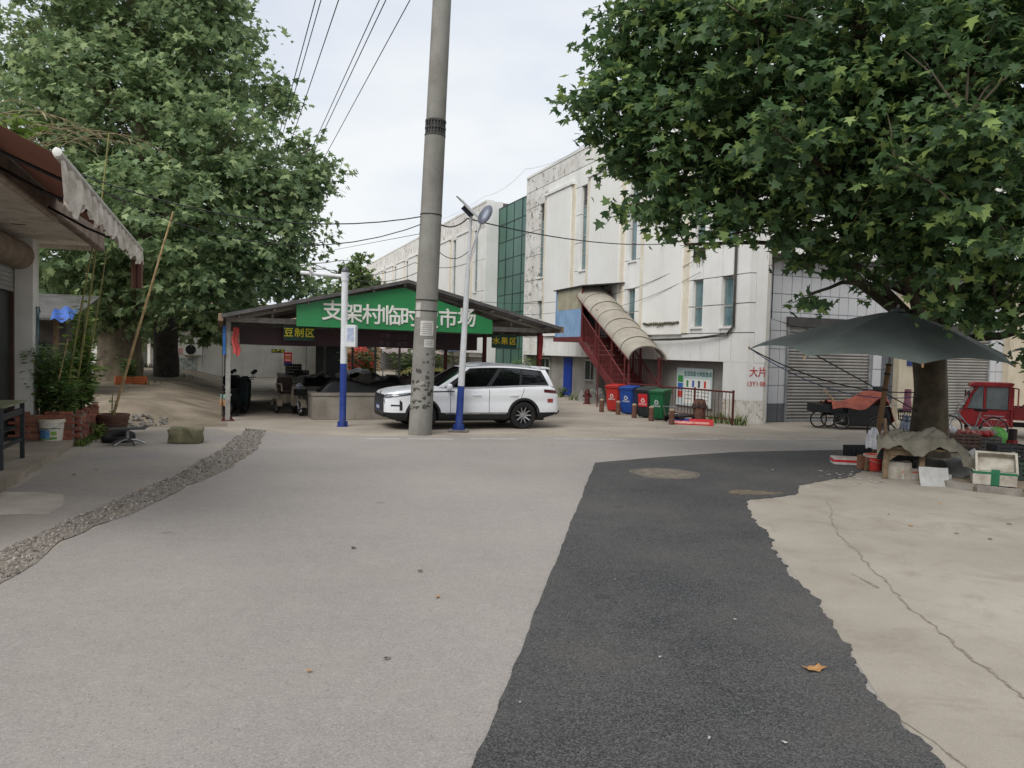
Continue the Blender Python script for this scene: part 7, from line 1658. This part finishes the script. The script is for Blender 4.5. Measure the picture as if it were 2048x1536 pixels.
# the great tree over the lane
tb0 = W(-4.15, 36.5, .15)
make_tree('huge plane tree with mottled trunk shading the lane', tb0, [(0, 0, -.3, 1.15), (0, 0, .5, .92), (.1, 0, 2.2, .80), (.3, .1, 4.2, .74), (.6, .2, 7.5, .55), (1.0, .2, 11, .3)],
    [blob(300,60,35,190), blob(120,110,34,170), blob(410,150,34,115), blob(420,40,35,70), blob(250,250,32,180), blob(90,330,33,160), blob(440,330,31.5,130), blob(545,400,32,95), blob(620,375,33,45,1.3), blob(590,480,32,60), blob(330,450,29.5,160), blob(180,470,31,150), blob(500,530,31,85), blob(400,575,29.5,85), blob(60,520,34,120), blob(560,195,34,36,1.2), blob(585,560,32,52), blob(250,580,32,100), blob(130,600,33,80), blob(300,-140,36,220,.6), blob(620,300,33,36), blob(655,335,33,30,1.2),
     blob(300,200,41,230,.35), blob(480,400,40,150,.35)], 11, .28, 70000, lm_far, per=26, spray=.70)
# companions behind it
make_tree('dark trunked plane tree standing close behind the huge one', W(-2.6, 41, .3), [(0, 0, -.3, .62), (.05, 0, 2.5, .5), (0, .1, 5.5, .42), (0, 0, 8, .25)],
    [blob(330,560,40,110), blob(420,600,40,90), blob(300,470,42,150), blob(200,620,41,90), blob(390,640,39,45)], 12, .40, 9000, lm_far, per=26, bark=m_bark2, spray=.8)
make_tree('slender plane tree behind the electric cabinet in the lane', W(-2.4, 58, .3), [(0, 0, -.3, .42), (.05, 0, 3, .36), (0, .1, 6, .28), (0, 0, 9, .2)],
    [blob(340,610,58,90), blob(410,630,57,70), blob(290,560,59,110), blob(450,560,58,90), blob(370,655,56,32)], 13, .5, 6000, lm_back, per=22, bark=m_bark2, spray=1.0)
make_tree('pale green tree rising behind the pavilion roof', W(1.0, 66, 0), [(0, 0, -.3, .35), (.05, 0, 4, .28), (0, .1, 7, .2), (0, 0, 10, .1)],
    [blob(705,545,66,26), blob(690,590,66,40), blob(730,575,67,24), blob(660,620,66,40), blob(715,522,66,14)], 14, .42, 2600, lm_back, per=16, spray=.8)
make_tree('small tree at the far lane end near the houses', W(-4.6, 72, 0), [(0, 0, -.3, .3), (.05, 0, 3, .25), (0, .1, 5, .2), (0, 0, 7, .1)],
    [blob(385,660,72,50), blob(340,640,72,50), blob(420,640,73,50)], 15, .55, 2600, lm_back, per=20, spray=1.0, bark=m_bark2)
# the tree above the stall
make_tree('spreading plane tree with dark trunk beside the green umbrella', tr, [(0, 0, -.1, .50), (.02, 0, .25, .38), (.04, 0, 1.5, .325), (-.02, .0, 2.6, .33), (-.16, .05, 3.6, .27), (-.1, .2, 6.2, .18)],
    [blob(1330,110,15,130), blob(1235,215,14.5,85), blob(1185,195,14.3,40,1.2), blob(1300,260,14.3,100), blob(1265,330,14.2,55), blob(1410,330,14,120), blob(1500,150,14,200), blob(1330,395,13.6,70), blob(1250,415,13.6,28,1.1), blob(1480,405,13.6,75), blob(1700,90,13,230), blob(1640,330,13,160), blob(1590,450,13.6,50), blob(1560,260,16.5,170,.22), blob(1850,230,12.5,230), blob(1950,430,12,150), blob(1765,430,13,80), blob(1990,120,12,230), blob(2040,560,12.5,95), blob(1960,600,13.6,40), blob(1375,492,13.6,22,1.2), blob(1440,480,13.5,32), blob(1620,530,13.8,26), blob(1800,330,11.2,60,.9), blob(1930,260,10.6,70,.8), blob(1545,260,11.8,60,.8), blob(1620,600,13.8,16), blob(1500,50,12.5,70,.8),
     blob(1740,260,18,230,.28), blob(1950,300,18,250,.3), blob(2200,300,13,260,.6), blob(1900,-220,14,330,.5), blob(1450,-190,15,260,.5), blob(2150,700,14,90,.8), blob(1690,490,13.6,55), blob(1840,505,12.8,60), blob(1900,590,12.4,42), blob(1990,620,12.3,45), blob(1740,560,13.8,24), blob(2060,480,11.8,90), blob(1300,20,14.5,80), blob(1245,90,14.6,45,1.1)], 16, .175, 54000, lm_near, per=22, spray=.42, twigs=1.3, bark=m_bark3)
# ---------------- shrubs
def shrub(label, loc, h, wdt, n, leaf, mat, seed, name='shrub', stems=6, shape=OVAL, droop=.3, cat='shrub', group=None, flat=.6):
    rg = np.random.default_rng(seed); o = thing(name, label, cat, loc, group=group); mb = MB(); LP, LN, LT, LS = [], [], [], []
    for k in range(stems):
        a = rg.uniform(0, 6.28); rr = wdt*rg.uniform(.15, 1.0); e = Vector((rr*math.cos(a), rr*math.sin(a), h*rg.uniform(.7, 1.0))); m_ = Vector((e.x*.35, e.y*.35, e.z*.55)); s_ = Vector((e.x*.15, e.y*.15, 0))
        P = [s_*(1-u)**2 + m_*2*u*(1-u) + e*u*u for u in [i/7 for i in range(8)]]; mb.tube(P, [.012*(1-.7*i/7)+.002 for i in range(8)], 5)
        m = n//stems
        for i in range(m):
            u = rg.uniform(.12, 1.0); j = min(6, int(u*7)); p = P[j].lerp(P[j+1], u*7-j); b = rg.uniform(0, 6.28); off = rg.uniform(0, wdt*.35)
            d = np.array([math.cos(b), math.sin(b), rg.uniform(-droop, .35)]); LP.append(np.array(p)+d*off*np.array([1, 1, .4])); LT.append(d); LN.append(np.array([0, 0, 1.0])+rg.normal(0, .35, 3)); LS.append(leaf*rg.uniform(.5, 1.3))
    mb.build('stems', MT('green_stem', (92,96,52), (74,78,42), 6), o, smooth=60)
    link(leaves_mesh('foliage', np.array(LP), np.array(LN), np.array(LT), np.array(LS), shape, mat), 'foliage', o); return o
lm_sh = leaf_mat('shrub_leaf', (72,98,56), (98,128,72), (146,168,98), .45); lm_lt = leaf_mat('light_leaf', (84,110,48), (112,138,62), (150,170,90), .4); lm_bg = leaf_mat('far_shrub_leaf', (48,74,36), (76,104,48), (120,130,56), .3)
HEART = [(0,0),(.35,-.12),(.55,.15),(.45,.55),(0,1.0),(-.45,.55),(-.55,.15),(-.35,-.12)]
pz_ = .56
shrub('bushy dark green shrub at the wall side of the brick planter', W(-3.4, 17.8, pz_), 1.5, .6, 1500, .14, lm_sh, 21, stems=14)
shrub('low dark shrub spilling over the planter front', W(-3.0, 17.55, pz_), .85, .50, 800, .13, lm_sh, 22, stems=12)
shrub('broad leaved squash plant in the middle of the planter', W(-2.95, 18.2, pz_), 1.35, .50, 90, .20, lm_lt, 23, stems=9, shape=HEART, name='squash_plant', cat='plant')
shrub('dense green shrub at the lane end of the planter', W(-2.85, 18.8, pz_), 1.35, .55, 1300, .15, lm_sh, 24, stems=12)
shrub('tall light green climber on the bamboo canes', W(-2.85, 18.75, pz_), 2.6, .40, 800, .18, lm_lt, 25, stems=7, name='climbing_plant', cat='plant')
shrub('leafy weeds hanging below the planter wall', W(-2.45, 18.3, .02), .38, .22, 130, .10, lm_lt, 26, stems=6, name='weed_clump', cat='plant')
shrub('herbs growing from the orange crate', W(-3.3, 33.0, .6), .95, .5, 420, .15, lm_sh, 27, stems=12, name='herb_plant', cat='plant')
shrub('thin sapling beside the clay tub', W(-2.3, 19.2, .35), .62, .10, 26, .10, lm_lt, 28, stems=2, name='sapling', cat='plant')
shrub('ivy clump at the white building corner by the door', W(15.3, 37.6, 0), 1.9, .8, 700, .2, lm_sh, 29, stems=12)
shrub('small potted weeds before the blue door', W(15.2, 33.2, 0), .5, .3, 140, .14, lm_sh, 30, stems=8, name='weed_clump', cat='plant')
for i, (s, t, h, wd, lb_) in enumerate([(8.2, 47, 2.3, 1.6, 'rounded green bush behind the pavilion by the red tent'), (10.6, 46.5, 2.0, 1.5, 'green bush behind the pavilion beneath the marquee'), (12.6, 47.5, 2.4, 1.6, 'tall bush near the green glass wall behind the pavilion')]):
    shrub(lb_, W(s, t, 0), h, wd, 1300, .26, lm_bg, 40+i, stems=20)
pm_ = thing('palm_bush', 'yellowish fan of palm fronds behind the pavilion', 'plant', W(11.0, 42.5, 0))
mb = MB(); rg = random.Random(60); LP, LN, LT, LS = [], [], [], []
for k in range(16):
    a = rg.uniform(0, 6.28); L_ = rg.uniform(1.2, 1.9); P = [Vector((L_*u*math.cos(a), L_*u*math.sin(a), .4+1.9*u-1.5*u*u*1.1)) for u in [i/9 for i in range(10)]]; mb.tube(P, .012, 4)
    for i in range(2, 10):
        d = (P[i]-P[i-1]).normalized()
        for s_ in (-1, 1):
            sd_ = Vector((-d.y, d.x, -.25))*s_; LP.append(tuple(P[i])); LT.append(tuple(d*.6+sd_)); LN.append((0, 0, 1)); LS.append(.45)
mb.build('stems', MT('palm_stem', (150,142,80), (128,120,64), 5), pm_)
link(leaves_mesh('fronds', np.array(LP), np.array(LN), np.array(LT), np.array(LS), [(0,0),(.05,.3),(.05,.6),(0,1),(-.05,.6),(-.05,.3)], leaf_mat('palm_leaf', (120,128,64), (150,150,80), (186,176,100), .3)), 'fronds', pm_)
# potted plants and parked scooters down the lane
for i, (x, y) in enumerate([(368, 738), (382, 741)]):
    p = G(x, y); o = thing('potted_plant', ['potted shrub in a grey square tub down the lane', 'potted shrub in a dark round tub down the lane'][i], 'plant', p)
    mb = MB()
    if i == 0: mb.box(-.4, .4, -.4, .4, 0, .55)
    else: mb.lathe([(.32, 0), (.42, .5), (.45, .55), (.4, .55)], 16)
    mb.build('tub', [m_conc, MT('tub_dark', (70,62,58), (54,48,44), 4)][i], o)
    rg2 = np.random.default_rng(70+i); n = 500; d = rg2.normal(0, 1, (n, 3)); d /= np.linalg.norm(d, axis=1, keepdims=True)
    link(leaves_mesh('foliage', d*np.array([.8, .8, .7])*rg2.uniform(.3, 1, (n, 1)) + np.array([0, 0, 1.25]), d*.5+np.array([0, 0, 1.]), d, np.full(n, .22), OVAL, lm_bg), 'foliage', o)
for i, (s, t) in enumerate([(-.3, 66), (.35, 67), (-1.2, 70)]):
    scooter(['far scooter parked at the lane end', 'second far scooter at the lane end', 'third far scooter deep down the lane'][i], W(s, t, .3), YAW + R(70+20*i), [m_red, m_sblk, MT('scooter_grey', (0,0,0))][i])
mb = MB(); mb.box(-.35, .35, -.35, .35, 0, 2.4); mb.box(-.42, .42, -.42, .42, 2.4, 2.55)
tag(mb.build('gate_pillar', m_white, loc=W(.1, 62, .2), rot=(0, 0, YAW)), 'white gate pillar at the end of the lane', 'pillar')
# dry weeds on the awning roof
dw = thing('dry_reeds', 'dry feathery reeds arching over the shop roof', 'plant', onD(-40, 250, 9.0) - Vector((0, 0, .3)))
mb = MB(); rg = random.Random(90); LP, LN, LT, LS = [], [], [], []
for k in range(18):
    a = rg.uniform(-.5, .7); L_ = rg.uniform(.8, 1.7); s0_ = Vector((rg.uniform(-.5, .3), rg.uniform(-.6, .6), 0)); up_ = rg.uniform(.5, 1.3)
    P = [s0_ + Vector((L_*u*math.cos(a), L_*u*math.sin(a)*.5, up_*u*1.2-up_*u*u*1.0)) for u in [i/11 for i in range(12)]]; mb.tube(P, [.006*(1-.8*i/11)+.0012 for i in range(12)], 4)
    for i in range(6, 12):
        d = (P[i]-P[i-1]).normalized()
        for s_ in (-1, 1, .4): LP.append(tuple(P[i])); LT.append(tuple(d + Vector((-d.y*s_*.5, d.x*s_*.5, rg.uniform(-.5, .2))))); LN.append((rg.uniform(-.5, .5), 0, 1)); LS.append(rg.uniform(.06, .14))
mb.build('stems', MT('straw', (150,136,104), (120,108,82), 8), dw)
sh_ = link(leaves_mesh('seed_heads', np.array(LP), np.array(LN), np.array(LT), np.array(LS), [(0,0),(.07,.3),(.05,.7),(0,1),(-.05,.7),(-.07,.3)], leaf_mat('straw_leaf', (120,106,80), (148,134,102), (176,166,124), .3)), 'seed_heads', dw); sh_['kind'] = 'stuff'
shrub('green weeds rooted in the gutter above the shop awning', onD(30, 265, 8.6) - Vector((0, 0, .2)), .45, .35, 120, .16, lm_lt, 95, name='weed_clump', cat='plant', stems=9)
